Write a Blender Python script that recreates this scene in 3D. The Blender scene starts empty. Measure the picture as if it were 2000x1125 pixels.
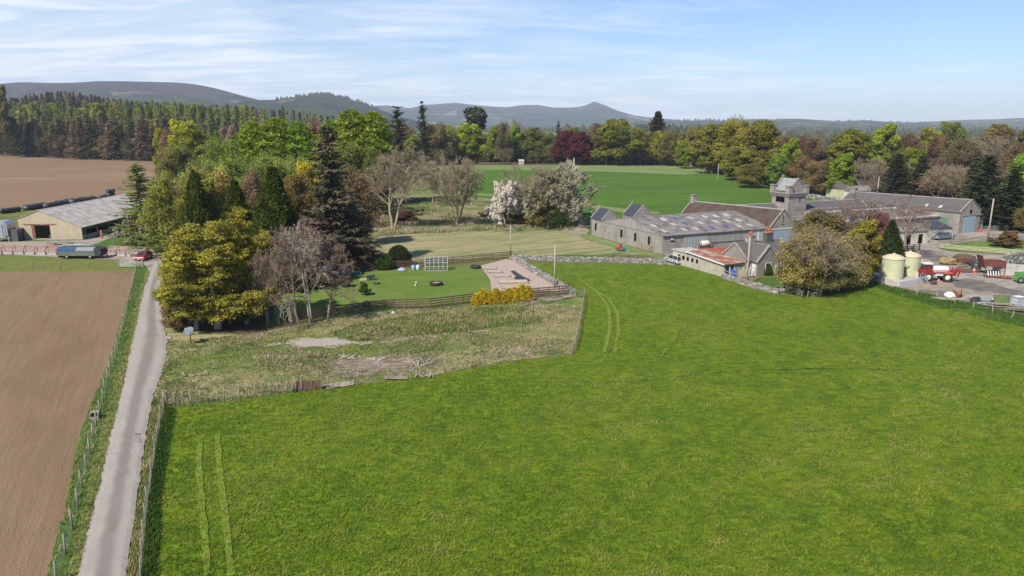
import bpy, math, random
import numpy as np
from mathutils import Vector, noise as mnoise
from mathutils.geometry import tessellate_polygon
PI = math.pi
R = math.radians
random.seed(7)
S = bpy.context.scene
C = S.collection

# ------------------------------------------------------------------ camera, sky, sun, exposure
F, H, P = 1400.0, 25.0, math.atan(319.5 / 1400.0)
cam = bpy.data.cameras.new('camera'); co = bpy.data.objects.new('camera', cam); C.objects.link(co)
cam.sensor_width = 36.0; cam.lens = 36.0 * F / 2000.0; cam.clip_start = 0.5; cam.clip_end = 30000
co.location = (0, 0, H); co.rotation_euler = (PI / 2 - P, 0, 0); S.camera = co
S.view_settings.view_transform = 'Standard'; S.view_settings.look = 'None'
S.view_settings.gamma = 1.0; S.view_settings.exposure = 0.55
S.cycles.use_denoising = True
S.cycles.max_bounces = 6; S.cycles.diffuse_bounces = 2; S.cycles.transparent_max_bounces = 8
S.cycles.volume_bounces = 0
SUN_EL, SUN_AZ = R(47), R(-142)      # azimuth of the sun measured from +Y clockwise
SD = Vector((math.sin(SUN_AZ) * math.cos(SUN_EL), math.cos(SUN_AZ) * math.cos(SUN_EL), math.sin(SUN_EL)))
sun = bpy.data.lights.new('sun', 'SUN'); sun.energy = 4.7; sun.angle = R(0.6); sun.color = (1.0, 0.93, 0.82)
so = bpy.data.objects.new('sun', sun); C.objects.link(so); so.location = (0, 0, 900)
so.rotation_euler = SD.to_track_quat('Z', 'Y').to_euler()
W = bpy.data.worlds.new('World'); S.world = W; W.use_nodes = True

def world():
    nt = W.node_tree; N = nt.nodes; L = nt.links; N.clear()
    def n(t, **k):
        x = N.new(t)
        for a, b in k.items(): setattr(x, a, b)
        return x
    out = n('ShaderNodeOutputWorld'); bg = n('ShaderNodeBackground'); L.new(bg.outputs[0], out.inputs[0])
    bg.inputs[1].default_value = 0.108
    sky = n('ShaderNodeTexSky', sky_type='NISHITA', sun_disc=False)
    sky.sun_elevation = SUN_EL; sky.sun_rotation = SUN_AZ; sky.altitude = 100; sky.air_density = 1.0
    sky.dust_density = 0.6; sky.ozone_density = 2.0
    tc = n('ShaderNodeTexCoord'); sx = n('ShaderNodeSeparateXYZ'); L.new(tc.outputs['Generated'], sx.inputs[0])
    def m(op, a, b=None, cl=False):
        x = n('ShaderNodeMath', operation=op, use_clamp=cl)
        for i, v in enumerate((a, b)):
            if v is None: continue
            if isinstance(v, (int, float)): x.inputs[i].default_value = v
            else: L.new(v, x.inputs[i])
        return x.outputs[0]
    z = m('ADD', m('MAXIMUM', sx.outputs[2], 0.0), 0.10)
    px = m('DIVIDE', sx.outputs[0], z); py = m('DIVIDE', sx.outputs[1], z)
    def cloud(ax, ay, ox, oy, scale, detail, dist, rough=0.6):
        cb = n('ShaderNodeCombineXYZ')
        L.new(m('ADD', m('MULTIPLY', px, ax), ox), cb.inputs[0]); L.new(m('ADD', m('MULTIPLY', py, ay), oy), cb.inputs[1])
        t = n('ShaderNodeTexNoise'); L.new(cb.outputs[0], t.inputs['Vector'])
        t.inputs['Scale'].default_value = scale; t.inputs['Detail'].default_value = detail
        t.inputs['Distortion'].default_value = dist; t.inputs['Roughness'].default_value = rough
        return t.outputs[0]
    big = cloud(0.34, 0.30, 2.0, 4.3, 1.0, 5, 0.5)          # where the cloud sheet lies
    streak = cloud(0.62, 1.5, 7.7, 1.1, 1.5, 9, 1.1, 0.62)    # its torn texture
    shade = cloud(0.5, 1.1, 3.1, 9.4, 1.5, 7, 0.8)
    # more cloud towards the west (left), less at the zenith side on the east
    west = m('MULTIPLY', m('ADD', m('MULTIPLY', sx.outputs[0], -1.0), 0.0), 0.46)
    low = m('MULTIPLY', m('SUBTRACT', 0.20, sx.outputs[2]), 1.7)
    cov = m('ADD', m('ADD', m('MULTIPLY', big, 0.72), m('MULTIPLY', streak, 0.62)), m('ADD', west, low))
    r = n('ShaderNodeMapRange'); L.new(cov, r.inputs[0]); r.inputs[1].default_value = 0.69; r.inputs[2].default_value = 1.04
    r.inputs[3].default_value = 0.0; r.inputs[4].default_value = 0.86
    r2 = n('ShaderNodeMapRange'); L.new(shade, r2.inputs[0]); r2.inputs[1].default_value = 0.44; r2.inputs[2].default_value = 0.58
    cc = n('ShaderNodeMix', data_type='RGBA'); L.new(r2.outputs[0], cc.inputs[0])
    cc.inputs[6].default_value = (6.5, 6.85, 7.3, 1); cc.inputs[7].default_value = (4.5, 5.45, 6.5, 1)
    mx = n('ShaderNodeMix', data_type='RGBA'); L.new(r.outputs[0], mx.inputs[0]); tn = n('ShaderNodeMix', data_type='RGBA', blend_type='MULTIPLY'); tn.inputs[0].default_value = 1; L.new(sky.outputs[0], tn.inputs[6]); tn.inputs[7].default_value = (0.64, 0.76, 0.95, 1); L.new(tn.outputs[2], mx.inputs[6]); L.new(cc.outputs[2], mx.inputs[7])
    L.new(mx.outputs[2], bg.inputs[0])
world()

# ------------------------------------------------------------------ helpers
def G(px, py, z=0.0):
    """the point at height z that the photograph shows at pixel px, py"""
    u = (px - 1000) / F; v = (py - 562.5) / F
    dy = math.cos(P) - v * math.sin(P); dz = -math.sin(P) - v * math.cos(P)
    t = (z - H) / dz
    return Vector((u * t, dy * t, z))
def HY(py, Y):
    """height of the sight line through row py at distance Y"""
    v = (py - 562.5) / F
    return H + (-math.sin(P) - v * math.cos(P)) * Y / (math.cos(P) - v * math.sin(P))
def XY(px, py, Y):
    v = (py - 562.5) / F
    return (px - 1000) / F * Y / (math.cos(P) - v * math.sin(P))

def tag(o, label=None, cat=None, group=None, kind=None):
    if label: o['label'] = label
    if cat: o['category'] = cat
    if group: o['group'] = group
    if kind: o['kind'] = kind
    return o
def empty(name, loc=(0, 0, 0), rz=0.0, label=None, cat=None, group=None, kind=None, s=None):
    o = bpy.data.objects.new(name, None); C.objects.link(o); o.location = loc; o.rotation_euler = (0, 0, rz)
    o.empty_display_size = 0.3
    if s: o.scale = s if hasattr(s, '__len__') else (s, s, s)
    return tag(o, label, cat, group, kind)
def link(name, me, parent=None, mat=None, color=None):
    o = bpy.data.objects.new(name, me); C.objects.link(o)
    if parent: o.parent = parent
    if mat and not me.materials: me.materials.append(mat)
    if color: o.color = (*color, 1)
    return o
def copy_tree(o, parent=None):
    c = o.copy(); C.objects.link(c); c.parent = parent
    for ch in list(o.children): copy_tree(ch, c)
    return c

class MB:
    """collects faces of one part; build() links them as ONE mesh object with metric box UVs"""
    def __init__(s): s.v = []; s.f = []; s.m = []; s.sm = []
    def add(s, vs, fs, mi=0, sm=False):
        b = len(s.v); s.v += [tuple(v) for v in vs]
        for f in fs: s.f.append([b + i for i in f]); s.m.append(mi); s.sm.append(sm)
        return s
    def box(s, x0, x1, y0, y1, z0, z1, mi=0):
        v = [(x0, y0, z0), (x1, y0, z0), (x1, y1, z0), (x0, y1, z0), (x0, y0, z1), (x1, y0, z1), (x1, y1, z1), (x0, y1, z1)]
        return s.add(v, [(0, 3, 2, 1), (4, 5, 6, 7), (0, 1, 5, 4), (1, 2, 6, 5), (2, 3, 7, 6), (3, 0, 4, 7)], mi)
    def cbox(s, cx, cy, cz, wx, wy, wz, mi=0, rz=0.0, rx=0.0, ry=0.0):
        """box centred at c, with rotation"""
        from mathutils import Euler
        M = Euler((rx, ry, rz)).to_matrix(); v = []
        for z in (-1, 1):
            for a, b in ((-1, -1), (1, -1), (1, 1), (-1, 1)):
                v.append(M @ Vector((a * wx / 2, b * wy / 2, z * wz / 2)) + Vector((cx, cy, cz)))
        return s.add(v, [(0, 3, 2, 1), (4, 5, 6, 7), (0, 1, 5, 4), (1, 2, 6, 5), (2, 3, 7, 6), (3, 0, 4, 7)], mi)
    def beam(s, p0, p1, w, h=None, mi=0):
        h = h or w; p0 = Vector(p0); p1 = Vector(p1); d = (p1 - p0)
        if d.length < 1e-6: return s
        d.normalize()
        up = Vector((0, 0, 1)) if abs(d.z) < 0.9 else Vector((0, 1, 0))
        a = d.cross(up).normalized(); b = a.cross(d).normalized(); v = []
        for p in (p0, p1):
            for i, j in ((-1, -1), (1, -1), (1, 1), (-1, 1)): v.append(p + a * i * w / 2 + b * j * h / 2)
        return s.add(v, [(0, 1, 2, 3), (7, 6, 5, 4), (0, 4, 5, 1), (1, 5, 6, 2), (2, 6, 7, 3), (3, 7, 4, 0)], mi)
    def tube(s, p0, p1, r0, r1=None, n=10, mi=0, cap=True):
        r1 = r0 if r1 is None else r1; p0 = Vector(p0); p1 = Vector(p1); d = (p1 - p0).normalized()
        up = Vector((0, 0, 1)) if abs(d.z) < 0.9 else Vector((0, 1, 0))
        a = d.cross(up).normalized(); b = a.cross(d).normalized(); v = []
        for p, r in ((p0, r0), (p1, r1)):
            for i in range(n):
                t = 2 * PI * i / n; v.append(p + a * math.cos(t) * r + b * math.sin(t) * r)
        base = len(s.v); s.add(v, [(i, (i + 1) % n, n + (i + 1) % n, n + i) for i in range(n)], mi, True)
        if cap: s.add([], [], mi); s.f.append([base + i for i in range(n)][::-1]); s.f.append([base + n + i for i in range(n)]); s.m += [mi, mi]; s.sm += [False, False]
        return s
    def lathe(s, prof, c=(0, 0, 0), n=24, mi=0, axis='z', sm=True):
        v = []; c = Vector(c)
        for r, h in prof:
            for i in range(n):
                t = 2 * PI * i / n; q = (r * math.cos(t), r * math.sin(t), h)
                if axis == 'y': q = (q[0], q[2], q[1])
                if axis == 'x': q = (q[2], q[0], q[1])
                v.append(c + Vector(q))
        k = len(prof); fs = [(j * n + i, j * n + (i + 1) % n, (j + 1) * n + (i + 1) % n, (j + 1) * n + i) for j in range(k - 1) for i in range(n)]
        s.add(v, fs, mi, sm); return s
    def prism(s, poly, z0, z1, mi=0):
        n = len(poly); v = [(x, y, z0) for x, y in poly] + [(x, y, z1) for x, y in poly]
        return s.add(v, [tuple(range(n))[::-1], tuple(range(n, 2 * n))] + [(i, (i + 1) % n, n + (i + 1) % n, n + i) for i in range(n)], mi)
    def xprism(s, poly, x0, x1, mi=0, axis='x'):
        """polygon in (y,z) extruded along x (or in (x,z) along y)"""
        n = len(poly)
        if axis == 'x': v = [(x0, y, z) for y, z in poly] + [(x1, y, z) for y, z in poly]
        else: v = [(y, x0, z) for y, z in poly] + [(y, x1, z) for y, z in poly]
        return s.add(v, [tuple(range(n))[::-1], tuple(range(n, 2 * n))] + [(i, (i + 1) % n, n + (i + 1) % n, n + i) for i in range(n)], mi)
    def blob(s, c, r, seed=0, sub=2, amp=0.2, mi=0, fs=1.0, flat=False):
        """an irregular lump (stone, sack, heap)"""
        import bmesh
        bm = bmesh.new(); bmesh.ops.create_icosphere(bm, subdivisions=sub, radius=1.0)
        c = Vector(c); r = Vector(r if hasattr(r, '__len__') else (r, r, r)); v = []
        for q in bm.verts:
            k = 1 + amp * mnoise.noise(q.co * 1.3 * fs + Vector((seed * 7.3, seed * 3.1, seed)))
            v.append(c + Vector((q.co.x * r.x, q.co.y * r.y, q.co.z * r.z)) * k)
        s.add(v, [[x.index for x in f.verts] for f in bm.faces], mi, not flat); bm.free(); return s
    def build(s, name, mats, parent=None, color=None, recalc=True):
        me = bpy.data.meshes.new(name); me.from_pydata(s.v, [], s.f)
        mats = mats if isinstance(mats, (list, tuple)) else [mats]
        for m in mats: me.materials.append(m)
        me.polygons.foreach_set('material_index', s.m); me.polygons.foreach_set('use_smooth', s.sm)
        me.update()
        if recalc:
            import bmesh
            bm = bmesh.new(); bm.from_mesh(me); bmesh.ops.recalc_face_normals(bm, faces=bm.faces); bm.to_mesh(me); bm.free(); me.update()
        uvbox(me)
        return link(name, me, parent, color=color)

def uvbox(me):
    n = len(me.loops)
    if not n: return
    uv = me.uv_layers.new(name='UVMap'); data = np.zeros(n * 2, 'f')
    for p in me.polygons:
        nn = p.normal
        if abs(nn.z) > 0.97: a = Vector((1, 0, 0)); b = Vector((0, 1, 0))
        else:
            a = Vector((-nn.y, nn.x, 0)).normalized(); b = nn.cross(a)
        for li in p.loop_indices:
            q = me.vertices[me.loops[li].vertex_index].co
            data[2 * li] = q.dot(a); data[2 * li + 1] = q.dot(b)
    uv.data.foreach_set('uv', data)

def np_mesh(name, verts, quads=None, tris=None, tint=None, smooth=False):
    """fast mesh from numpy arrays; tint = one float per vertex"""
    me = bpy.data.meshes.new(name); nv = len(verts)
    me.vertices.add(nv); me.vertices.foreach_set('co', np.ascontiguousarray(verts, 'f').ravel())
    fs = []; st = []; tot = 0
    for arr, k in ((quads, 4), (tris, 3)):
        if arr is None or not len(arr): continue
        fs.append(np.asarray(arr, 'i').ravel()); st.append(tot + np.arange(len(arr)) * k); tot += len(arr) * k
    me.loops.add(tot); me.loops.foreach_set('vertex_index', np.concatenate(fs).astype('i'))
    st = np.concatenate(st).astype('i'); me.polygons.add(len(st)); me.polygons.foreach_set('loop_start', st)
    if smooth: me.polygons.foreach_set('use_smooth', np.ones(len(st), bool))
    me.update(calc_edges=True)
    if tint is not None:
        a = me.attributes.new('tint', 'FLOAT', 'POINT'); a.data.foreach_set('value', np.asarray(tint, 'f'))
    return me

# ------------------------------------------------------------------ materials
def nodes(name):
    m = bpy.data.materials.new(name); m.use_nodes = True; nt = m.node_tree; nt.nodes.clear()
    out = nt.nodes.new('ShaderNodeOutputMaterial'); b = nt.nodes.new('ShaderNodeBsdfPrincipled'); nt.links.new(b.outputs[0], out.inputs[0])
    return m, nt, b, out
class NB:
    def __init__(s, nt): s.nt = nt
    def n(s, t, **k):
        x = s.nt.nodes.new(t)
        for a, b in k.items(): setattr(x, a, b)
        return x
    def l(s, a, b): s.nt.links.new(a, b)
    def put(s, sock, v):
        if v is None: return
        if hasattr(v, 'is_output'): s.l(v, sock)
        elif isinstance(v, (tuple, list)) and sock.type == 'RGBA' and len(v) == 3: sock.default_value = (*v, 1)
        else: sock.default_value = v
    def coords(s, kind='Object', scale=(1, 1, 1), rot=0.0, warp=0.0):
        tc = s.n('ShaderNodeTexCoord'); mp = s.n('ShaderNodeMapping'); mp.inputs['Scale'].default_value = scale
        mp.inputs['Rotation'].default_value = (0, 0, rot)
        s.l(tc.outputs[kind], mp.inputs[0]); return mp.outputs[0]
    def rs(s, kind, st, rot):
        v = s.coords(kind, rot=rot)
        if st == 1: return v
        mp = s.n('ShaderNodeMapping'); mp.inputs['Scale'].default_value = (1, 1 / st, 1); s.l(v, mp.inputs[0]); return mp.outputs[0]
    def noise(s, vec, scale, detail=4, rough=0.6, dist=0.0, out=0):
        t = s.n('ShaderNodeTexNoise'); s.put(t.inputs['Vector'], vec); t.inputs['Scale'].default_value = scale
        t.inputs['Detail'].default_value = detail; t.inputs['Roughness'].default_value = rough; t.inputs['Distortion'].default_value = dist
        return t.outputs[out]
    def rng(s, v, a, b, c=0.0, d=1.0):
        r = s.n('ShaderNodeMapRange'); s.put(r.inputs[0], v)
        for i, x in enumerate((a, b, c, d)): r.inputs[i + 1].default_value = x
        return r.outputs[0]
    def mix(s, f, a, b, mode='MIX'):
        x = s.n('ShaderNodeMix', data_type='RGBA', blend_type=mode); s.put(x.inputs[0], f); s.put(x.inputs[6], a); s.put(x.inputs[7], b); return x.outputs[2]
    def math(s, op, a, b=None):
        x = s.n('ShaderNodeMath', operation=op); s.put(x.inputs[0], a); s.put(x.inputs[1], b); return x.outputs[0]
    def ramp(s, v, stops):
        x = s.n('ShaderNodeValToRGB'); e = x.color_ramp.elements
        while len(e) > 1: e.remove(e[-1])
        e[0].position = stops[0][0]; e[0].color = (*stops[0][1], 1)
        for p, c in stops[1:]: k = e.new(p); k.color = (*c, 1)
        s.put(x.inputs[0], v); return x.outputs[0]
    def bump(s, v, dist, strength=1.0):
        x = s.n('ShaderNodeBump'); s.put(x.inputs['Height'], v); x.inputs['Distance'].default_value = dist; x.inputs['Strength'].default_value = strength
        return x.outputs[0]

MATS = {}
def plain(name, col, rough=0.7, metal=0.0, var=0.15, vs=1.5, dirt=None, dirt_amt=0.3, coat=0.0, kind='Object', bump=0.0, spec=0.5):
    if name in MATS: return MATS[name]
    m, nt, b, o = nodes(name); q = NB(nt); v = q.coords(kind)
    f = q.noise(v, vs, 5, 0.65)
    k = q.rng(f, 0.25, 0.75, 1 - var, 1 + var)
    c = q.mix(1.0, col, q.n('ShaderNodeCombineColor').outputs[0], 'MULTIPLY')
    cc = nt.nodes[-1]
    comb = [x for x in nt.nodes if x.bl_idname == 'ShaderNodeCombineColor'][0]
    for i in range(3): q.l(k, comb.inputs[i])
    if dirt:
        g = q.rng(q.noise(v, vs * 0.7, 6, 0.7), 0.5, 0.68, 0, dirt_amt); c = q.mix(g, c, dirt)
    q.put(b.inputs['Base Color'], c); b.inputs['Roughness'].default_value = rough; b.inputs['Metallic'].default_value = metal
    b.inputs['Specular IOR Level'].default_value = spec
    if coat: b.inputs['Coat Weight'].default_value = coat; b.inputs['Coat Roughness'].default_value = 0.08
    if bump: q.put(b.inputs['Normal'], q.bump(q.noise(v, vs * 4, 4), bump))
    MATS[name] = m; return m

def ground_mat(name, layers, bumps=(), rough=0.95, coord='Object'):
    """layers: (scale, lo, hi, colour, amount, stretch, rot, detail) mixed over the first colour"""
    m, nt, b, o = nodes(name); q = NB(nt); col = layers[0]
    for (scale, lo, hi, c, amt, st, rot, det) in layers[1:]:
        v = q.rs(coord, st, rot)
        f = q.rng(q.noise(v, scale, det, 0.65), lo, hi, 0, amt); col = q.mix(f, col, c)
    q.put(b.inputs['Base Color'], col); b.inputs['Roughness'].default_value = rough; b.inputs['Specular IOR Level'].default_value = 0.15
    h = None
    for (scale, amp, st, rot) in bumps:
        v = q.rs(coord, st, rot); t = q.math('MULTIPLY', q.noise(v, scale, 4, 0.6), amp)
        h = t if h is None else q.math('ADD', h, t)
    if h is not None: q.put(b.inputs['Normal'], q.bump(h, 1.0))
    MATS[name] = m; return m

def leaf_mat(name, rough=0.6, trans=0.28, spec=0.25):
    """colour = the object's colour varied by each leaf clump's own tint"""
    m, nt, b, o = nodes(name); q = NB(nt)
    oi = q.n('ShaderNodeObjectInfo'); at = q.n('ShaderNodeAttribute', attribute_name='tint')
    k = q.rng(at.outputs['Fac'], 0, 1, 0.7, 2.1); comb = q.n('ShaderNodeCombineColor')
    q.l(q.math('MULTIPLY', k, 1.06), comb.inputs[0]); q.l(k, comb.inputs[1]); q.l(q.math('MULTIPLY', k, 0.9), comb.inputs[2])
    c = q.mix(1.0, oi.outputs['Color'], comb.outputs[0], 'MULTIPLY')
    q.put(b.inputs['Base Color'], c); b.inputs['Roughness'].default_value = rough; b.inputs['Specular IOR Level'].default_value = spec
    t = q.n('ShaderNodeBsdfTranslucent'); q.put(t.inputs[0], c); mx = q.n('ShaderNodeMixShader'); mx.inputs[0].default_value = trans
    q.l(b.outputs[0], mx.inputs[1]); q.l(t.outputs[0], mx.inputs[2]); q.l(mx.outputs[0], o.inputs[0]); return m
LEAF = leaf_mat('leaves', trans=0.38); NEEDLE = leaf_mat('needles', 0.7, 0.1, 0.2)
PETAL = leaf_mat('petals', 0.6, 0.3, 0.2)
def bark_mat(name, a, b_):
    m, nt, b, o = nodes(name); q = NB(nt)
    c = q.ramp(q.noise(q.coords('Object', (3, 3, 0.6)), 1.5, 5), [(0.3, a), (0.7, b_)])
    q.put(b.inputs['Base Color'], c); b.inputs['Roughness'].default_value = 0.9; b.inputs['Specular IOR Level'].default_value = 0.1; return m
BARK = bark_mat('bark', (0.07, 0.055, 0.04), (0.19, 0.165, 0.135))
TWIG = bark_mat('twig_bark', (0.19, 0.15, 0.095), (0.35, 0.29, 0.20))
TWIGR = bark_mat('reddish_twig_bark', (0.16, 0.11, 0.08), (0.30, 0.22, 0.165))
PALEB = bark_mat('pale_bark', (0.22, 0.19, 0.15), (0.42, 0.37, 0.30))
TWIGS = bark_mat('dark_twig_bark', (0.045, 0.04, 0.025), (0.12, 0.11, 0.07))

def stone_mat(name, base, dark, light, bw=0.7, bh=0.32, mortar=(0.2, 0.19, 0.17), stain=0.5):
    m, nt, b, o = nodes(name); q = NB(nt); v = q.coords('UV')
    br = q.n('ShaderNodeTexBrick'); q.l(v, br.inputs['Vector']); br.inputs['Scale'].default_value = 1.0
    br.inputs['Brick Width'].default_value = bw; br.inputs['Row Height'].default_value = bh; br.inputs['Mortar Size'].default_value = 0.025
    br.inputs['Color1'].default_value = (*light, 1); br.inputs['Color2'].default_value = (*base, 1); br.inputs['Mortar'].default_value = (*mortar, 1)
    br.inputs['Mortar Smooth'].default_value = 0.4
    c = q.mix(q.rng(q.noise(v, 1.7, 5, 0.7), 0.42, 0.66, 0, 0.6), br.outputs[0], base)
    c = q.mix(q.rng(q.noise(q.coords('UV', (1, 0.35, 1)), 0.45, 7, 0.72), 0.46, 0.64, 0, stain), c, dark)
    c = q.mix(q.rng(q.noise(v, 6, 3), 0.3, 0.7, 0, 0.25), c, light)
    q.put(b.inputs['Base Color'], c); b.inputs['Roughness'].default_value = 0.92; b.inputs['Specular IOR Level'].default_value = 0.2
    h = q.math('ADD', q.math('MULTIPLY', br.outputs[1], -0.03), q.math('MULTIPLY', q.noise(v, 5, 4), 0.03))
    q.put(b.inputs['Normal'], q.bump(h, 1.0)); MATS[name] = m; return m
def sheet_mat(name, base, streak, pitch=0.2, amp=0.03, along=True, patch=None, patch_amt=0.5, rows=0.0, rough=0.7, metal=0.0, streak_amt=0.6, spec=0.3):
    """corrugated or boarded sheets: ribs run up the slope; UV in metres"""
    m, nt, b, o = nodes(name); q = NB(nt)
    wv = q.n('ShaderNodeTexWave', wave_type='BANDS', bands_direction='X' if along else 'Y'); q.l(q.coords('UV'), wv.inputs['Vector'])
    wv.inputs['Scale'].default_value = 1 / pitch / 3.18; wv.inputs['Distortion'].default_value = 0.0
    st = (2.6, 0.25, 1) if along else (0.25, 2.6, 1)
    c = q.mix(q.rng(q.noise(q.coords('UV', st), 1.2, 6, 0.7), 0.4, 0.66, 0, streak_amt), base, streak)
    c = q.mix(q.rng(q.noise(q.coords('UV'), 4.5, 5, 0.75), 0.35, 0.7, 0, 0.35), c, tuple(x * 0.6 for x in base))
    if patch: c = q.mix(q.rng(q.noise(q.coords('UV', (1, 0.8, 1)), 0.5, 6, 0.7), 0.48, 0.58, 0, patch_amt), c, patch)
    if rows:
        w2 = q.n('ShaderNodeTexWave', wave_type='BANDS', bands_direction='Y', wave_profile='SAW'); q.l(q.coords('UV'), w2.inputs['Vector'])
        w2.inputs['Scale'].default_value = 1 / rows / 3.18 / 2; w2.inputs['Distortion'].default_value = 0
        c = q.mix(q.rng(w2.outputs[1], 0.9, 1.0, 0, 0.5), c, tuple(x * 0.35 for x in base))
    q.put(b.inputs['Base Color'], c); b.inputs['Roughness'].default_value = rough; b.inputs['Metallic'].default_value = metal
    b.inputs['Specular IOR Level'].default_value = spec
    q.put(b.inputs['Normal'], q.bump(q.math('MULTIPLY', wv.outputs[1], amp), 1.0)); MATS[name] = m; return m

GRANITE = stone_mat('granite_rubble', (0.255, 0.232, 0.205), (0.075, 0.068, 0.06), (0.36, 0.335, 0.30), mortar=(0.19, 0.175, 0.15))
GRANITE2 = stone_mat('pale_granite_blocks', (0.24, 0.216, 0.188), (0.08, 0.072, 0.062), (0.335, 0.31, 0.27), 0.9, 0.4, stain=0.35)
SLATE = sheet_mat('grey_slate', (0.095, 0.087, 0.083), (0.165, 0.152, 0.145), 0.35, 0.02, rows=0.3, rough=0.6, patch=(0.075, 0.065, 0.06), patch_amt=0.4)
SLATEN = sheet_mat('new_dark_slate', (0.045, 0.05, 0.065), (0.07, 0.075, 0.09), 0.3, 0.01, rows=0.25, rough=0.5, streak_amt=0.4)
MOSSR = sheet_mat('mossy_slate', (0.072, 0.052, 0.042), (0.12, 0.095, 0.08), 0.3, 0.03, rows=0.3, rough=0.85, patch=(0.060, 0.030, 0.020), patch_amt=0.8)
ASB = sheet_mat('grey_cement_sheet', (0.205, 0.185, 0.168), (0.28, 0.26, 0.24), 0.3, 0.05, rows=2.6, rough=0.85, patch=(0.085, 0.072, 0.062), patch_amt=0.75)
ASBL = sheet_mat('pale_cement_sheet', (0.46, 0.415, 0.365), (0.56, 0.515, 0.465), 0.3, 0.04, rows=2.4, rough=0.85, patch=(0.27, 0.24, 0.215), patch_amt=0.7)
BOARDW = sheet_mat('weathered_boards', (0.34, 0.325, 0.31), (0.14, 0.13, 0.12), 0.28, 0.03, rough=0.85, streak_amt=0.95)
GREYD = sheet_mat('grey_door_sheets', (0.32, 0.345, 0.33), (0.24, 0.255, 0.245), 0.75, 0.03, rough=0.6)
BLUED = sheet_mat('pale_blue_door', (0.27, 0.35, 0.41), (0.23, 0.30, 0.36), 0.9, 0.01, rough=0.55)
BUFF = stone_mat('cream_blockwork', (0.45, 0.38, 0.265), (0.27, 0.22, 0.155), (0.52, 0.45, 0.32), 0.45, 0.22, (0.38, 0.32, 0.225), 0.4)
RUST = sheet_mat('rusty_corrugated', (0.26, 0.085, 0.042), (0.32, 0.145, 0.085), 0.25, 0.04, rough=0.85, patch=(0.42, 0.37, 0.33), patch_amt=0.8)
HARL = plain('cream_harling', (0.37, 0.33, 0.265), 0.95, var=0.18, vs=1.1, dirt=(0.22, 0.19, 0.15), dirt_amt=0.6, bump=0.01)
HARLG = plain('grey_harling', (0.215, 0.197, 0.172), 0.95, var=0.18, vs=1.1, dirt=(0.15, 0.13, 0.11), dirt_amt=0.6, bump=0.01)
def pl(n, c, **k): return plain(n, c, **k)
DARK = pl('shade_black', (0.006, 0.0055, 0.005), rough=1.0, spec=0.05)  # near-black that paints interior shade on flush opening panels; also plain dark parts
GLASS = pl('window_glass', (0.03, 0.035, 0.04), rough=0.1, spec=0.8)
WHITE = pl('white_paint', (0.62, 0.61, 0.585), rough=0.5, var=0.06, dirt=(0.45, 0.42, 0.37), dirt_amt=0.3)
PALEST = pl('pale_ridge_stone', (0.225, 0.205, 0.185), var=0.3, vs=3)
SKYL = pl('milky_skylight', (0.40, 0.385, 0.35), rough=0.4, var=0.1); SKYC = pl('cream_skylight', (0.36, 0.33, 0.25), rough=0.4, var=0.12)
SKYB = pl('blue_patch_sheet', (0.06, 0.09, 0.19), rough=0.5)
BROWNF = pl('brown_fence_stain', (0.095, 0.05, 0.035), rough=0.8, var=0.3, vs=3, dirt=(0.2, 0.16, 0.13), dirt_amt=0.5)
GREYW = pl('weathered_grey_wood', (0.23, 0.195, 0.145), rough=0.9, var=0.25, vs=3)
POLEW = pl('pole_wood', (0.32, 0.285, 0.24), rough=0.85, var=0.15)
WIRE = pl('galvanised_wire', (0.25, 0.25, 0.23), rough=0.6, metal=0.2)
GALV = pl('galvanised_steel', (0.45, 0.47, 0.49), rough=0.42, metal=0.65, var=0.15)
REDR = pl('red_oxide_steel', (0.22, 0.07, 0.05), rough=0.7, var=0.3, vs=4, dirt=(0.16, 0.08, 0.06), dirt_amt=0.6)
REDP = pl('red_machine_paint', (0.30, 0.016, 0.022), rough=0.45, var=0.15, coat=0.3)
ORANGE = pl('orange_red_paint', (0.52, 0.085, 0.035), rough=0.5, var=0.15, dirt=(0.25, 0.07, 0.04), dirt_amt=0.4)
RUBBER = pl('black_rubber', (0.025, 0.025, 0.026), rough=0.8, var=0.2)
BLACKP = pl('black_plastic', (0.018, 0.02, 0.026), rough=0.6, var=0.3, vs=2, spec=0.7)
GREENT = pl('pale_green_grp', (0.46, 0.47, 0.29), rough=0.45, var=0.06, vs=0.8, dirt=(0.36, 0.36, 0.2), dirt_amt=0.4)
GREENC = pl('pale_tan_dome', (0.50, 0.41, 0.27), rough=0.6, var=0.1)
CONCB = pl('pale_render_wall', (0.50, 0.48, 0.455), rough=0.9, var=0.08, dirt=(0.42, 0.40, 0.36), dirt_amt=0.5)
CONC = pl('grey_concrete', (0.36, 0.34, 0.31), rough=0.92, var=0.2, vs=1.2, dirt=(0.2, 0.185, 0.165), dirt_amt=0.6, bump=0.01)
STONE = pl('field_stone', (0.19, 0.175, 0.155), rough=0.92, var=0.35, vs=2.5, dirt=(0.33, 0.31, 0.28), dirt_amt=0.8)
TERRA = pl('terracotta', (0.5, 0.12, 0.06), rough=0.8)
RIMW = pl('cream_wheel_rim', (0.66, 0.60, 0.48), rough=0.5)
TARPB = pl('teal_tarpaulin', (0.02, 0.17, 0.19), rough=0.5, bump=0.05); TARPG = pl('grey_green_sheet', (0.3, 0.34, 0.28), rough=0.6, bump=0.05)
BLUEP = pl('bright_blue_plastic', (0.05, 0.16, 0.55), rough=0.4); TEALT = pl('dark_green_plastic', (0.012, 0.085, 0.07), rough=0.4)
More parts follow.
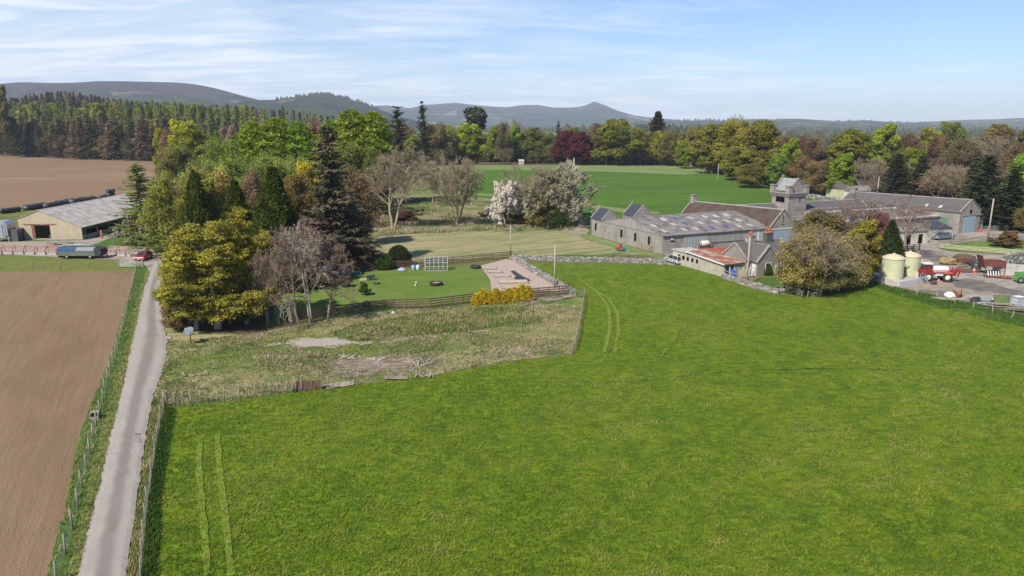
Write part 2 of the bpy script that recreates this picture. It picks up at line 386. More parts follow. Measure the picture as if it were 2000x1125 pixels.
# ------------------------------------------------------------------ ground sheets
rng = np.random.default_rng(11)
def vnoise(x, y, s, seed=0):
    """smooth value noise on numpy arrays, 0..1"""
    x = np.asarray(x) / s + 1000.5 + seed * 17.3; y = np.asarray(y) / s + 1000.5 + seed * 9.1
    xi = np.floor(x).astype(np.int64); yi = np.floor(y).astype(np.int64); fx = x - xi; fy = y - yi
    fx = fx * fx * (3 - 2 * fx); fy = fy * fy * (3 - 2 * fy)
    def h(a, b):
        n = (a * 374761393 + b * 668265263 + seed * 69069) & 0xffffffff
        n = ((n ^ (n >> 13)) * 1274126177) & 0xffffffff
        return ((n ^ (n >> 16)) & 0xffff) / 65535.0
    return (h(xi, yi) * (1 - fx) + h(xi + 1, yi) * fx) * (1 - fy) + (h(xi, yi + 1) * (1 - fx) + h(xi + 1, yi + 1) * fx) * fy
def fbm(x, y, s, seed=0, o=4):
    t = 0; a = 1; w = 0
    for i in range(o): t = t + a * vnoise(x, y, s / 2 ** i, seed + i); w += a; a *= 0.55
    return t / w
def inpoly(x, y, poly):
    r = np.zeros(len(x), bool); n = len(poly); j = n - 1
    for i in range(n):
        xi, yi = poly[i][0], poly[i][1]; xj, yj = poly[j][0], poly[j][1]
        c = ((yi > y) != (yj > y)) & (x < (xj - xi) * (y - yi) / ((yj - yi) + 1e-12) + xi); r ^= c; j = i
    return r
def wpoly(px): return [G(a, b) for a, b in px]
def ragged(pts, jit, step=None, closed=True):
    out = []; n = len(pts)
    for i in range(n if closed else n - 1):
        a = pts[i]; b = pts[(i + 1) % n]; L = (b - a).length
        d = step or max(0.35, 0.008 * (a.y + b.y) / 2)
        k = min(90, max(1, int(L / d))); t = Vector((-(b - a).y, (b - a).x, 0)).normalized()
        for q in range(k):
            c = a.lerp(b, q / k)
            j = jit * (mnoise.noise(c * 0.55) * 1.2 + mnoise.noise(c * 1.9 + Vector((5, 5, 5))) * 0.8)
            out.append(c + t * j)
    return out
LZ = [0.0]
def sheet(name, px, mat, jit=0.12, z=None, world=None, kind='structure', label=None, cat=None):
    LZ[0] += 0.002; zz = z if z is not None else LZ[0]
    pts = ragged(world or wpoly(px), jit)
    tri = tessellate_polygon([pts]); v = [(p.x, p.y, zz) for p in pts]
    me = bpy.data.meshes.new(name); me.from_pydata(v, [], [t for t in tri]); me.materials.append(mat); me.update()
    import bmesh
    bm = bmesh.new(); bm.from_mesh(me); bmesh.ops.recalc_face_normals(bm, faces=bm.faces)
    for f in bm.faces:
        if f.normal.z < 0: f.normal_flip()
    bm.to_mesh(me); bm.free(); uvbox(me)
    o = link(name, me); return tag(o, label, cat, None, kind)

GBASE = ground_mat('country_ground', [(0.10, 0.105, 0.035), (0.004, 0.48, 0.52, (0.055, 0.12, 0.03), 1, 1, 0, 3), (0.006, 0.55, 0.6, (0.17, 0.125, 0.075), 0.8, 1, 0, 2), (0.3, 0.3, 0.7, (0.14, 0.13, 0.06), 0.5, 1, 0, 4)])
PASTURE = ground_mat('pasture_turf', [(0.095, 0.152, 0.006),
    (0.05, 0.40, 0.60, (0.130, 0.175, 0.008), 0.8, 1, 0, 5), (0.4, 0.42, 0.62, (0.048, 0.095, 0.006), 0.7, 1.6, 0.5, 6),
    (2.2, 0.5, 0.66, (0.18, 0.225, 0.022), 0.65, 2.2, 1.4, 6), (1.5, 0.47, 0.62, (0.038, 0.085, 0.006), 0.8, 2.2, 1.45, 6),
    (0.9, 0.66, 0.76, (0.22, 0.20, 0.09), 0.5, 2.5, 0.6, 6), (0.09, 0.56, 0.68, (0.095, 0.125, 0.014), 0.55, 1, 1, 3)],
    bumps=((0.7, 0.35, 1.5, 0.4), (3.0, 0.16, 1.5, 0.9)))
FIELD2 = ground_mat('young_crop_green', [(0.070, 0.138, 0.010), (0.03, 0.4, 0.6, (0.046, 0.098, 0.010), 0.8, 4, 1.35, 4), (0.5, 0.42, 0.6, (0.040, 0.090, 0.012), 0.6, 5, 1.35, 5), (0.16, 0.5, 0.6, (0.085, 0.15, 0.02), 0.5, 8, 1.35, 4)], bumps=((0.8, 0.12, 2, 0.9),))
FIELD3 = ground_mat('pale_rough_pasture', [(0.14, 0.19, 0.055), (0.05, 0.4, 0.6, (0.11, 0.16, 0.045), 0.7, 2, 1.2, 4), (0.35, 0.5, 0.68, (0.25, 0.23, 0.12), 0.7, 3, 1.4, 5)])
PLOUGH = ground_mat('ploughed_soil', [(0.198, 0.134, 0.078), (0.035, 0.42, 0.6, (0.170, 0.113, 0.065), 0.7, 3, -0.43, 4), (0.8, 0.45, 0.7, (0.228, 0.157, 0.095), 0.5, 9, -0.43, 6), (9, 0.5, 0.72, (0.15, 0.093, 0.055), 0.6, 2.5, -0.43, 4), (0.7, 0.56, 0.64, (0.175, 0.108, 0.064), 0.5, 40, -0.43, 3), (11, 0.62, 0.68, (0.34, 0.25, 0.17), 0.7, 1, 0, 3), (0.12, 0.5, 0.6, (0.15, 0.097, 0.055), 0.5, 3, -0.43, 5)],
    bumps=((7, 0.08, 1, 0), (1.7, 0.09, 12, -0.43)))
PLOUGH2 = ground_mat('harrowed_soil', [(0.205, 0.135, 0.078), (0.02, 0.42, 0.6, (0.18, 0.11, 0.066), 0.7, 3, 1.2, 4), (0.06, 0.60, 0.66, (0.30, 0.22, 0.145), 0.5, 7, 1.5, 3), (1.2, 0.4, 0.7, (0.165, 0.103, 0.064), 0.4, 4, 1.3, 4)], bumps=((0.9, 0.10, 3, 1.3),))
VERGE = ground_mat('verge_grass', [(0.125, 0.150, 0.032), (0.3, 0.4, 0.6, (0.17, 0.155, 0.05), 0.8, 2, 0.3, 5), (1.4, 0.46, 0.62, (0.065, 0.105, 0.018), 0.8, 1, 0, 6), (4, 0.6, 0.72, (0.26, 0.22, 0.12), 0.5, 1, 0, 4)], bumps=((2.5, 0.18, 1, 0),))
VERGEG = ground_mat('dark_green_verge', [(0.052, 0.105, 0.015), (1.4, 0.46, 0.62, (0.075, 0.125, 0.022), 0.8, 1, 0, 6), (4, 0.6, 0.72, (0.15, 0.15, 0.06), 0.5, 1, 0, 4)], bumps=((2.5, 0.2, 1, 0),))
LAWN = ground_mat('garden_lawn', [(0.090, 0.145, 0.020), (0.22, 0.42, 0.62, (0.145, 0.175, 0.045), 0.75, 2.5, 1.5, 5), (1.3, 0.5, 0.7, (0.060, 0.120, 0.014), 0.6, 2.5, 1.5, 5), (0.6, 0.62, 0.72, (0.24, 0.215, 0.10), 0.6, 3, 1.5, 5)], bumps=((3, 0.04, 1, 0),))
ROUGH = ground_mat('rough_tussock_ground', [(0.12, 0.165, 0.030), (0.10, 0.44, 0.56, (0.30, 0.25, 0.13), 0.9, 3.5, 1.45, 6), (0.8, 0.5, 0.66, (0.25, 0.21, 0.12), 0.75, 2.2, 1.5, 6), (0.5, 0.52, 0.62, (0.045, 0.092, 0.02), 0.85, 2, 1.3, 6), (1.4, 0.6, 0.7, (0.29, 0.245, 0.17), 0.5, 1, 0, 6)], bumps=((0.9, 0.3, 1.5, 0), (3.5, 0.15, 1, 0)))
ROUGH2 = ground_mat('meadow_with_dead_grass', [(0.115, 0.150, 0.040), (0.10, 0.44, 0.56, (0.22, 0.195, 0.095), 0.85, 3, 1.5, 6), (0.6, 0.5, 0.66, (0.065, 0.11, 0.025), 0.75, 3, 1.5, 6), (1.6, 0.58, 0.7, (0.26, 0.20, 0.11), 0.6, 1.5, 0, 6)], bumps=((1.2, 0.25, 1.5, 0),))
MOWN = ground_mat('mown_strip_grass', [(0.115, 0.160, 0.045), (0.10, 0.40, 0.55, (0.25, 0.215, 0.11), 0.85, 4, 1.35, 5), (0.5, 0.48, 0.56, (0.30, 0.255, 0.145), 0.75, 9, 1.0, 4), (1.0, 0.5, 0.7, (0.075, 0.125, 0.03), 0.6, 3, 1.3, 5)], bumps=((1.5, 0.06, 3, 1.2),))
FLOOR = ground_mat('leaf_litter', [(0.10, 0.068, 0.045), (0.4, 0.4, 0.6, (0.055, 0.04, 0.025), 0.8, 1, 0, 5), (1.2, 0.5, 0.65, (0.06, 0.075, 0.02), 0.7, 1, 0, 5), (3, 0.6, 0.7, (0.2, 0.14, 0.09), 0.6, 1, 0, 4)], bumps=((2, 0.2, 1, 0),))
YARD = ground_mat('yard_concrete', [(0.30, 0.262, 0.212), (0.12, 0.42, 0.60, (0.24, 0.21, 0.18), 0.9, 2.5, 1.3, 6), (0.3, 0.48, 0.6, (0.15, 0.132, 0.113), 0.8, 2.5, 1.2, 6), (2.5, 0.5, 0.7, (0.38, 0.335, 0.28), 0.5, 1, 0, 5), (0.9, 0.55, 0.65, (0.12, 0.105, 0.087), 0.6, 4, 1.1, 6)], bumps=((3, 0.04, 1, 0),))
DIRT = ground_mat('packed_earth', [(0.26, 0.21, 0.16), (0.3, 0.42, 0.62, (0.22, 0.18, 0.135), 0.8, 2, 1.3, 6), (1.5, 0.5, 0.66, (0.34, 0.29, 0.23), 0.7, 2, 1.4, 5), (0.5, 0.55, 0.65, (0.12, 0.12, 0.05), 0.7, 1, 0, 5)], bumps=((3, 0.08, 1, 0),))
GRAVEL = ground_mat('pinkish_gravel', [(0.32, 0.245, 0.20), (5, 0.4, 0.6, (0.42, 0.34, 0.29), 0.8, 1, 0, 5), (3, 0.52, 0.68, (0.24, 0.18, 0.14), 0.7, 1, 0, 5), (0.5, 0.55, 0.65, (0.28, 0.21, 0.13), 0.6, 1, 0, 4)], bumps=((8, 0.05, 1, 0),))
TRACKG = ground_mat('worn_grass', [(0.155, 0.20, 0.028), (1.8, 0.42, 0.58, (0.105, 0.16, 0.010), 0.9, 1, 0, 6), (3, 0.55, 0.7, (0.19, 0.20, 0.08), 0.6, 1, 0, 4)], bumps=((3, 0.1, 1, 0),))
BARES = ground_mat('bare_concrete_patch', [(0.31, 0.275, 0.235), (0.8, 0.5, 0.62, (0.30, 0.25, 0.2), 0.8, 2, 1.4, 6), (2.5, 0.55, 0.66, (0.16, 0.15, 0.08), 0.7, 1, 0, 5)], bumps=((2, 0.06, 1, 0),))
LITTER = ground_mat('brushwood_litter', [(0.22, 0.165, 0.125), (2.5, 0.42, 0.6, (0.34, 0.28, 0.22), 0.8, 3, 1.3, 6), (3.5, 0.5, 0.6, (0.10, 0.075, 0.055), 0.8, 3, 1.7, 6), (0.7, 0.55, 0.62, (0.09, 0.11, 0.035), 0.8, 1, 0, 5)], bumps=((5, 0.2, 1, 0),))

# the ground: one sheet to the horizon
me = bpy.data.meshes.new('ground'); me.from_pydata([(-9500, -300, 0), (9500, -300, 0), (9500, 11500, 0), (-9500, 11500, 0)], [], [(0, 1, 2, 3)])
tag(link('ground', me, mat=GBASE), kind='structure')

ploughR = [(262, 533), (266, 540), (255, 566), (246, 588), (232, 644), (215, 700), (194, 752), (180, 785), (160, 833), (147, 885), (137, 937), (123, 1010), (93, 1124), (60, 1250)]
sheet('soil_verge', [(-500, 495), (0, 497), (120, 500), (205, 504), (285, 508), (300, 530), (294, 548), (286, 560), (277, 590), (268, 636), (258, 680), (249, 720), (240, 762), (228, 815), (214, 868), (198, 937), (181, 1010), (164, 1077), (156, 1122), (110, 1300), (-500, 1300)], VERGE, 0.1).name = 'verge'
sheet('verge', [(265, 522), (288, 512), (282, 545), (268, 590), (254, 644), (240, 695), (226, 745), (212, 790), (196, 840), (185, 880), (172, 940), (155, 1010), (128, 1124), (90, 1260), (40, 1260), (80, 1124), (120, 1010), (140, 930), (150, 870), (172, 790), (205, 710), (232, 640), (252, 570)], VERGEG, 0.25)
sheet('ploughed_field', [(-700, 529), (-300, 531), (0, 531), (120, 530), (240, 529)] + ploughR + [(-700, 1250)], PLOUGH, 0.22)
sheet('ploughed_field', [(-900, 418), (-400, 416), (0, 414), (60, 411), (150, 406), (230, 402), (420, 398), (470, 350), (440, 322), (340, 317), (165, 311), (80, 307), (0, 303), (-300, 298), (-900, 293)], PLOUGH2, 0.5)
sheet('meadow', [(560, 330), (560, 470), (690, 470), (740, 458), (1000, 452), (1120, 452), (1112, 420), (1000, 392), (870, 380), (860, 340)], ROUGH2, 0.5)
sheet('crop_field', [(800, 322), (1340, 326), (1400, 338), (1520, 364), (1640, 389), (1800, 398), (1600, 420), (1300, 433), (1180, 428), (1110, 424), (1090, 405), (980, 392), (900, 380), (840, 360)], FIELD2, 0.4)
sheet('far_pasture', [(780, 316), (1000, 320), (1180, 322), (1345, 325), (1392, 336), (1340, 341), (1240, 337), (1140, 334), (900, 331), (780, 331)], FIELD3, 0.4)
sheet('field_margin', [(860, 372), (960, 379), (1075, 388), (1125, 393), (1180, 403), (1240, 409), (1290, 414), (1286, 418), (1230, 416), (1180, 411), (1110, 398), (1000, 386), (860, 378)], FIELD3, 0.4)
sheet('mown_field', [(600, 512), (700, 482), (742, 462), (850, 454), (1000, 451), (1120, 450), (1140, 458), (1200, 478), (1290, 499), (1240, 497), (1100, 498), (1000, 501), (880, 507), (700, 520)], MOWN, 0.25)
sheet('woodland_floor', [(318, 470), (300, 540), (316, 588), (322, 655), (420, 668), (560, 644), (640, 628), (660, 615), (640, 560), (645, 535), (760, 500), (700, 470), (760, 440), (700, 400), (560, 380), (420, 400), (330, 440)], FLOOR, 0.5)
sheet('woodland_floor', [(-900, 293), (-300, 297), (0, 302.5), (80, 306.5), (165, 310.5), (340, 316.5), (440, 321), (560, 330), (780, 322), (1350, 323), (1420, 336), (1530, 360), (1640, 384), (1700, 396), (1900, 400), (2500, 380), (2500, 300), (-900, 272)], FLOOR, 1.0)
sheet('scrub_plot', [(318, 640), (330, 665), (322, 700), (312, 745), (300, 775), (322, 796), (430, 785), (580, 765), (720, 748), (846, 732), (920, 718), (1010, 703), (1118, 692), (1132, 640), (1141, 583), (1110, 575), (1000, 588), (900, 600), (760, 606), (640, 624), (480, 655)], ROUGH, 0.15)
sheet('weed_patch', [(640, 650), (700, 634), (800, 618), (900, 604), (1010, 600), (1050, 612), (1060, 630), (980, 640), (900, 648), (840, 655), (760, 662), (690, 668)], VERGEG, 0.8)
sheet('lawn', [(520, 640), (560, 560), (640, 543), (700, 534), (830, 524), (940, 517), (960, 535), (972, 556), (1000, 575), (925, 590), (800, 603), (640, 621)], LAWN, 0.12)
sheet('pasture', [(322, 797), (430, 787), (580, 767), (720, 750), (848, 734), (920, 720), (1010, 705), (1122, 694), (1136, 640), (1144, 582), (1120, 574), (1060, 545), (1008, 513), (1100, 514), (1300, 517), (1340, 521), (1395, 535), (1470, 565), (1530, 577), (1620, 580), (1690, 551), (1740, 564), (1790, 582), (1850, 597), (1940, 612), (2000, 630), (2600, 720), (3000, 1300), (250, 1300), (272, 1124), (281, 1010), (290, 937), (303, 860), (312, 820)], PASTURE, 0.2)
sheet('verge', [(322, 793), (300, 773), (294, 817), (284, 870), (274, 937), (264, 1010), (252, 1077), (248, 1124), (225, 1290), (262, 1290), (277, 1124), (286, 1010), (296, 925), (308, 850), (317, 808)], VERGE, 0.12)
sheet('dark_green_strip', [(322, 798), (345, 800), (338, 850), (325, 930), (318, 1010), (312, 1124), (300, 1290), (258, 1290), (275, 1124), (285, 1010), (294, 930), (306, 860)], VERGEG, 0.25)  # band of darker green than the pasture next to it
sheet('field_edge', [(1690, 551), (1740, 562), (1790, 574), (1850, 584), (1940, 602), (2000, 618), (2300, 680), (2300, 715), (2000, 640), (1940, 622), (1850, 606), (1790, 590), (1730, 568)], VERGEG, 0.5)
sheet('grass_margin', [(1008, 509), (1300, 512), (1300, 505), (1100, 498), (1010, 503)], VERGEG, 0.1)
sheet('yard', [(-600, 470), (-200, 471), (40, 472), (170, 469), (215, 456), (250, 443), (258, 450), (205, 470), (168, 485), (240, 482), (324, 478), (345, 490), (330, 520), (302, 545), (285, 520), (280, 516), (210, 507), (122, 503), (0, 497), (-600, 497)], YARD, 0.1)
sheet('grass_bank', [(168, 484), (205, 469), (250, 451), (300, 440), (345, 470), (322, 478), (240, 482)], VERGEG, 0.3)
sheet('grass_bank', [(-600, 410), (0, 408), (50, 402), (160, 404), (240, 392), (330, 395), (330, 402), (200, 412), (40, 424), (-600, 430)], VERGE, 0.3)
sheet('farm_yard', [(1340, 520), (1300, 517), (1300, 500), (1292, 497), (1480, 465), (1620, 470), (1700, 480), (1780, 474), (1850, 455), (1912, 449), (2300, 430), (2600, 460), (2600, 700), (2150, 640), (2000, 612), (1900, 597), (1800, 578), (1740, 562), (1690, 548), (1560, 520), (1420, 505)], YARD, 0.2)
sheet('farm_track', [(1090, 448), (1130, 444), (1128, 430), (1110, 420), (1125, 423), (1143, 434), (1150, 452), (1143, 458), (1170, 470), (1150, 470), (1120, 458)], DIRT, 0.3)
sheet('grass_margin', [(1143, 456), (1180, 468), (1292, 499), (1310, 509), (1290, 506), (1200, 484), (1150, 470), (1128, 459)], FIELD3, 0.15)
sheet('muddy_patch', [(1310, 500), (1350, 492), (1400, 490), (1440, 492), (1400, 503), (1340, 503)], LITTER, 0.2)
sheet('garden_lawn', [(1465, 558), (1480, 545), (1560, 535), (1640, 540), (1620, 575), (1540, 574), (1500, 568)], VERGEG, 0.2)
sheet('small_lawn', [(1856, 492), (1832, 485), (1850, 479), (1900, 472), (2100, 462), (2300, 470), (2300, 515), (2000, 500), (1920, 495)], LAWN, 0.1)
sheet('small_lawn', [(1745, 492), (1755, 488), (1790, 489), (1788, 497), (1750, 505)], VERGEG, 0.1)
sheet('grass_bank', [(1950, 520), (1975, 512), (2100, 515), (2200, 540), (2000, 530)], VERGEG, 0.2)
sheet('grass_bank', [(1965, 440), (1990, 432), (2200, 425), (2200, 450), (2000, 446)], VERGE, 0.2)
sheet('oil_dark_patch', [(1740, 560), (1830, 548), (1930, 556), (2000, 575), (2000, 583), (1900, 574), (1840, 565), (1775, 572)], DIRT, 0.5).name = 'worn_patch'
MUD = ground_mat('dark_yard_mud', [(0.12, 0.105, 0.088), (0.4, 0.45, 0.6, (0.19, 0.165, 0.135), 0.8, 3, 1.25, 6), (2, 0.55, 0.66, (0.07, 0.06, 0.05), 0.7, 1, 0, 5)], bumps=((2, 0.06, 1, 0),), rough=0.7)
for q_ in ([(1795, 493), (1850, 500), (1872, 512), (1830, 512), (1798, 504)], [(1840, 548), (1900, 545), (1960, 560), (2000, 572), (2000, 580), (1930, 572), (1870, 562)], [(1790, 568), (1840, 566), (1880, 577), (1860, 584), (1810, 580)], [(1885, 580), (1960, 588), (1930, 594), (1890, 590)]): sheet('yard_mud', q_, MUD, 1.1)
sheet('gravel_bed', [(938, 520), (990, 506), (1006, 512), (1050, 540), (1100, 563), (1100, 568), (960, 573), (958, 548)], GRAVEL, 0.1)
sheet('bare_patch', [(600, 735), (640, 715), (700, 698), (830, 690), (850, 705), (800, 728), (720, 738), (640, 742)], LITTER, 1.6)
sheet('bare_patch', [(820, 668), (900, 655), (1000, 640), (1040, 650), (980, 668), (900, 680), (840, 684)], ROUGH2, 2.5)
sheet('bare_patch', [(550, 668), (600, 660), (655, 660), (700, 671), (655, 678), (590, 682)], BARES, 1.0)
sheet('bare_patch', [(500, 674), (545, 670), (560, 672), (520, 679)], BARES, 0.5)
for q_ in ([(690, 672), (730, 667), (725, 673), (700, 677)], [(740, 668), (800, 660), (798, 664), (750, 671)], [(812, 658), (860, 654), (850, 659)], [(900, 650), (960, 645), (955, 649)]): sheet('bare_patch', q_, BARES, 0.6)
sheet('bare_patch', [(630, 752), (690, 744), (690, 752), (640, 761)], BARES, 0.2)
sheet('brushwood_litter', [(640, 716), (700, 702), (760, 694), (815, 697), (825, 708), (780, 722), (700, 728), (650, 722)], LITTER, 0.5)
sheet('sandy_patch', [(1050, 585), (1100, 580), (1118, 578), (1120, 582), (1070, 592)], DIRT, 0.3)
def stripe(pts, w0, mat, name='tyre_track', jit=0.07):
    c = [G(a, b) for a, b in pts]; L = []; Rr = []
    for i, p in enumerate(c):
        d = (c[min(i + 1, len(c) - 1)] - c[max(i - 1, 0)]).normalized(); nn = Vector((-d.y, d.x, 0)) * w0 / 2
        L.append(p + nn); Rr.append(p - nn)
    return sheet(name, None, mat, jit, world=L + Rr[::-1])
stripe([(392, 862), (388, 900), (392, 960), (399, 1040), (406, 1126)], 0.42, TRACKG)
stripe([(425, 850), (427, 900), (434, 960), (443, 1040), (452, 1126)], 0.42, TRACKG)
stripe([(1130, 545), (1165, 570), (1188, 600), (1192, 640), (1180, 690)], 0.45, TRACKG)
stripe([(1150, 560), (1190, 585), (1207, 615), (1208, 650), (1200, 690)], 0.4, TRACKG)
PASTL = ground_mat('sheep_path_grass', [(0.108, 0.158, 0.018), (1.1, 0.46, 0.56, (0.088, 0.132, 0.010), 0.9, 1, 0, 5), (3, 0.55, 0.7, (0.16, 0.165, 0.05), 0.6, 1, 0, 4)], bumps=((3, 0.1, 1, 0),))
for q_ in ([(1240, 745), (1330, 735), (1450, 723), (1600, 720), (1760, 722)], [(1180, 700), (1210, 660), (1215, 620)],
    [(1300, 600), (1330, 640), (1290, 700)]):
    stripe(q_, 0.11, PASTL, name='sheep_path', jit=0.45)

# road: strip with its own across / along coordinates
def road():
    m, nt, b, o = nodes('worn_tarmac'); q = NB(nt); uv = q.coords('UV'); sp = q.n('ShaderNodeSeparateXYZ'); q.l(uv, sp.inputs[0])
    nz = q.math('MULTIPLY', q.math('SUBTRACT', q.noise(q.coords('Object'), 0.5, 5), 0.5), 0.16)
    x = q.math('ADD', sp.outputs[0], nz); d = q.math('ABSOLUTE', q.math('SUBTRACT', x, 0.52))
    c = q.mix(q.rng(d, 0.08, 0.24), (0.155, 0.13, 0.112), (0.285, 0.252, 0.215))
    c = q.mix(q.rng(d, 0.36, 0.5, 0, 0.75), c, (0.24, 0.215, 0.185))
    c = q.mix(q.rng(q.noise(q.coords('Object'), 9, 5, 0.8), 0.45, 0.75, 0, 0.4), c, (0.40, 0.365, 0.33))
    c = q.mix(q.rng(q.noise(q.coords('Object'), 0.25, 5, 0.7), 0.45, 0.65, 0, 0.4), c, (0.21, 0.19, 0.17))
    c = q.mix(q.rng(q.noise(q.coords('Object'), 3.5, 6, 0.75), 0.6, 0.72, 0, 0.5), c, (0.18, 0.155, 0.14))
    q.put(b.inputs['Base Color'], c); b.inputs['Roughness'].default_value = 0.9
    q.put(b.inputs['Normal'], q.bump(q.math('MULTIPLY', q.noise(q.coords('Object'), 18, 4), 0.02), 1.0))
    Lp = [(120, 1290), (155, 1122), (163, 1077), (180, 1010), (197, 937), (213, 863), (227, 810), (242, 750), (249, 716), (257, 673), (267, 631), (275, 588), (284, 556), (291, 540), (298, 525), (303, 508)]
    Rp = [(228, 1290), (248, 1122), (252, 1077), (264, 1010), (273, 937), (283, 870), (291, 817), (299, 773), (313, 742), (322, 715), (326, 690), (327, 663), (321, 640), (316, 610), (308, 575), (322, 540)]
    def rs(pts, n=260):
        w = [G(a, b) for a, b in pts]; out = []; d = [0]
        for i in range(1, len(w)): d.append(d[-1] + (w[i] - w[i - 1]).length)
        for k in range(n):
            t = d[-1] * k / (n - 1); i = max(j for j in range(len(d)) if d[j] <= t + 1e-9); i = min(i, len(w) - 2)
            out.append(w[i].lerp(w[i + 1], (t - d[i]) / (d[i + 1] - d[i])))
        return out
    A = rs(Lp); B = rs(Rp); v = []; f = []; z = LZ[0] + 0.03; n = 9
    for i, (a, b2) in enumerate(zip(A, B)):
        ja = 0.11 * mnoise.noise(a * 2.3) + 0.16 * mnoise.noise(a * 0.8); jb = 0.11 * mnoise.noise(b2 * 2.3)+ 0.2 * mnoise.noise(b2 * 0.8)
        for k in range(n):
            t = k / (n - 1); p = a.lerp(b2, t) + Vector((ja * (1 - t) + jb * t, 0, 0)); v.append((p.x, p.y, z + 0.04 * math.sin(PI * t) - (0.05 if k in (0, n - 1) else 0)))
    for i in range(len(A) - 1):
        for k in range(n - 1): a = i * n + k; f.append((a, a + 1, a + n + 1, a + n))
    me = bpy.data.meshes.new('road'); me.from_pydata(v, [], f); me.materials.append(m); me.update()
    u = me.uv_layers.new(name='UVMap')
    for p in me.polygons:
        for li in p.loop_indices:
            vi = me.loops[li].vertex_index; u.data[li].uv = ((vi % n) / (n - 1), (vi // n) * 0.3)
    tag(link('road', me), kind='structure')
    LZ[0] += 0.08
    sheet('road_patch', [(259, 856), (272, 851), (276, 868), (258, 867)], pl('fresh_tar_patch', (0.215, 0.19, 0.178), rough=0.9), 0.03, z=LZ[0])
    sheet('road_patch_seam', [(264, 850.5), (275, 850), (276, 853), (263, 853.5)], pl('dark_tar', (0.13, 0.115, 0.11), rough=0.9), 0.02, z=LZ[0] + 0.004).name = 'road_patch'
road()

# ------------------------------------------------------------------ hills
def hill_mat(name, heather, forest, grass, tan, z0, z1, sc=0.002):
    m, nt, b, o = nodes(name); q = NB(nt); ge = q.n('ShaderNodeNewGeometry'); sp = q.n('ShaderNodeSeparateXYZ'); q.l(ge.outputs[0], sp.inputs[0])
    v = ge.outputs[0]
    zz = q.math('ADD', sp.outputs[2], q.math('MULTIPLY', q.math('SUBTRACT', q.noise(v, sc * 1.5, 5), 0.5), (z1 - z0) * 2.4))
    low = q.mix(q.rng(q.noise(v, sc * 3, 5, 0.7), 0.47, 0.53), forest, grass)
    low = q.mix(q.rng(q.noise(v, sc * 2.1, 4), 0.60, 0.64, 0, 0.9), low, tan)
    up = q.mix(q.rng(q.noise(v, sc * 7, 8, 0.8), 0.42, 0.62, 0, 0.8), heather, tuple(x * 0.45 for x in heather))
    low = q.mix(q.rng(q.noise(v, sc * 22, 6, 0.8), 0.45, 0.65, 0, 0.7), low, tuple(x * 0.5 for x in forest))
    up = q.mix(q.rng(q.noise(v, sc * 4.3, 6, 0.7), 0.66, 0.69, 0, 0.8), up, tan)
    c = q.mix(q.rng(zz, z0, z1), low, up); q.put(b.inputs['Base Color'], c); b.inputs['Roughness'].default_value = 1.0
    b.inputs['Specular IOR Level'].default_value = 0.0
    q.put(b.inputs['Normal'], q.bump(q.noise(v, sc * 12, 8, 0.75), 60.0)); return m
def hill(name, prof, D, mat, depth, rough=1.0, back=0.5, rows=34, cols=260, wob=0.12, seed=1, label=None):
    xs = [a for a, b in prof]; ys = [b for a, b in prof]; v = []; fs = []
    P0 = np.linspace(xs[0], xs[-1], cols); Y0 = np.interp(P0, xs, ys)
    Y0 = np.convolve(np.pad(Y0, 3, 'edge'), np.array([1, 2, 3, 4, 3, 2, 1]) / 16, 'valid') * 0.75 + Y0 * 0.25
    nr = rows + 8
    for j in range(nr):
        t = j / (rows - 1) if j < rows else 1 + (j - rows + 1) / 8 * back
        for i in range(cols):
            px, py = P0[i], Y0[i]; Y = D - (1 - min(t, 1)) * depth + (max(t, 1) - 1) * depth
            x = (px - 1000) / F * Y / math.cos(P) * (D / (D - (1 - min(t, 1)) * depth * 0.0)) if False else XY(px, py, D) * (1 - (1 - min(t, 1)) * depth / D * 0.4)
            zr = max(2, HY(py, D)); s = min(t, 1)
            prof_ = s * s * (3 - 2 * s) * 0.55 + s * 0.45 if t <= 1 else 1 - (t - 1) ** 1.3 * 1.1
            nz = mnoise.fractal(Vector((x / 900 + seed, Y / 900, seed * 3)), 0.9, 2.1, 5)
            z = zr * prof_ * (1 + wob * 2.2 * nz * math.sin(PI * min(s, 1)) * (1 if t < 1 else 0)) + zr * 0.010 * rough * nz
            v.append((x, Y, z if j else -3))
    for j in range(nr - 1):
        for i in range(cols - 1): a = j * cols + i; fs.append((a, a + 1, a + cols + 1, a + cols))
    me = bpy.data.meshes.new(name); me.from_pydata(v, [], fs); me.materials.append(mat); me.polygons.foreach_set('use_smooth', [True] * len(fs)); me.update()
    return tag(link(name, me), kind='structure')
MH1 = hill_mat('heather_hill', (0.118, 0.078, 0.078), (0.034, 0.054, 0.030), (0.075, 0.105, 0.042), (0.34, 0.25, 0.18), 175, 235, 0.0022)
MH2 = hill_mat('forest_hill', (0.12, 0.088, 0.074), (0.032, 0.052, 0.030), (0.07, 0.092, 0.042), (0.40, 0.29, 0.2), 120, 168, 0.0022)
MH3 = hill_mat('far_heather_hill', (0.125, 0.078, 0.090), (0.035, 0.058, 0.048), (0.08, 0.115, 0.06), (0.48, 0.34, 0.26), 140, 205, 0.0016)
MH4 = hill_mat('low_wooded_ridge', (0.045, 0.065, 0.04), (0.035, 0.055, 0.03), (0.13, 0.16, 0.07), (0.36, 0.30, 0.18), 60, 90, 0.003)
hill('hill', [(-700, 215), (-300, 178), (0, 163.5), (40, 160), (100, 162), (150, 161), (190, 158.5), (240, 158.5), (290, 160), (340, 160.5), (380, 164), (420, 172), (470, 186), (500, 194), (530, 202), (600, 219), (690, 243)], 4600, MH1, 1500, seed=2)
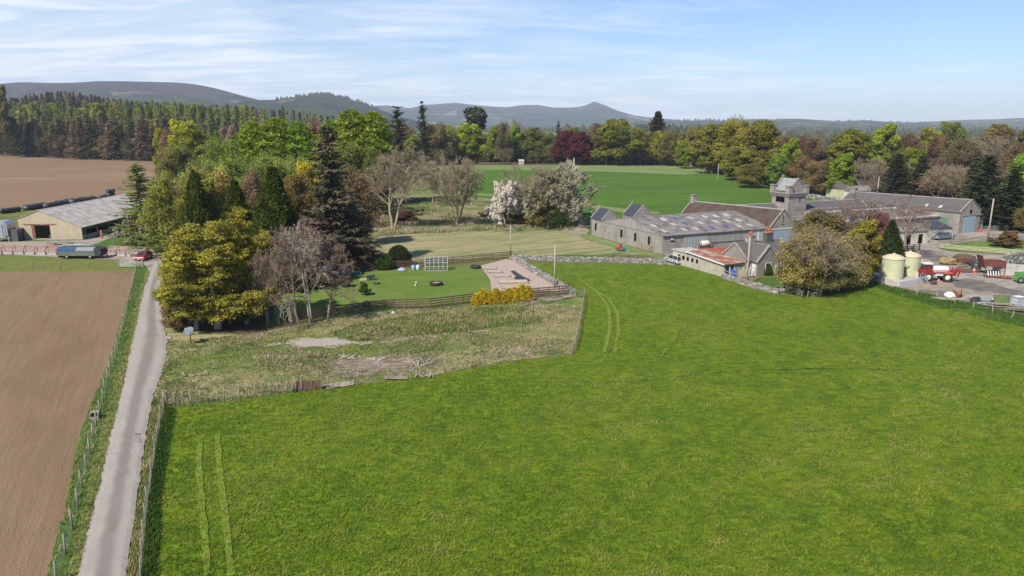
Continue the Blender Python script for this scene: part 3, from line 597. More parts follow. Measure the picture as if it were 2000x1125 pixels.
hill('hill', [(380, 232), (440, 208), (500, 196), (545, 194.5), (575, 190), (600, 186.5), (622, 183.5), (645, 184.5), (672, 190), (700, 199), (735, 212), (770, 224), (800, 233), (850, 243)], 3600, MH2, 900, seed=5)
hill('hill', [(640, 232), (700, 214), (735, 206.5), (755, 205.5), (800, 211), (830, 205), (870, 202), (890, 200.5), (905, 202.5), (950, 207), (990, 209.5), (1012, 206), (1022, 205), (1050, 204.5), (1066, 207.5), (1080, 210), (1118, 210), (1132, 208.5), (1146, 205), (1153, 202), (1157, 198.5), (1162, 198), (1170, 201.5), (1182, 205.5), (1205, 216), (1235, 225), (1262, 229), (1300, 232.5), (1340, 236), (1400, 242)], 7600, MH3, 2200, seed=9, rough=0.5, cols=420)
hill('hill', [(1180, 241), (1260, 236), (1320, 235), (1400, 236), (1440, 233.5), (1480, 234), (1500, 236), (1530, 234.5), (1580, 236), (1620, 238), (1680, 236), (1720, 238), (1780, 240), (1840, 240), (1880, 242)], 5200, MH4, 1500, seed=13, wob=0.3)
hill('hill', [(1700, 242), (1760, 240.5), (1800, 239), (1850, 236), (1900, 233.5), (1950, 232.5), (2000, 230), (2100, 226), (2300, 222), (2700, 235)], 6400, MH4, 1900, seed=17, wob=0.3)
MF1 = pl('far_field_green', (0.10, 0.17, 0.05)); MF2 = pl('oilseed_yellow', (0.62, 0.52, 0.03)); MF3 = pl('far_field_tan', (0.36, 0.29, 0.19))
def wfar(pts, mat, name, z=0.4): sheet(name, None, mat, 0.0, z=z, world=[Vector(((a - 1000) / F * D * 1.02, D, 0)) for a, D in pts])
wfar([(1535, 900), (1640, 900), (1640, 1330), (1520, 1330)], MF1, 'far_field', 0.3)
wfar([(1740, 1500), (2100, 1400), (2100, 1800), (1740, 1900)], MF2, 'rape_field', 0.5)
wfar([(1200, 3000), (1420, 2900), (1420, 3500), (1180, 3500)], MF3, 'far_field', 0.5)
wfar([(1550, 620), (1760, 560), (1800, 700), (1560, 760)], FIELD3, 'far_field', 0.2)
wfar([(1640, 430), (1780, 410), (1800, 480), (1640, 500)], MF3, 'far_field', 0.25)

for q_ in (([(1500, 2400), (1900, 2300), (1950, 2650), (1480, 2680)], MF1), ([(1850, 1900), (2300, 1800), (2300, 1980), (1840, 2000)], FIELD3), ([(1300, 1600), (1500, 1550), (1520, 1900), (1290, 1950)], MF1), ([(1900, 3100), (2400, 3000), (2400, 3500), (1850, 3560)], MF3), ([(1450, 4000), (1900, 4000), (1900, 4700), (1450, 4700)], MF1), ([(1600, 1000), (2300, 950), (2300, 1250), (1560, 1300)], MF1)): wfar(*q_, 'far_field', 0.35)
# wooded hill behind the left field
def z900(px): return np.interp(px, [-400, 0, 100, 230, 300, 400, 600, 700, 800, 1000], [39, 40, 41, 40, 34, 27, 19, 12, 3, 0])
def near_edge(px): return np.interp(px, [-400, 0, 165, 340, 440, 800], [640, 600, 528, 498, 480, 470])
def hz(x, y):
    px = 1000 + F * x / (y * 1.02)
    s = (y - near_edge(px) - 10) / (900 - near_edge(px) - 10); s = np.clip(s, 0, 1.35)
    return float(z900(px) * (np.minimum(s, 1) ** 1.1) - 12 * max(0, s - 1.05))
def wooded_hill():
    v = []; f = []; nx, ny = 90, 40
    for j in range(ny):
        for i in range(nx):
            px = -420 + i * 1430 / (nx - 1); y = 480 + j * 640 / (ny - 1); x = (px - 1000) / F * y * 1.02
            v.append((x, y, hz(x, y) - (0.02 if hz(x, y) > 0.05 else 0.4)))
    for j in range(ny - 1):
        for i in range(nx - 1): a = j * nx + i; f.append((a, a + 1, a + nx + 1, a + nx))
    me = bpy.data.meshes.new('wooded_hill'); me.from_pydata(v, [], f); me.materials.append(FLOOR); me.update()
    tag(link('wooded_hill', me), kind='structure')
wooded_hill()

# ------------------------------------------------------------------ grass tufts (stuff)
def grass_mat(name, stops):
    m, nt, b, o = nodes(name); q = NB(nt); at = q.n('ShaderNodeAttribute', attribute_name='tint')
    c = q.ramp(at.outputs['Fac'], stops); q.put(b.inputs['Base Color'], c); b.inputs['Roughness'].default_value = 0.75
    b.inputs['Specular IOR Level'].default_value = 0.2
    t = q.n('ShaderNodeBsdfTranslucent'); q.put(t.inputs[0], c); mx = q.n('ShaderNodeMixShader'); mx.inputs[0].default_value = 0.3
    q.l(b.outputs[0], mx.inputs[1]); q.l(t.outputs[0], mx.inputs[2]); q.l(mx.outputs[0], o.inputs[0]); return m
def tufts(name, polys, n, h, w, mat, seed=0, far=70, clump=2.2, thresh=0.0, label=None, lean=0.5, avoid=None, blades=2, sx=1.0):
    """blades of grass as narrow triangles, thinning with distance"""
    X = []; Y = []
    for poly in polys:
        pts = wpoly(poly) if not isinstance(poly[0], Vector) else poly
        x0 = min(p.x for p in pts); x1 = max(p.x for p in pts); y0 = min(p.y for p in pts); y1 = max(p.y for p in pts)
        m = n * 3
        x = rng.uniform(x0, x1, m); y = y0 + (y1 - y0) * rng.uniform(0, 1, m)
        keep = rng.uniform(0, 1, m) < np.clip((y0 / y) ** far, 0, 1) if far < 10 else np.ones(m, bool)
        keep &= inpoly(x, y, pts); x = x[keep]; y = y[keep]
        for av in avoid or (): k = ~inpoly(x, y, wpoly(av)); x = x[k]; y = y[k]
        if thresh: k = fbm(x, y, clump * 2, seed + 5) > thresh; x = x[k]; y = y[k]
        if len(x) > n: x = x[:n]; y = y[:n]
        X.append(x); Y.append(y)
    x = np.concatenate(X); y = np.concatenate(Y); m = len(x)
    c = fbm(x, y, clump, seed); c2 = fbm(x * 1.0, y, clump * 7, seed + 3)
    hh = h * (0.35 + 1.2 * c) * rng.uniform(0.6, 1.3, m)
    V = []; T = []
    for b in range(blades):
        a = rng.uniform(0, 2 * PI, m); ww = w * rng.uniform(0.6, 1.3, m) * sx
        la = 0.6 + rng.normal(0, 0.9, m); ll = hh * lean * rng.uniform(0.3, 1.2, m)
        ca, sa = np.cos(a) * ww / 2, np.sin(a) * ww / 2; z = np.full(m, 0.08)
        ox = rng.normal(0, w * 0.6, m); oy = rng.normal(0, w * 0.6, m)
        p0 = np.stack([x + ox - ca, y + oy - sa, z], 1); p1 = np.stack([x + ox + ca, y + oy + sa, z], 1)
        p2 = np.stack([x + ox + np.cos(la) * ll, y + oy + np.sin(la) * ll, hh + 0.08], 1)
        V.append(np.stack([p0, p1, p2], 1).reshape(-1, 3)); T.append(np.repeat(np.clip(0.5 * c + 0.5 * c2 + rng.normal(0, 0.10, m), 0, 1), 3))
    V = np.concatenate(V); T = np.concatenate(T)
    me = np_mesh(name, V, tris=np.arange(len(V)).reshape(-1, 3), tint=T); me.materials.append(mat)
    return tag(link(name, me), label, 'grass', None, 'stuff')
GM_P = grass_mat('pasture_blades', [(0.22, (0.038, 0.082, 0.004)), (0.42, (0.102, 0.165, 0.006)), (0.58, (0.175, 0.225, 0.010)), (0.68, (0.25, 0.25, 0.04)), (0.82, (0.30, 0.27, 0.12))])
GM_V = grass_mat('verge_blades', [(0.25, (0.065, 0.12, 0.02)), (0.45, (0.14, 0.18, 0.04)), (0.58, (0.29, 0.26, 0.10)), (0.8, (0.42, 0.36, 0.20))])
GM_L = grass_mat('dark_green_blades', [(0.25, (0.028, 0.070, 0.010)), (0.5, (0.055, 0.12, 0.016)), (0.75, (0.12, 0.17, 0.035))])
GM_S = grass_mat('dead_grass_blades', [(0.2, (0.045, 0.10, 0.018)), (0.45, (0.10, 0.15, 0.03)), (0.52, (0.32, 0.26, 0.15)), (0.8, (0.50, 0.41, 0.29))])
past = [(322, 797), (580, 767), (848, 734), (1010, 705), (1122, 694), (1136, 640), (1144, 582), (1060, 545), (1300, 519), (1395, 537), (1470, 568), (1620, 585), (1700, 560), (1850, 604), (2000, 640), (2300, 700), (2600, 1300), (270, 1300), (281, 1100), (303, 860)]
tufts('pasture_grass', [past], 300000, 0.12, 0.07, GM_P, 1, far=1.6, clump=1.0, label='green grazed pasture grass with paler tufts', lean=0.7, blades=2)
tufts('verge_grass', [[(x, y) for x, y in [(294, 548), (277, 590), (258, 680), (240, 762), (214, 868), (181, 1010), (156, 1122), (130, 1250), (70, 1250), (96, 1122), (124, 1010), (150, 883), (182, 783), (218, 700), (246, 588), (262, 540)]],
    [(300, 775), (291, 840), (282, 890), (273, 960), (254, 1080), (248, 1124), (230, 1250), (262, 1250), (277, 1100), (286, 1010), (296, 925), (308, 850), (322, 800)]], 26000, 0.22, 0.09, GM_V, 3, far=0.8, clump=0.9, label='straw coloured grass along the road verge', blades=2)
tufts('dark_green_grass', [[(322, 798), (342, 800), (334, 850), (320, 930), (312, 1010), (305, 1124), (295, 1250), (262, 1250), (276, 1124), (286, 1010), (295, 930), (307, 860)]], 16000, 0.26, 0.09, GM_L, 5, far=0.8, label='dark green grass strip inside the roadside fence', blades=2)  # taller, darker green blades over the same band
AV = [[(570, 670), (600, 664), (650, 662), (690, 671), (650, 676), (595, 680)], [(665, 716), (710, 704), (790, 699), (800, 710), (770, 719), (690, 723)]]
tufts('scrub_grass', [[(322, 700), (312, 745), (304, 775), (322, 796), (580, 765), (846, 732), (1010, 703), (1118, 692), (1136, 600), (1000, 592), (760, 608), (640, 628), (480, 655), (330, 668)]], 17000, 0.17, 0.10, GM_S, 7, far=0.2, clump=2.6, thresh=.47, avoid=AV, label='tangled dead grass and weeds on the fenced scrub plot', blades=2, lean=0.9)
tufts('scrub_weeds', [[(322, 700), (312, 745), (304, 775), (322, 796), (580, 765), (846, 732), (1010, 703), (1118, 692), (1136, 600), (1000, 592), (760, 608), (640, 628), (480, 655), (330, 668)]], 26000, 0.09, 0.13, GM_V, 17, far=0.2, clump=1.3, label='short green and straw weeds over the scrub plot', blades=2, avoid=AV)
tufts('nettles', [[(640, 650), (700, 634), (800, 618), (900, 604), (1010, 600), (1050, 612), (1060, 630), (980, 640), (900, 648), (840, 655), (760, 662), (690, 668)]], 7000, 0.32, 0.16, GM_V, 19, far=0.2, clump=1.5, thresh=.42, label='dark green nettles and weeds below the brown fence', blades=2)
tufts('meadow_grass', [[(560, 400), (560, 470), (740, 458), (1000, 452), (1120, 450), (1105, 424), (1000, 396), (870, 384), (700, 400)]], 30000, 0.5, 0.2, GM_S, 9, far=0.1, clump=4, thresh=0.46, label='long dead grass in the meadow under the bare trees', blades=2, lean=0.8)
tufts('field_edge_grass', [[(1690, 549), (1740, 562), (1850, 584), (2000, 618), (2200, 660), (2200, 700), (2000, 640), (1850, 606), (1730, 570)]], 9000, 0.34, 0.14, GM_L, 12, far=0.1, clump=1.6, thresh=0.42, label='rank grass on the bank below the farm yard', blades=2)
# ------------------------------------------------------------------ trees
GZ = 0.06
def tubes(P0, P1, R0, R1, n=4):
    P0 = np.asarray(P0, float); P1 = np.asarray(P1, float); R0 = np.asarray(R0, float); R1 = np.asarray(R1, float); m = len(P0)
    d = P1 - P0; d /= np.linalg.norm(d, axis=1, keepdims=True) + 1e-9
    up = np.where(np.abs(d[:, 2:3]) < 0.9, [[0, 0, 1.0]], [[1.0, 0, 0]]); a = np.cross(d, up); a /= np.linalg.norm(a, axis=1, keepdims=True) + 1e-9; b = np.cross(a, d)
    t = 2 * PI * np.arange(n) / n; ring = np.cos(t)[None, :, None] * a[:, None, :] + np.sin(t)[None, :, None] * b[:, None, :]
    v = np.concatenate([P0[:, None, :] + ring * R0[:, None, None], P1[:, None, :] + ring * R1[:, None, None]], 1).reshape(-1, 3)
    i = np.arange(n); q = np.stack([i, (i + 1) % n, n + (i + 1) % n, n + i], 1); q = (q[None] + (np.arange(m) * 2 * n)[:, None, None]).reshape(-1, 4)
    return v, q
class Skel:
    def __init__(s, seed): s.r = np.random.default_rng(seed); s.seg = []; s.tips = []; s.t0 = 0.30
    def limb(s, p, d, L, r, lv, cfg):
        """cfg[lv] = (pieces, wander, children, child len factor, child angle, upturn)"""
        pc, wan, nch, lf, ang, upt = cfg[lv]; p = np.array(p, float); d = np.array(d, float); d /= np.linalg.norm(d)
        pts = [p.copy()]; dirs = [d.copy()]; rr = [r]
        for k in range(pc):
            d = d + s.r.normal(0, wan, 3) + np.array([0, 0, upt]); d /= np.linalg.norm(d)
            q = p + d * L / pc; r1 = r * (1 - (k + 1) / pc * 0.72); s.seg.append((p, q, rr[-1], r1, lv)); p = q
            pts.append(p.copy()); dirs.append(d.copy()); rr.append(r1)
        s.tips.append((p, lv, d))
        if lv + 1 >= len(cfg): 
            for q in pts[1:-1]: s.tips.append((q, lv, d))
            return
        for k in range(nch):
            t0 = s.t0 if lv == 0 else 0.18; t = t0 + (0.98 - t0) * (k + s.r.uniform(0, 1)) / nch
            i = min(int(t * pc), pc - 1); f = t * pc - i; q = pts[i] * (1 - f) + pts[i + 1] * f; dd = dirs[i]
            ph = k * 2.4 + s.r.uniform(-0.6, 0.6); a = np.cross(dd, [0.3, 0.2, 1.0]); a /= np.linalg.norm(a) + 1e-9; b = np.cross(a, dd)
            an = ang * s.r.uniform(0.7, 1.25); side = a * math.cos(ph) + b * math.sin(ph)
            nd = dd * math.cos(an) + side * math.sin(an)
            s.limb(q, nd, L * lf * (1 - 0.45 * t) * s.r.uniform(0.8, 1.2), max(rr[i] * 0.58, 0.008), lv + 1, cfg)
def skel_mesh(name, sk, rmin=0.012, lv_from=0, lv_to=9, nside=(7, 5, 4, 3, 3, 3)):
    V = []; Q = []; o = 0
    for lv in range(lv_from, min(lv_to, 6)):
        g = [x for x in sk.seg if x[4] == lv]
        if not g: continue
        v, q = tubes([x[0] for x in g], [x[1] for x in g], [max(x[2], rmin) for x in g], [max(x[3], rmin * 0.8) for x in g], nside[lv])
        V.append(v); Q.append(q + o); o += len(v)
    if not V: return None
    return np_mesh(name, np.concatenate(V), quads=np.concatenate(Q), smooth=False)
def leaves(cen, rad, k, size, r, flat=0.5, aspect=1.0, up=0.5, tv=0.3, droop=0.0, ctint=None, shell=0.0):
    """quads scattered in clumps; returns verts, quads, tint"""
    cen = np.asarray(cen, float); m = len(cen); rad = np.broadcast_to(rad, (m,)) if np.ndim(rad) <= 1 else rad
    o = r.normal(0, 1, (m, k, 3)); o /= np.linalg.norm(o, axis=2, keepdims=True) + 1e-9
    o *= (shell + (1 - shell) * r.uniform(0, 1, (m, k, 1)) ** 0.45); o[:, :, 2] *= flat
    c = (cen[:, None, :] + o * rad[:, None, None]).reshape(-1, 3); N = len(c)
    n = r.normal(0, 1, (N, 3)); n[:, 2] += up * 2; n += (o.reshape(-1, 3)) * 1.2; n /= np.linalg.norm(n, axis=1, keepdims=True)
    a = np.cross(n, r.normal(0, 1, (N, 3))); a /= np.linalg.norm(a, axis=1, keepdims=True) + 1e-9; b = np.cross(n, a)
    s = size * r.uniform(0.6, 1.35, (N, 1)); a = a * s / 2 * aspect; b = b * s / 2
    if droop: c[:, 2] -= droop * r.uniform(0, 1, N) * size
    v = np.stack([c - a - b * 0.6, c + a * 0.8 - b, c + a + b * 0.7, c - a * 0.7 + b], 1).reshape(-1, 3)
    ct = r.uniform(0.5 - tv, 0.5 + tv, m) if ctint is None else np.asarray(ctint)
    t = np.repeat(np.repeat(ct, k) + r.normal(0, 0.13, N), 4)
    return v, np.arange(N * 4).reshape(-1, 4), np.clip(t, 0, 1)
def join(parts):
    V = []; Q = []; T = []; o = 0
    for v, q, t in parts: V.append(v); Q.append(q + o); T.append(t); o += len(v)
    return np.concatenate(V), np.concatenate(Q), np.concatenate(T)
def norm_extent(sk, leafv):
    a = leafv if leafv is not None else np.array([x[1] for x in sk.seg]); z = a[:, 2].max(); w = (np.percentile(a[:, 0], 99.6) - np.percentile(a[:, 0], .4) + np.percentile(a[:, 1], 99.6) - np.percentile(a[:, 1], .4)) / 2
    return z, w
PROTO = {}
def proto(key, trunk_me, crown_me, h, w, tm, cm): 
    trunk_me.materials.append(tm)
    if crown_me: crown_me.materials.append(cm)
    PROTO[key] = (trunk_me, crown_me, h, w)

def make_broad(key, seed, Hh=18, spread=0.9, k=60, size=0.36, clump=1.35, flat=0.5, trunk=0.28, bark=BARK, up=0.5, tv=0.3, open_=1.0, droop=0.0, limbs=11, low=0.0, mat=None, twig=True, t0=.3):
    sk = Skel(seed); tr = Hh * 0.62; sk.t0 = t0
    cfg = [(7, 0.05, limbs, 0.62 * spread, 1.0 - 0.1, 0.04), (5, 0.14, 7, 0.55, 0.85, 0.05), (4, 0.16, 5, 0.55, 0.8, 0.03), (3, 0.2, 0, 0, 0, 0)]
    sk.limb((0, 0, -0.2), (0.03, 0.02, 1), tr, Hh * 0.021, 0, cfg)
    if low:
        for j in range(5):
            a = j * 1.3 + seed; sk.limb((0, 0, Hh * 0.17), (math.cos(a), math.sin(a), 0.22), Hh * 0.33 * low, Hh * 0.008, 1, cfg)
    tips = [(t[0], t[1]) for t in sk.tips if t[1] >= 2]; r = sk.r
    cen = np.array([t[0] for t in tips]); keep = r.uniform(0, 1, len(cen)) < open_; cen = cen[keep]
    rad = clump * r.uniform(0.55, 1.25, len(cen))
    # tint follows a coarse pattern so that whole boughs differ
    ct = 0.5 + (fbm(cen[:, 0] + cen[:, 2] * 0.7, cen[:, 1] - cen[:, 2] * 0.5, 3.5, seed) - 0.5) * 1.3 * tv / 0.3 + r.normal(0, tv * 0.3, len(cen))
    v, q, t = leaves(cen, rad, k, size, r, flat, up=up, ctint=ct, droop=droop)
    if len(sk.seg): pass
    h, w = norm_extent(sk, v)
    proto(key, skel_mesh(key + '_trunk', sk, 0.03, 0, 4 if twig else 3), np_mesh(key + '_crown', v, quads=q, tint=t), h, w, bark, mat or LEAF)
    print(key, len(cen), len(q), round(h, 1), round(w, 1))

def make_bare(key, seed, Hh=15, spread=1.0, bark=TWIG, r0=0.0135, buds=0, bsize=0.2, multi=1, ang=0.75, rmin=0.02, wan=0.16, petals=None, nch=(10, 8, 6, 5), drop=0.0):
    sk = Skel(seed)
    cfg = [(6, 0.07, nch[0], 0.75 * spread, ang, 0.05), (6, wan, nch[1], 0.55, 0.75, 0.05 - drop), (5, wan * 1.1, nch[2], 0.55, 0.7, 0.03 - drop), (4, wan * 1.2, nch[3], 0.6, 0.65, 0.02 - drop), (3, 0.2, 0, 0, 0, 0)]
    if buds: sk.t0 = 0.12
    for j in range(multi):
        a = j * 2.1 + seed; t = 0.0 if multi == 1 else 0.28
        sk.limb((0.12 * math.cos(a) * (multi > 1), 0.12 * math.sin(a) * (multi > 1), -0.2), (t * math.cos(a), t * math.sin(a), 1), Hh * 0.55, Hh * r0, 0, cfg)
    c = None; v = None
    if buds:
        tips = [(x_[0] * (1 - f_) + x_[1] * f_,) for x_ in sk.seg if x_[4] >= 3 for f_ in (.2, .8)]; sel = sk.r.permutation(len(tips))[:int(len(tips) * min(1, buds))]; cen = np.array([tips[i][0] for i in sel])
        ct = 0.5 + (fbm(cen[:, 0] + cen[:, 2], cen[:, 1], 3, seed) - 0.5) * 0.8
        v, q, t = leaves(cen, 0.14, petals or 5, bsize, sk.r, 1.0, up=0.4, ctint=ct); c = np_mesh(key + '_crown', v, quads=q, tint=t)
    h, w = norm_extent(sk, v)
    if c is None: c = skel_mesh(key + '_crown', sk, rmin, 2, 5)
    if buds:
        tm = skel_mesh(key + '_trunk', sk, rmin, 0, 5); proto(key, tm, c, h, w, bark, PETAL)
    else: proto(key, skel_mesh(key + '_trunk', sk, 0.04, 0, 2), c, h, w, bark, bark)
    print(key, len(sk.seg), round(h, 1), round(w, 1))

def make_conifer(key, seed, Hh=22, base=0.1, wid=0.2, whorls=34, per=7, droop=0.5, dens=16, lq=0.8, wq=0.3, tip=0.03, gap=0.0, irr=0.2, bark=BARK, curve=1.0, rtip=0.4, brown=0.0, lift=0.0, zj=1.0):
    r = np.random.default_rng(seed); P0 = []; P1 = []; R0 = []; R1 = []; pts = []; dirs = []; tint = []
    for j in range(whorls):
        t = j / (whorls - 1); z = Hh * (base + (0.985 - base) * t); rad = Hh * (wid * (1 - t) ** curve + tip)
        for k in range(per):
            if r.uniform() < gap: continue
            a = 2 * PI * (k + r.uniform(-0.35, 0.35)) / per + j * 1.9; L = rad * r.uniform(1 - irr * 1.6, 1 + irr)
            zz = z + r.uniform(-0.5, 0.5) * zj * Hh / whorls; bt = r.uniform(-0.2, 0.2); n = 4; p = np.array([0, 0, zz]); el = lift - droop * 0.6
            for q in range(n):
                f = (q + 1) / n; e = lift - droop * (0.9 - 0.7 * f) * (1 - 0.4 * t) + (rtip * f * f * 0.6)
                nx = p + np.array([math.cos(a) * math.cos(e), math.sin(a) * math.cos(e), math.sin(e)]) * L / n
                P0.append(p); P1.append(nx); R0.append(0.05 * (1 - q / n) * (1 - t * 0.6) + 0.012); R1.append(0.05 * (1 - (q + 1) / n) * (1 - t * 0.6) + 0.01)
                m = max(1, int(dens * L / n / (1.0) * (0.5 + 0.7 * (1 - f)) + 0.5)) if (q > 0 or t > 0.4) else max(1, int(dens * L / n * 0.35))
                for _ in range(m):
                    g = r.uniform(); c = p * (1 - g) + nx * g; pts.append(c + np.array([0, 0, -0.05])); dirs.append((a, e)); tint.append(0.5 + bt - (brown * (1 - t)))
                p = nx
    P0.append(np.array([0, 0, -0.2])); P1.append(np.array([0, 0, Hh * 0.6])); R0.append(Hh * 0.017); R1.append(Hh * 0.008)
    P0.append(np.array([0, 0, Hh * 0.6])); P1.append(np.array([0, 0, Hh])); R0.append(Hh * 0.008); R1.append(0.03)
    v, q = tubes(P0, P1, R0, R1, 4); tr = np_mesh(key + '_trunk', v, quads=q)
    pts = np.array(pts); dirs = np.array(dirs); N = len(pts); side = r.choice([-1, 1], N) * r.uniform(0.2, 1.25, N)
    a = dirs[:, 0] + side; e = dirs[:, 1] - r.uniform(0.0, 0.75, N) * (0.6 + droop)
    d = np.stack([np.cos(a) * np.cos(e), np.sin(a) * np.cos(e), np.sin(e)], 1); s = np.cross(d, np.tile([0, 0, 1.0], (N, 1)) + r.normal(0, 0.5, (N, 3))); s /= np.linalg.norm(s, axis=1, keepdims=True)
    L = lq * r.uniform(0.5, 1.3, (N, 1)); w = wq * r.uniform(0.5, 1.3, (N, 1))
    V = np.stack([pts - s * w / 2, pts + s * w / 2, pts + d * L + s * w * 0.2, pts + d * L - s * w * 0.2], 1).reshape(-1, 3)
    T = np.clip(np.repeat(np.array(tint) + r.normal(0, 0.13, N), 4), 0, 1); h, wd = norm_extent(None, V)
    proto(key, tr, np_mesh(key + '_crown', V, quads=np.arange(N * 4).reshape(-1, 4), tint=T), h, wd, bark, NEEDLE)
    print(key, N, round(h, 1), round(wd, 1))

def make_dense(key, seed, Hh=14, W_=8, n=26000, size=0.32, prof=None, aspect=0.5, upd=0.8, mat=None, lump=0.12, lo=0.02):
    """a closed crown: sprays over a lumpy surface of revolution"""
    r = np.random.default_rng(seed); prof = prof or (lambda t: (1 - t) ** 0.7 * min(1, 0.75 + t * 2))
    t = r.uniform(0, 1, n) ** 1.25; a = r.uniform(0, 2 * PI, n); R_ = np.array([prof(x) for x in t]) * W_ / 2
    lp = 0.5 * fbm(a * 3 + 50 * np.sin(a), t * Hh * 1.0, 1.2, seed) + 0.5 * fbm(np.cos(a) * 4, np.sin(a) * 4 + t * Hh, 1.3, seed + 2)
    lay = fbm(np.cos(a) * 5 + seed, np.sin(a) * 5 + t * Hh * 1.6, 1.0, seed + 7, 3)
    f = 1 - lump + lump * 2.5 * (lay - 0.5) + lump * (lp - 0.5) * 2; depth = r.uniform(0, 1, n) ** 2 * 0.22
    rr = R_ * (f - depth) ; z = Hh * (lo + (1 - lo) * t) - (1 - lay) * 0.5
    c = np.stack([np.cos(a) * rr, np.sin(a) * rr, z], 1)
    out = np.stack([np.cos(a), np.sin(a), np.full(n, 0.25)], 1); d = out * (1 - upd) + np.array([0, 0, 1.0]) * upd + r.normal(0, 0.35, (n, 3)); d /= np.linalg.norm(d, axis=1, keepdims=True)
    s = np.cross(d, out + r.normal(0, 0.5, (n, 3))); s /= np.linalg.norm(s, axis=1, keepdims=True) + 1e-9
    L = size * r.uniform(0.6, 1.5, (n, 1)); w = L * aspect
    V = np.stack([c - s * w / 2, c + s * w / 2, c + d * L + s * w * 0.3, c + d * L - s * w * 0.3], 1).reshape(-1, 3)
    T = np.clip(np.repeat(0.5 + (lay - 0.5) * 0.7 + r.normal(0, 0.12, n), 4), 0, 1)
    v, q = tubes([np.array([0, 0, -.2])], [np.array([0, 0, Hh * 0.8])], [Hh * 0.022], [0.05], 7)
    h, wd = norm_extent(None, V)
    proto(key, np_mesh(key + '_trunk', v, quads=q), np_mesh(key + '_crown', V, quads=np.arange(n * 4).reshape(-1, 4), tint=T), h, wd, BARK, mat or LEAF)

# broadleaved kinds
make_broad('beech_a', 3, 16, 0.95, 46, 0.14, 0.78, 0.4, bark=PALEB, up=0.4, tv=0.45, limbs=15, low=0.8, open_=.52)
make_broad('beech_b', 14, 16, 0.9, 46, 0.14, 0.78, 0.4, bark=PALEB, up=0.4, tv=0.45, limbs=15, low=0.6, open_=.52)
make_broad('broad_a', 5, 20, 0.95, 46, 0.33, 1.2, 0.6, up=0.4, tv=0.4, open_=.8, limbs=13, low=0.7)
make_broad('broad_b', 21, 20, 1.05, 46, 0.33, 1.25, 0.6, up=0.4, tv=0.4, open_=.75, limbs=12, low=0.8)
make_broad('broad_c', 33, 20, 0.7, 46, 0.33, 1.1, 0.7, up=0.4, tv=0.4, open_=.8, limbs=13, low=0.9)
make_broad('haze_a', 40, 18, 0.95, 16, 0.24, 1.3, 0.9, up=0.3, tv=0.22, limbs=12, bark=TWIG, low=0.5)
make_broad('haze_b', 47, 18, 0.8, 16, 0.24, 1.3, 0.9, up=0.3, tv=0.22, limbs=12, bark=TWIG, low=0.8)
make_broad('haze_c', 53, 14, 0.95, 9, 0.17, 1.1, 0.9, up=0.3, tv=0.3, limbs=14, bark=TWIG, low=0.7)
make_broad('haze_d', 57, 14, 1.0, 10, 0.17, 1.1, 0.9, up=0.3, tv=0.3, limbs=14, bark=TWIG, low=0.9)
# bare and blossom kinds
make_bare('bare_a', 4, 15, 0.95, multi=2)
make_bare('bare_b', 15, 15, 0.8, multi=3, ang=0.6)
make_bare('bare_c', 26, 15, 1.1, ang=0.9, bark=TWIGR)
make_bare('bare_d', 8, 15, 0.95, multi=1, ang=0.8, bark=TWIGR, wan=0.2, drop=0.03)
make_bare('pale_bare', 31, 11, 1.0, multi=2, ang=0.85, bark=PALEB, wan=0.24, rmin=0.022, drop=0.06, nch=(8, 6, 5, 3))
make_bare('blossom_a', 6, 9, 1.3, multi=3, ang=1.15, buds=1.0, bsize=0.13, petals=4, bark=TWIGS, r0=.022, nch=(8, 6, 5, 4), rmin=0.012)
make_bare('blossom_b', 17, 11, 1.15, multi=3, buds=0.7, bsize=0.11, petals=3, ang=0.85, bark=TWIG, nch=(8, 6, 5, 4), rmin=0.015)
# conifers
make_conifer('spruce_a', 1, 24, 0.06, 0.17, 40, 8, 0.55, 9, 1.0, 0.42, gap=0.05, irr=0.22, brown=0.22)
make_conifer('spruce_b', 2, 24, 0.05, 0.15, 36, 8, 0.7, 9, 1.0, 0.42, gap=0.12, irr=0.3, brown=0.3)
make_conifer('spruce_far', 12, 22, 0.06, 0.19, 26, 7, 0.5, 5, 1.1, 0.5, irr=0.25, tip=.006, rtip=.1)
make_conifer('larch_far', 13, 20, 0.06, 0.22, 26, 7, 0.25, 5, 0.9, 0.45, irr=0.3, curve=0.85, tip=.006)
make_conifer('big_spruce', 22, 25, 0.05, 0.185, 46, 8, 0.85, 26, 0.7, 0.22, gap=0.14, irr=0.35, brown=0.25, rtip=0.7)
make_conifer('sitka', 23, 17, 0.03, 0.24, 44, 9, 0.5, 24, 0.6, 0.2, gap=0.05, irr=0.22, rtip=0.8)
make_conifer('larch_near', 24, 17, 0.06, 0.27, 60, 4, 0.3, 40, 0.42, 0.15, gap=0.1, zj=3.0, irr=0.3, curve=0.8, rtip=0.5, bark=TWIG)
make_conifer('dead_conifer', 25, 17, 0.1, 0.12, 22, 5, 0.2, 2, 0.3, 0.06, gap=0.2, irr=0.5, bark=PALEB)
make_conifer('ragged_fir', 27, 26, 0.1, 0.15, 30, 5, 0.6, 20, 0.9, 0.35, gap=0.25, irr=0.45, rtip=0.9)
make_dense('cypress', 2, 15, 8.6, 34000, 0.34, lambda t: (1 - t) ** 0.85 * min(1, 0.8 + t * 2), lump=.24)
make_dense('yew', 5, 11, 6.5, 24000, 0.30, lambda t: (1 - t ** 1.35) ** 0.85 * min(1, 0.75 + t * 2), lump=.24)
make_dense('round_bush', 9, 3.2, 4.2, 7000, 0.17, lambda t: max(0.02, (1 - t ** 2.4)) ** 0.5 * min(1, 0.8 + t * 1.2), upd=0.5, aspect=0.7)
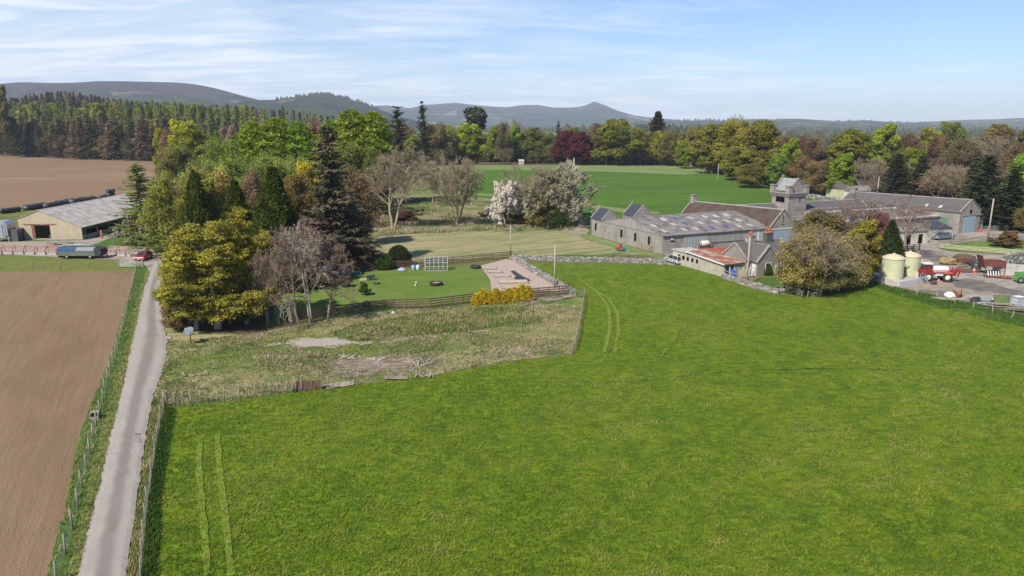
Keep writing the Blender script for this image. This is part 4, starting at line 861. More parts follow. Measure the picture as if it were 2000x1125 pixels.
make_dense('ivy_column', 11, 22, 8, 9000, 0.75, lambda t: (0.68 + 0.32 * math.sin(t * 11)) * (1 - t ** 6) ** 0.5 * (0.55 + 0.5 * t), lump=0.6, aspect=0.8, upd=0.3)
make_dense('willow_spire', 16, 22, 6.5, 20000, 0.50, lambda t: (min(1, t * 3 + 0.25) * (1 - t ** 3) ** 0.6), lump=0.42, aspect=0.3, upd=0.8, lo=0.08)
make_dense('gold_conifer', 19, 2.4, 1.9, 2600, 0.22, lambda t: max(0.02, (1 - t ** 1.5)) ** 0.6 * min(1, 0.8 + t * 2), upd=0.65, aspect=0.55, lump=0.3)

USED = {}
def tree(kind, x, y, h, w, col, label, name, cat='tree', group=None, z=None, rz=None, lean=None, tcol=None):
    """copy of a kind: an Empty at the foot with its own trunk and crown"""
    tm, cm, ph, pw = PROTO[kind]; r = random
    o = empty(name, (x, y, (GZ if z is None else z)), rz if rz is not None else r.uniform(0, 6.28), label, cat, group, s=(w / pw, w / pw, h / ph))
    if lean: o.rotation_euler[0] = lean[0]; o.rotation_euler[1] = lean[1]
    t = link('trunk', tm, o); c = link('crown', cm, o); c.color = (*col, 1); return o
def T(kind, px, pyb, pyt, wpx, col, label, name, cat='tree', group=None, D=None, **k):
    """a tree whose foot the photograph shows (or would show) at px, pyb and whose top reaches row pyt"""
    if D is None: g = G(px, pyb, GZ); x, y = g.x, g.y
    else: y = D; x = XY(px, pyt, D)
    z = k.pop('z', None); zz = GZ if z is None else z
    h = HY(pyt, y) - zz; w = wpx / F * y * 1.03
    j = lambda c: tuple(max(0.003, q * random.uniform(0.93, 1.07)) for q in c)
    return tree(kind, x, y, h, w, j(col), label, name, cat, group, z=z, **k)
# natural colours of the foliage
BRIGHT = (0.125, 0.165, 0.014); LIME = (0.185, 0.215, 0.012); OLIVE = (0.145, 0.155, 0.018); GOLDO = (0.215, 0.215, 0.03); GREEN = (0.075, 0.125, 0.016)
DKG = (0.028, 0.045, 0.014); SPR = (0.058, 0.070, 0.030); SPRB = (0.155, 0.12, 0.07); COPPER = (0.085, 0.014, 0.016); LARCH = (0.17, 0.205, 0.042)
HAZEY = (0.15, 0.13, 0.035); BROWNH = (0.15, 0.105, 0.055); YEL = (0.28, 0.24, 0.012); WHT = (0.52, 0.51, 0.50); PNK = (0.29, 0.265, 0.22); YEWC = (0.030, 0.050, 0.010); CYP = (0.052, 0.072, 0.010)
# ------------------------------------------------------------------ buildings
FA = R(23.8); FO = G(1293, 497)
def fl(s, t): return Vector((FO.x + s * math.cos(FA) - t * math.sin(FA), FO.y + s * math.sin(FA) + t * math.cos(FA), 0))
def locx(px, org, ang, Hz=0):
    """distance along the wall line through org (direction ang) at which the wall meets the sight plane of column px"""
    k = (px - 1000) / F; d = Vector((math.cos(ang), math.sin(ang)))
    # x = k*zc, zc = y cosP + (H-z) sinP
    c = k * (org.y * math.cos(P) + (H - Hz) * math.sin(P)) - org.x
    return c / (d.x - k * d.y * math.cos(P))
def opening(parent, name, wall, u0, u1, z0, z1, mat, frame=None, fw=0.08, depth=0.03, sub=None):
    """door or window set on a wall; wall = (axis, coordinate, outward sign) in the parent's frame"""
    ax, c, sg = wall; m = MB(); f0 = c; f1 = c + sg * depth
    def bx(mb, a, b, z_0, z_1, d, mi=0):
        lo, hi = sorted((c - sg * 0.05, c + sg * d))
        (mb.box(a, b, lo, hi, z_0, z_1, mi) if ax == 'y' else mb.box(lo, hi, a, b, z_0, z_1, mi))
    bx(m, u0, u1, z0, z1, depth); o = m.build(name, mat, parent)
    if frame:
        f = MB(); d2 = depth + 0.05
        bx(f, u0 - fw, u0, z0 - fw, z1 + fw, d2); bx(f, u1, u1 + fw, z0 - fw, z1 + fw, d2); bx(f, u0, u1, z1, z1 + fw, d2); bx(f, u0, u1, z0 - fw, z0, d2)
        f.build('frame', frame, o)
    return o
def gable(name, label, cat, org, ang, L, hw, eave, ridge, wmat, rmat, hw2=None, eave2=None, over=0.25, drop=0.0, rt=0.12, skew=None, ridgem=None, gover=0.12, base=-0.6):
    """local x runs along the ridge from org, y across (hw to the right = -y, hw2 to the left = +y)"""
    hw2 = hw2 or hw; eave2 = eave2 if eave2 is not None else eave
    o = empty(name, (org.x, org.y, 0), ang, label, cat)
    def dz(mb):
        if drop: mb.v = [(x, y, z - drop * x / L if z > 0 else z) for x, y, z in mb.v]
        return mb
    w = MB().xprism([(-hw, base), (hw2, base), (hw2, eave2), (0, ridge - 0.06), (-hw, eave)], 0, L); dz(w).build('wall', wmat, o)
    r = MB(); s1 = (ridge - eave) / hw; s2 = (ridge - eave2) / hw2
    r.xprism([(0, ridge), (0, ridge + rt), (-hw - over, eave - s1 * over + rt), (-hw - over, eave - s1 * over)], -gover, L + gover)
    r.xprism([(0.001, ridge), (hw2 + over, eave2 - s2 * over), (hw2 + over, eave2 - s2 * over + rt), (0.001, ridge + rt)], -gover, L + gover)
    rf = dz(r).build('roof', rmat, o)
    if ridgem:
        q = MB(); q.xprism([(-0.2, ridge + rt - 0.2 * s1 + 0.03), (0, ridge + rt + 0.06), (0.2, ridge + rt - 0.2 * s2 + 0.03), (0, ridge + rt - 0.08)], -gover, L + gover); dz(q).build('ridge_cap', ridgem, rf)
    if skew:
        q = MB()
        for ei, x0 in enumerate((-gover - 0.12, L + gover - 0.2)):
            q = MB()
            for sg, h_, e_, sl in ((-1, hw, eave, s1), (1, hw2, eave2, s2)):
                n = 7
                for k in range(n):
                    a0, a1 = k / n, (k + 1) / n; y0, y1 = sg * h_ * a0 * 1.03, sg * h_ * a1 * 1.03; z0, z1 = ridge - sl * abs(y0), ridge - sl * abs(y1)
                    q.xprism([(y0, z0 + 0.05), (y1, z1 + 0.05), (y1, z1 + rt + 0.17), (y0, z0 + rt + 0.13)], x0, x0 + 0.34)
            dz(q).build('gable_coping', skew, o)
    return o
def chimney(parent, x, y, z0, w, d, h, mat, pots=0, cap=PALEST):
    m = MB().box(x - w / 2, x + w / 2, y - d / 2, y + d / 2, z0, z0 + h); c = m.build('chimney', mat, parent)
    MB().box(x - w / 2 - .1, x + w / 2 + .1, y - d / 2 - .1, y + d / 2 + .1, z0 + h, z0 + h + .18).build('cap', cap, c)
    for k in range(pots): MB().lathe([(.16, 0), (.19, .05), (.15, .5), (.18, .6), (.12, .6)], (x + (k - (pots - 1) / 2) * .45, y, z0 + h + .18), 10).build('chimney_pot', TERRA, c)
    return c

# --- big grey sheeted barn
A0 = fl(0, 0)
barn = gable('stone_barn', 'big low stone barn with grey sheet roof dotted with cream skylights', 'barn', fl(0, 11.8), FA, 27.5, 11.8, 3.7, 6.0, GRANITE, ASB, hw2=11.8, over=0.35, rt=0.1, ridgem=ASB)
MB().xprism([(-11.75, 3.72), (11.75, 3.72), (0, 5.93)], -0.08, -0.003).build('gable_boarding', BOARDW, barn)
m = MB().box(-0.001, 0.45, 11.8, 16.2, -0.5, 3.7); m.box(-0.001, 27, 15.8, 16.2, -.5, 3.2); m.build('yard_wall', GRANITE, barn)
FW = ('y', -11.8, -1)
def bs(px): return locx(px, A0, FA, 2)
def bt(px): return locx(px, A0, FA + PI / 2, 2)
def wb(w0, w1, z0, z1, nm, mat, depth=0.05, fr=None): return opening(barn, nm, FW, bs(w0), bs(w1), z0, z1, mat, fr, depth=depth)
wb(1336, 1358, 0.1, 3.35, 'sliding_door', GREYD, 0.1); wb(1358.6, 1380.5, 0.1, 3.35, 'sliding_door', GREYD, 0.1)
wb(1335, 1381, 3.38, 3.62, 'door_track', PALEST, 0.22)
wb(1381.5, 1461, 1.75, 3.55, 'wall_boarding', BOARDW, 0.06); wb(1381.5, 1463, 1.6, 1.74, 'wall_sill', PALEST, 0.14)
wb(1381.5, 1389, 0.0, 1.5, 'buttress', GRANITE2, 0.3); wb(1332, 1336, 0.0, 1.5, 'buttress', GRANITE2, 0.4)
wb(1465, 1479, 0.3, 3.45, 'door', pl('sage_grey_door', (0.29, 0.34, 0.33), rough=0.6), 0.08, WHITE); wb(1481.5, 1497, 0.3, 3.45, 'door', MATS['sage_grey_door'], 0.08, WHITE)
wb(1309, 1318, 2.35, 2.55, 'lintel', DARK, 0.05); wb(1309.5, 1314, 2.75, 3.05, 'wall_lamp', WHITE, 0.12)
for px in (1214, 1241, 1268): opening(barn, 'window', ('x', 0, -1), bt(px + 2) - 11.8, bt(px - 2.2) - 11.8, 1.3, 2.95, DARK, PALEST, 0.12, 0.02)
opening(barn, 'blocked_window', ('x', 0, -1), bt(1184) - 11.8, bt(1180) - 11.8, 1.5, 3.0, HARLG, None, 0.1, 0.03)
sk = [(926, 597, 'c'), (1040, 525, 'w'), (1047, 657, 'c'), (1172, 513, 'b'), (1157, 581, 'c'), (1295, 572, 'b'), (1280, 641, 'c'), (1350, 505, 'c'), (1420, 632, 'c'), (1470, 561, 'c'), (1518, 491, 'w'), (1645, 484, 'w'), (1645, 547, 'c'), (1600, 618, 'b'), (1770, 475, 'w')]
sk2 = [(525, 455, 'w'), (562, 570, 'c'), (560, 632, 'b'), (684, 562, 'w'), (697, 626, 'c'), (814, 617, 'c')]
pts = [(1120 + a / 5.92, 340 + b / 5.92, c) for a, b, c in sk] + [(1320 + a / 5.627, 330 + b / 5.627, c) for a, b, c in sk2]
roof_b = [c for c in barn.children if c.name.startswith('roof')][0]
for px, py, c in pts:
    # where the sight line meets the front roof slope
    best = None
    for k in range(200):
        z = 3.7 + 2.3 * k / 199; g = G(px, py, z + 0.1); d = g - A0; t_ = -d.x * math.sin(FA) + d.y * math.cos(FA); e = abs(t_ / 11.8 * 2.3 + 3.7 - z)
        if best is None or e < best[0]: best = (e, d.x * math.cos(FA) + d.y * math.sin(FA), t_, z)
    _, s_, t_, z_ = best; y_ = t_ - 11.8; sl = 2.3 / 11.8; q = MB()
    if s_ > 26.8 or t_ > 11.2: continue
    zz = lambda yy: 3.7 + (yy + 11.8) * sl + 0.1 + 0.03
    y0, y1 = y_ - 0.85, y_ + 0.85
    q.add([(s_ - .5, y0, zz(y0)), (s_ + .5, y0, zz(y0)), (s_ + .5, y1, zz(y1)), (s_ - .5, y1, zz(y1)), (s_ - .5, y0, zz(y0) - .1), (s_ + .5, y0, zz(y0) - .1), (s_ + .5, y1, zz(y1) - .1), (s_ - .5, y1, zz(y1) - .1)],
          [(0, 1, 2, 3), (0, 4, 5, 1), (1, 5, 6, 2), (2, 6, 7, 3), (3, 7, 4, 0)])
    q.build('skylight', {'w': SKYL, 'c': SKYC, 'b': SKYB}[c], roof_b)
# turrets on its back-left corner
for s0, t0, lab, w_ in ((0.0, 23.2, 'small stone pavilion with black slate roof at the far left corner of the barn', 4.6), (8.7, 23.2, 'small stone pavilion with black slate roof rising behind the barn ridge', 4.8)):
    o = gable('stone_pavilion', lab, 'outbuilding', fl(s0 + w_ / 2, t0), FA + PI / 2, 5.0, w_ / 2, 3.9 if s0 < 1 else 4.4, 6.2 if s0 < 1 else 6.75, GRANITE2, SLATEN, skew=PALEST, over=0.1, gover=-0.1)
    MB().lathe([(.16, 0), (.08, .2), (.17, .4), (.02, .6)], (4.9, 0, 6.4 if s0 < 1 else 6.95), 8).build('finial', PALEST, o)
    if s0 < 1: opening(o, 'window', ('y', w_ / 2, 1), 2.2, 3.0, 1.4, 3.0, DARK, PALEST, 0.1, 0.02)
# --- brown roofed building
pa = Vector((57.5, 151.4, 0)); BA = math.atan2(.915, -.403) + 0.03
br = gable('slate_roofed_range', 'long range with mossy brown slate roof and chimney at its far end', 'barn', pa, BA, 30, 3.5, 3.8, 7.4, GRANITE2, MOSSR, drop=1.0, skew=PALEST, ridgem=PALEST, gover=0.0, over=0.2)
chimney(br, 29.2, 0, 5.8, 1.1, 1.1, 2.1, GRANITE2)
opening(br, 'sliding_door', ('x', 0, -1), -2.2, 2.5, 0.0, 3.3, BLUED, None, depth=0.1); opening(br, 'door_track', ('x', 0, -1), -3.2, 3.4, 3.32, 3.46, WHITE, depth=0.18)
opening(br, 'arrow_slit', ('x', 0, -1), -.08, .08, 4.7, 6.3, DARK, depth=0.02); opening(br, 'slit_sill', ('x', 0, -1), -.55, .55, 4.4, 4.52, GRANITE, depth=0.1)
# --- rear range with the tower
ra, rb = G(1430, 401, 6.4), G(1680, 389, 6.4); RA = math.atan2(rb.y - ra.y, rb.x - ra.x); RL = (rb - ra).length
rr = gable('slate_range', 'low rear slate range running either side of the tower', 'barn', ra, RA, RL, 3.6, 3.9, 6.4, GRANITE2, SLATE, skew=PALEST, ridgem=PALEST, gover=0, over=0.15)
tc = Vector((66.6, 173.0, 0)); tw = empty('stone_tower', (tc.x, tc.y, 0), FA, 'square stone doocot tower with parapet turrets and steep pitched roof', 'tower')
hw = 2.7; m = MB().box(-hw - .15, hw + .15, -hw - .15, hw + .15, 0, 6.3); m.box(-hw, hw, -hw, hw, 6.3, 8.7); m.build('wall', GRANITE2, tw)
m = MB().box(-hw - .3, hw + .3, -hw - .3, hw + .3, 8.7, 8.95); m.box(-hw - .42, hw + .42, -hw - .42, hw + .42, 8.952, 9.3)
for k in range(9):
    for sg in (-1, 1): m.box(-hw - .2 + k * .66, -hw + .1 + k * .66, sg * (hw + .19) - .12, sg * (hw + .19) + .12, 8.4, 8.7); m.box(sg * (hw + .19) - .12, sg * (hw + .19) + .12, -hw - .2 + k * .66, -hw + .1 + k * .66, 8.4, 8.7)
m.build('cornice', PALEST, tw)
for sx in (-1, 1):
    for sy in (-1, 1):
        t_ = MB().box(sx * 2.55 - .55, sx * 2.55 + .55, sy * 2.55 - .55, sy * 2.55 + .55, 9.3, 10.7).build('turret', GRANITE2, tw)
        MB().box(sx * 2.55 - .68, sx * 2.55 + .68, sy * 2.55 - .68, sy * 2.55 + .68, 10.7, 10.95).build('cap', PALEST, t_)
MB().xprism([(-2.2, 9.3), (2.2, 9.3), (2.2, 9.9), (0, 12.35), (-2.2, 9.9)], -2.6, 2.6, axis='y').build('upper_wall', GRANITE2, tw)
rm = MB()
for sg in (-1, 1): rm.xprism([(0, 12.35), (0, 12.47), (sg * 2.5, 9.68), (sg * 2.5, 9.56)], -2.15, 2.15, axis='y')
rf = rm.build('roof', pl('lead_grey_roof', (0.22, 0.235, 0.225), rough=0.5, dirt=(0.36, 0.37, 0.35), dirt_amt=0.6), tw)
rm = MB()
for k in range(5):
    for sg in (-1, 1): rm.xprism([(0, 12.46), (0, 12.54), (sg * 2.5, 9.75), (sg * 2.5, 9.67)], -2.0 + k * 1.0 - .05, -2.0 + k * 1.0 + .05, axis='y')
rm.build('roof_batten', PALEST, rf)
for yy in (-2.5, 2.5):
    rm = MB()
    for sg in (-1, 1):
        for k in range(6):
            a, b = k / 6, (k + 1) / 6
            rm.xprism([(sg * 2.35 * a, 12.42 - 2.55 * a), (sg * 2.35 * b, 12.42 - 2.55 * b), (sg * 2.35 * b, 12.78 - 2.55 * b), (sg * 2.35 * a, 12.74 - 2.55 * a)], yy - .18, yy + .18, axis='y')
    rm.build('gable_coping', PALEST, tw)
for z in (9.9,): MB().lathe([(.15, 0), (.2, .2), (.1, .45), (.02, .7)], (0, 2.5, 12.7), 8).build('finial', PALEST, tw)
opening(tw, 'pigeon_opening', ('x', -hw, -1), -1.5, 1.3, 6.9, 8.2, DARK, GRANITE, .1, 0.02); opening(tw, 'slit_window', ('y', -hw, -1), .7, 1.0, 7.0, 8.1, DARK, depth=0.02); opening(tw, 'panel', ('y', -hw - .15, -1), -1.0, 1.6, 5.2, 5.9, PALEST, depth=0.06)
# --- low courtyard roofs
for (p0, z, ln, hw_, ev, lab, strips) in ((G(1546, 424, 4.7), 4.7, 46, 5.2, 3.5, 'low grey sheeted courtyard shed with white strip of skylights', 1), (G(1583, 409, 5.4), 5.4, 44, 4.2, 4.3, 'low courtyard shed behind with broken white strip of skylights', 1)):
    o = gable('courtyard_shed', lab, 'shed', p0, FA - 0.03, ln, hw_, ev, z, GRANITE, ASB if z < 5 else SLATE, over=0.3, ridgem=PALEST)
    rf = [c for c in o.children if c.name.startswith('roof')][0]; sl = (z - ev) / hw_
    for k in range(int(ln / 2.1)):
        if random.random() < 0.12: continue
        x0 = 0.3 + k * 2.1; y0, y1 = (-hw_ + 0.1, -hw_ + 1.1) if z < 5 else (-2.6, -1.8); zz = lambda y: z + y * sl + 0.15
        MB().add([(x0, y0, zz(y0)), (x0 + 1.95, y0, zz(y0)), (x0 + 1.95, y1, zz(y1)), (x0, y1, zz(y1)), (x0, y0, zz(y0) - .1), (x0 + 1.95, y0, zz(y0) - .1)], [(0, 1, 2, 3), (0, 4, 5, 1)]).build('skylight', SKYL, rf, recalc=False)
    opening(o, 'open_bay', ('y', -hw_, -1), 1, 20, 0, ev - 0.3, DARK, depth=0.03)  # bay is a flat panel with its inner shade painted black
o = empty('flat_roofed_shed', (*fl(30.5, 3.5).xy, 0), FA, 'small grey flat roofed shed between the gable and the tower', 'shed')
MB().box(0, 9, 0, 6, -.3, 4.2).build('wall', GRANITE, o); MB().box(-.2, 9.2, -.2, 6.2, 4.2, 4.4).build('roof', ASB, o); MB().box(1, 3.6, 1, 2.6, 4.4, 4.48).build('skylight', SKYL, o)
# --- long building at the right
ga = Vector((108.0, 168.5, 0)); GA = math.atan2(.915, -.403) + 0.05
gb = gable('threshing_barn', 'tall stone barn with pale blue sliding door in its gable', 'barn', ga, GA, 33, 3.9, 5.0, 7.7, GRANITE2, SLATE, drop=0.7, skew=PALEST, ridgem=PALEST, gover=0.0, over=0.2)
MB().xprism([(-0.01, 7.7), (3.9, 4.9), (3.9, 5.0)], 0, 0.1).build('gable_stone', GRANITE2, gb)
chimney(gb, 32, 0, 6.3, 1.3, 1.3, 1.7, PALEST)
opening(gb, 'sliding_door', ('x', 0, -1), -2.1, 2.2, 0.05, 4.0, BLUED, None, depth=0.12); opening(gb, 'door_track', ('x', 0, -1), -4.6, 2.6, 4.05, 4.25, PALEST, depth=0.2)
opening(gb, 'hatch', ('x', 0, -1), -.5, .5, 4.6, 5.4, DARK, PALEST, .08, 0.03); opening(gb, 'slit_window', ('x', 0, -1), -.1, .1, 5.9, 6.8, DARK, depth=0.02)
opening(gb, 'green_door', ('y', 3.9, 1), 2.5, 5.5, 0.1, 3.4, pl('green_door', (0.10, 0.19, 0.14), rough=0.6), PALEST, 0.1, 0.06)
for x in (5.5, 9.0): MB().cbox(x, 3.0, 5.75, .7, 1.0, .12, rx=-math.atan(2.7 / 3.9)).build('skylight', SKYL, gb)
lt = empty('lean_to_store', (*(ga + Vector((math.cos(GA - PI / 2), math.sin(GA - PI / 2), 0)) * 3.9).xy, 0), GA, 'small lean-to with green door against the right side of the barn', 'outbuilding')
MB().xprism([(0, -.3), (-2.9, -.3), (-2.9, 2.3), (0, 3.9)], 0.8, 5.5).build('wall', GRANITE2, lt); MB().xprism([(0, 3.9), (0, 4.02), (-3.1, 2.32), (-3.1, 2.2)], 0.6, 5.7).build('roof', SLATE, lt)
opening(lt, 'door', ('x', 0.8, -1), -2.2, -1.3, 0.1, 2.1, MATS['green_door'], PALEST, .08, 0.04)
lo = empty('slate_lean_to', (*G(1806, 468).xy, 0), R(14), 'low white walled store with dark slate lean-to roof behind the pickup', 'outbuilding')
MB().xprism([(0, -.3), (4.5, -.3), (4.5, 3.3), (0, 2.3)], -1, 7.0).build('wall', pl('lime_washed_stone', (0.5, 0.46, 0.39), rough=0.9, var=0.2, dirt=(0.3, 0.27, 0.22), dirt_amt=0.5), lo)
MB().xprism([(-.2, 2.25), (4.6, 3.33), (4.6, 3.47), (-.2, 2.39)], -1.3, 7.2).build('roof', SLATEN, lo)
opening(lo, 'door', ('y', 0, -1), 2.6, 3.5, 0.1, 2.0, GREYD, PALEST, .08, .03); opening(lo, 'door', ('y', 0, -1), -.6, .6, 0.1, 1.9, DARK, None, .08, .03)
so_ = empty('stone_store', (*G(1765, 478).xy, 0), R(18), 'old stone store with dark doorways behind the bare tree', 'outbuilding')
MB().box(-4, 6.5, 0, 5, -.3, 2.9).build('wall', MATS['lime_washed_stone'], so_); MB().xprism([(-.3, 2.85), (2.6, 3.9), (5.3, 2.85), (2.6, 4.05)], -4.3, 6.8).build('roof', ASB, so_)
for x in (-2.5, 0.6, 3.8): opening(so_, 'doorway', ('y', 0, -1), x, x + 1.1, 0.1, 2.1, DARK, None, .08, .03)

# --- farmhouse
hx, hy = G(1478, 540).xy; hs = FO; 
fh = empty('farmhouse', (hx, hy, 0), FA, 'grey harled farmhouse with slate cross gables and terracotta chimney pots', 'house')
# main range along x, wing gable to the front right
m = MB().xprism([(1.4, -.3), (7.4, -.3), (7.4, 2.6), (4.4, 5.0), (1.4, 2.6)], -1.3, 9.0); m.xprism([(0, -.3), (4.6, -.3), (4.6, 2.5), (2.3, 4.9), (0, 2.5)], 0, 4.5, axis='y'); m.build('wall', HARLG, fh)
r = MB()
for sg in (-1, 1): r.xprism([(4.4, 5.02), (4.4, 5.14), (4.4 + sg * 3.25, 2.54), (4.4 + sg * 3.25, 2.42)], -1.2, 8.9)
for sg in (-1, 1): r.xprism([(2.3, 4.92), (2.3, 5.04), (2.3 + sg * 2.55, 2.38), (2.3 + sg * 2.55, 2.26)], 0.1, 4.4, axis='y')
rf = r.build('roof', SLATE, fh)
r = MB().box(-1.2, 8.9, 4.28, 4.52, 5.1, 5.22); r.box(2.18, 2.42, 0.1, 4.4, 5.0, 5.12); r.build('ridge_cap', PALEST, rf)
for x in (-1.45, 8.75):
    r = MB()
    for sg in (-1, 1):
        for k in range(8):
            a, b = k / 8, (k + 1) / 8; r.xprism([(4.4 + sg * 3.2 * a, 5.0 - 2.5 * a), (4.4 + sg * 3.2 * b, 5.0 - 2.5 * b), (4.4 + sg * 3.2 * b, 5.38 - 2.5 * b), (4.4 + sg * 3.2 * a, 5.33 - 2.5 * a)], x, x + .35)
    r.build('gable_coping', GRANITE, fh)
r = MB()
for sg in (-1, 1):
    for k in range(8):
        a, b = k / 8, (k + 1) / 8; r.xprism([(2.3 + sg * 2.5 * a, 4.9 - 2.6 * a), (2.3 + sg * 2.5 * b, 4.9 - 2.6 * b), (2.3 + sg * 2.5 * b, 5.28 - 2.6 * b), (2.3 + sg * 2.5 * a, 5.23 - 2.6 * a)], -.15, .2, axis='y')
r.build('gable_coping', GRANITE, fh)
chimney(fh, 2.0, 4.4, 4.6, 1.5, .9, 1.5, GRANITE, 2, cap=PALEST); chimney(fh, 6.0, 4.4, 4.6, 1.5, .9, 1.9, pl('sooty_chimney', (0.09, 0.08, 0.075)), 3, cap=PALEST)
for x, z in ((-1.0, 1.0), (5.6, 1.0)): opening(fh, 'window', ('y', 1.4, -1), x, x + .75, z, z + 1.15, GLASS, WHITE, .09, .02)
opening(fh, 'window', ('y', 0, -1), 1.8, 2.8, 0.9, 2.1, GLASS, WHITE, .09, .02); opening(fh, 'door', ('x', 0, -1), .4, 1.2, 0, 2.0, WHITE, WHITE, .06, .03)
# cream outbuilding with rusty roof
kx, ky = G(1412, 541.5).xy
cb = empty('cream_outbuilding', (kx, ky, 0), FA, 'cream harled outbuilding with patchy rusty corrugated roof', 'outbuilding')
MB().xprism([(0, -.4), (9.6, -.4), (9.6, 2.75), (0, 2.2)], 0, 5.6).build('wall', HARL, cb)
MB().box(0.05, 4.0, 9.6, 14.2, -.4, 2.45).build('rear_wall', HARL, cb); MB().box(-.1, 4.1, 9.75, 14.4, 2.45, 2.6).build('flat_roof', CONC, cb)
MB().xprism([(-.35, 2.2), (-.35, 2.3), (9.8, 2.9), (9.8, 2.8)], -.25, 5.85).build('roof', RUST, cb)
MB().xprism([(-.4, 2.1), (-.4, 2.34), (9.8, 2.93), (9.8, 2.7)], -.33, -.25).build('fascia', WHITE, cb)
for k in range(5): opening(cb, 'window', ('x', 0, -1), 6.7 + k * 1.3, 7.3 + k * 1.3, 1.15, 1.85, DARK, None, .06, .02)
opening(cb, 'glazed_door', ('y', 0, -1), .3, 1.2, 0.05, 2.0, GLASS, WHITE, .09, .03); opening(cb, 'glazed_door', ('y', 0, -1), 1.4, 2.2, .05, 2.0, GLASS, WHITE, .09, .03)
opening(cb, 'boarded_panel', ('y', 0, -1), 2.5, 3.4, .05, 1.9, GREYD, None, .05, .03); opening(cb, 'window', ('y', 0, -1), 4.3, 5.0, 1.0, 1.9, GLASS, WHITE, .06, .02)
sb = empty('shed_extension', (*(Vector((kx, ky, 0)) + Vector((math.cos(FA), math.sin(FA), 0)) * 5.62 + Vector((-math.sin(FA), math.cos(FA), 0)) * 1.0).xy, 0), FA, 'grey flat walled extension joining the cream outbuilding to the farmhouse', 'outbuilding')
MB().box(0, 3.4, 0, 4.5, -.3, 2.15).build('wall', HARLG, sb); MB().box(-.0, 3.6, -.25, 4.5, 2.15, 2.27).build('roof', SLATE, sb)
opening(sb, 'window', ('y', 0, -1), .6, 1.2, .9, 1.7, GLASS, WHITE, .07, .02); opening(sb, 'tall_window', ('y', 0, -1), 2.2, 2.7, .3, 1.9, GLASS, WHITE, .09, .02)

# --- cream cattle shed at the left
sl_, sr_ = G(41, 468), G(164.5, 467); SWd = sr_.x - sl_.x; apx = XY(74, 410, sl_.y)
ez = HY(427, sl_.y); rz_ = HY(411, sl_.y); er = HY(443, sl_.y)
cs = gable('cattle_shed', 'cream block cattle shed with pale grey sheet roof and open side', 'barn', Vector((apx, sl_.y, 0)), PI / 2 + 0.02, 38, sr_.x - apx, er, rz_, BUFF, ASBL, hw2=apx - sl_.x, eave2=ez, over=0.5, rt=0.1, ridgem=ASBL, gover=0.15)
CW = sr_.x - apx
opening(cs, 'cattle_doorway', ('x', 0, -1), -(XY(97, 445, sl_.y) - apx), -(XY(62, 445, sl_.y) - apx), 0.3, 3.2, DARK, None, depth=0.02)  # no real recess: the dark interior is painted as a near-black panel
x0 = -(XY(66, 445, sl_.y) - apx); MB().box(-.12, -.03, x0 - .25, x0 + .3, .3, 3.1).build('sliding_door_edge', REDR, cs)
MB().box(-.1, -.03, x0 - 5.0, x0 + 2.2, 3.35, 3.5).build('door_track', RUST, cs)
opening(cs, 'open_side', ('y', -CW, -1), 0.5, 37, 0.9, 2.0, DARK, None, depth=0.02); opening(cs, 'side_cladding', ('y', -CW, -1), 0.3, 37.5, 2.0, er - .1, pl('dark_green_cladding', (0.06, 0.085, 0.04), rough=0.6), None, depth=0.08)  # open side is a black strip painting the shade within; green cladding above
opening(cs, 'low_side_wall', ('y', -CW, -1), 0.4, 37, -.1, .85, CONC, None, depth=0.06)
m = MB()
for k in range(8): m.box(1 + k * 5, 1.2 + k * 5, -CW - .12, -CW - .02, 0, 2.0)
m.build('side_posts', GALV, cs); cs['label'] = 'cream block cattle shed with pale grey sheet roof and open side'
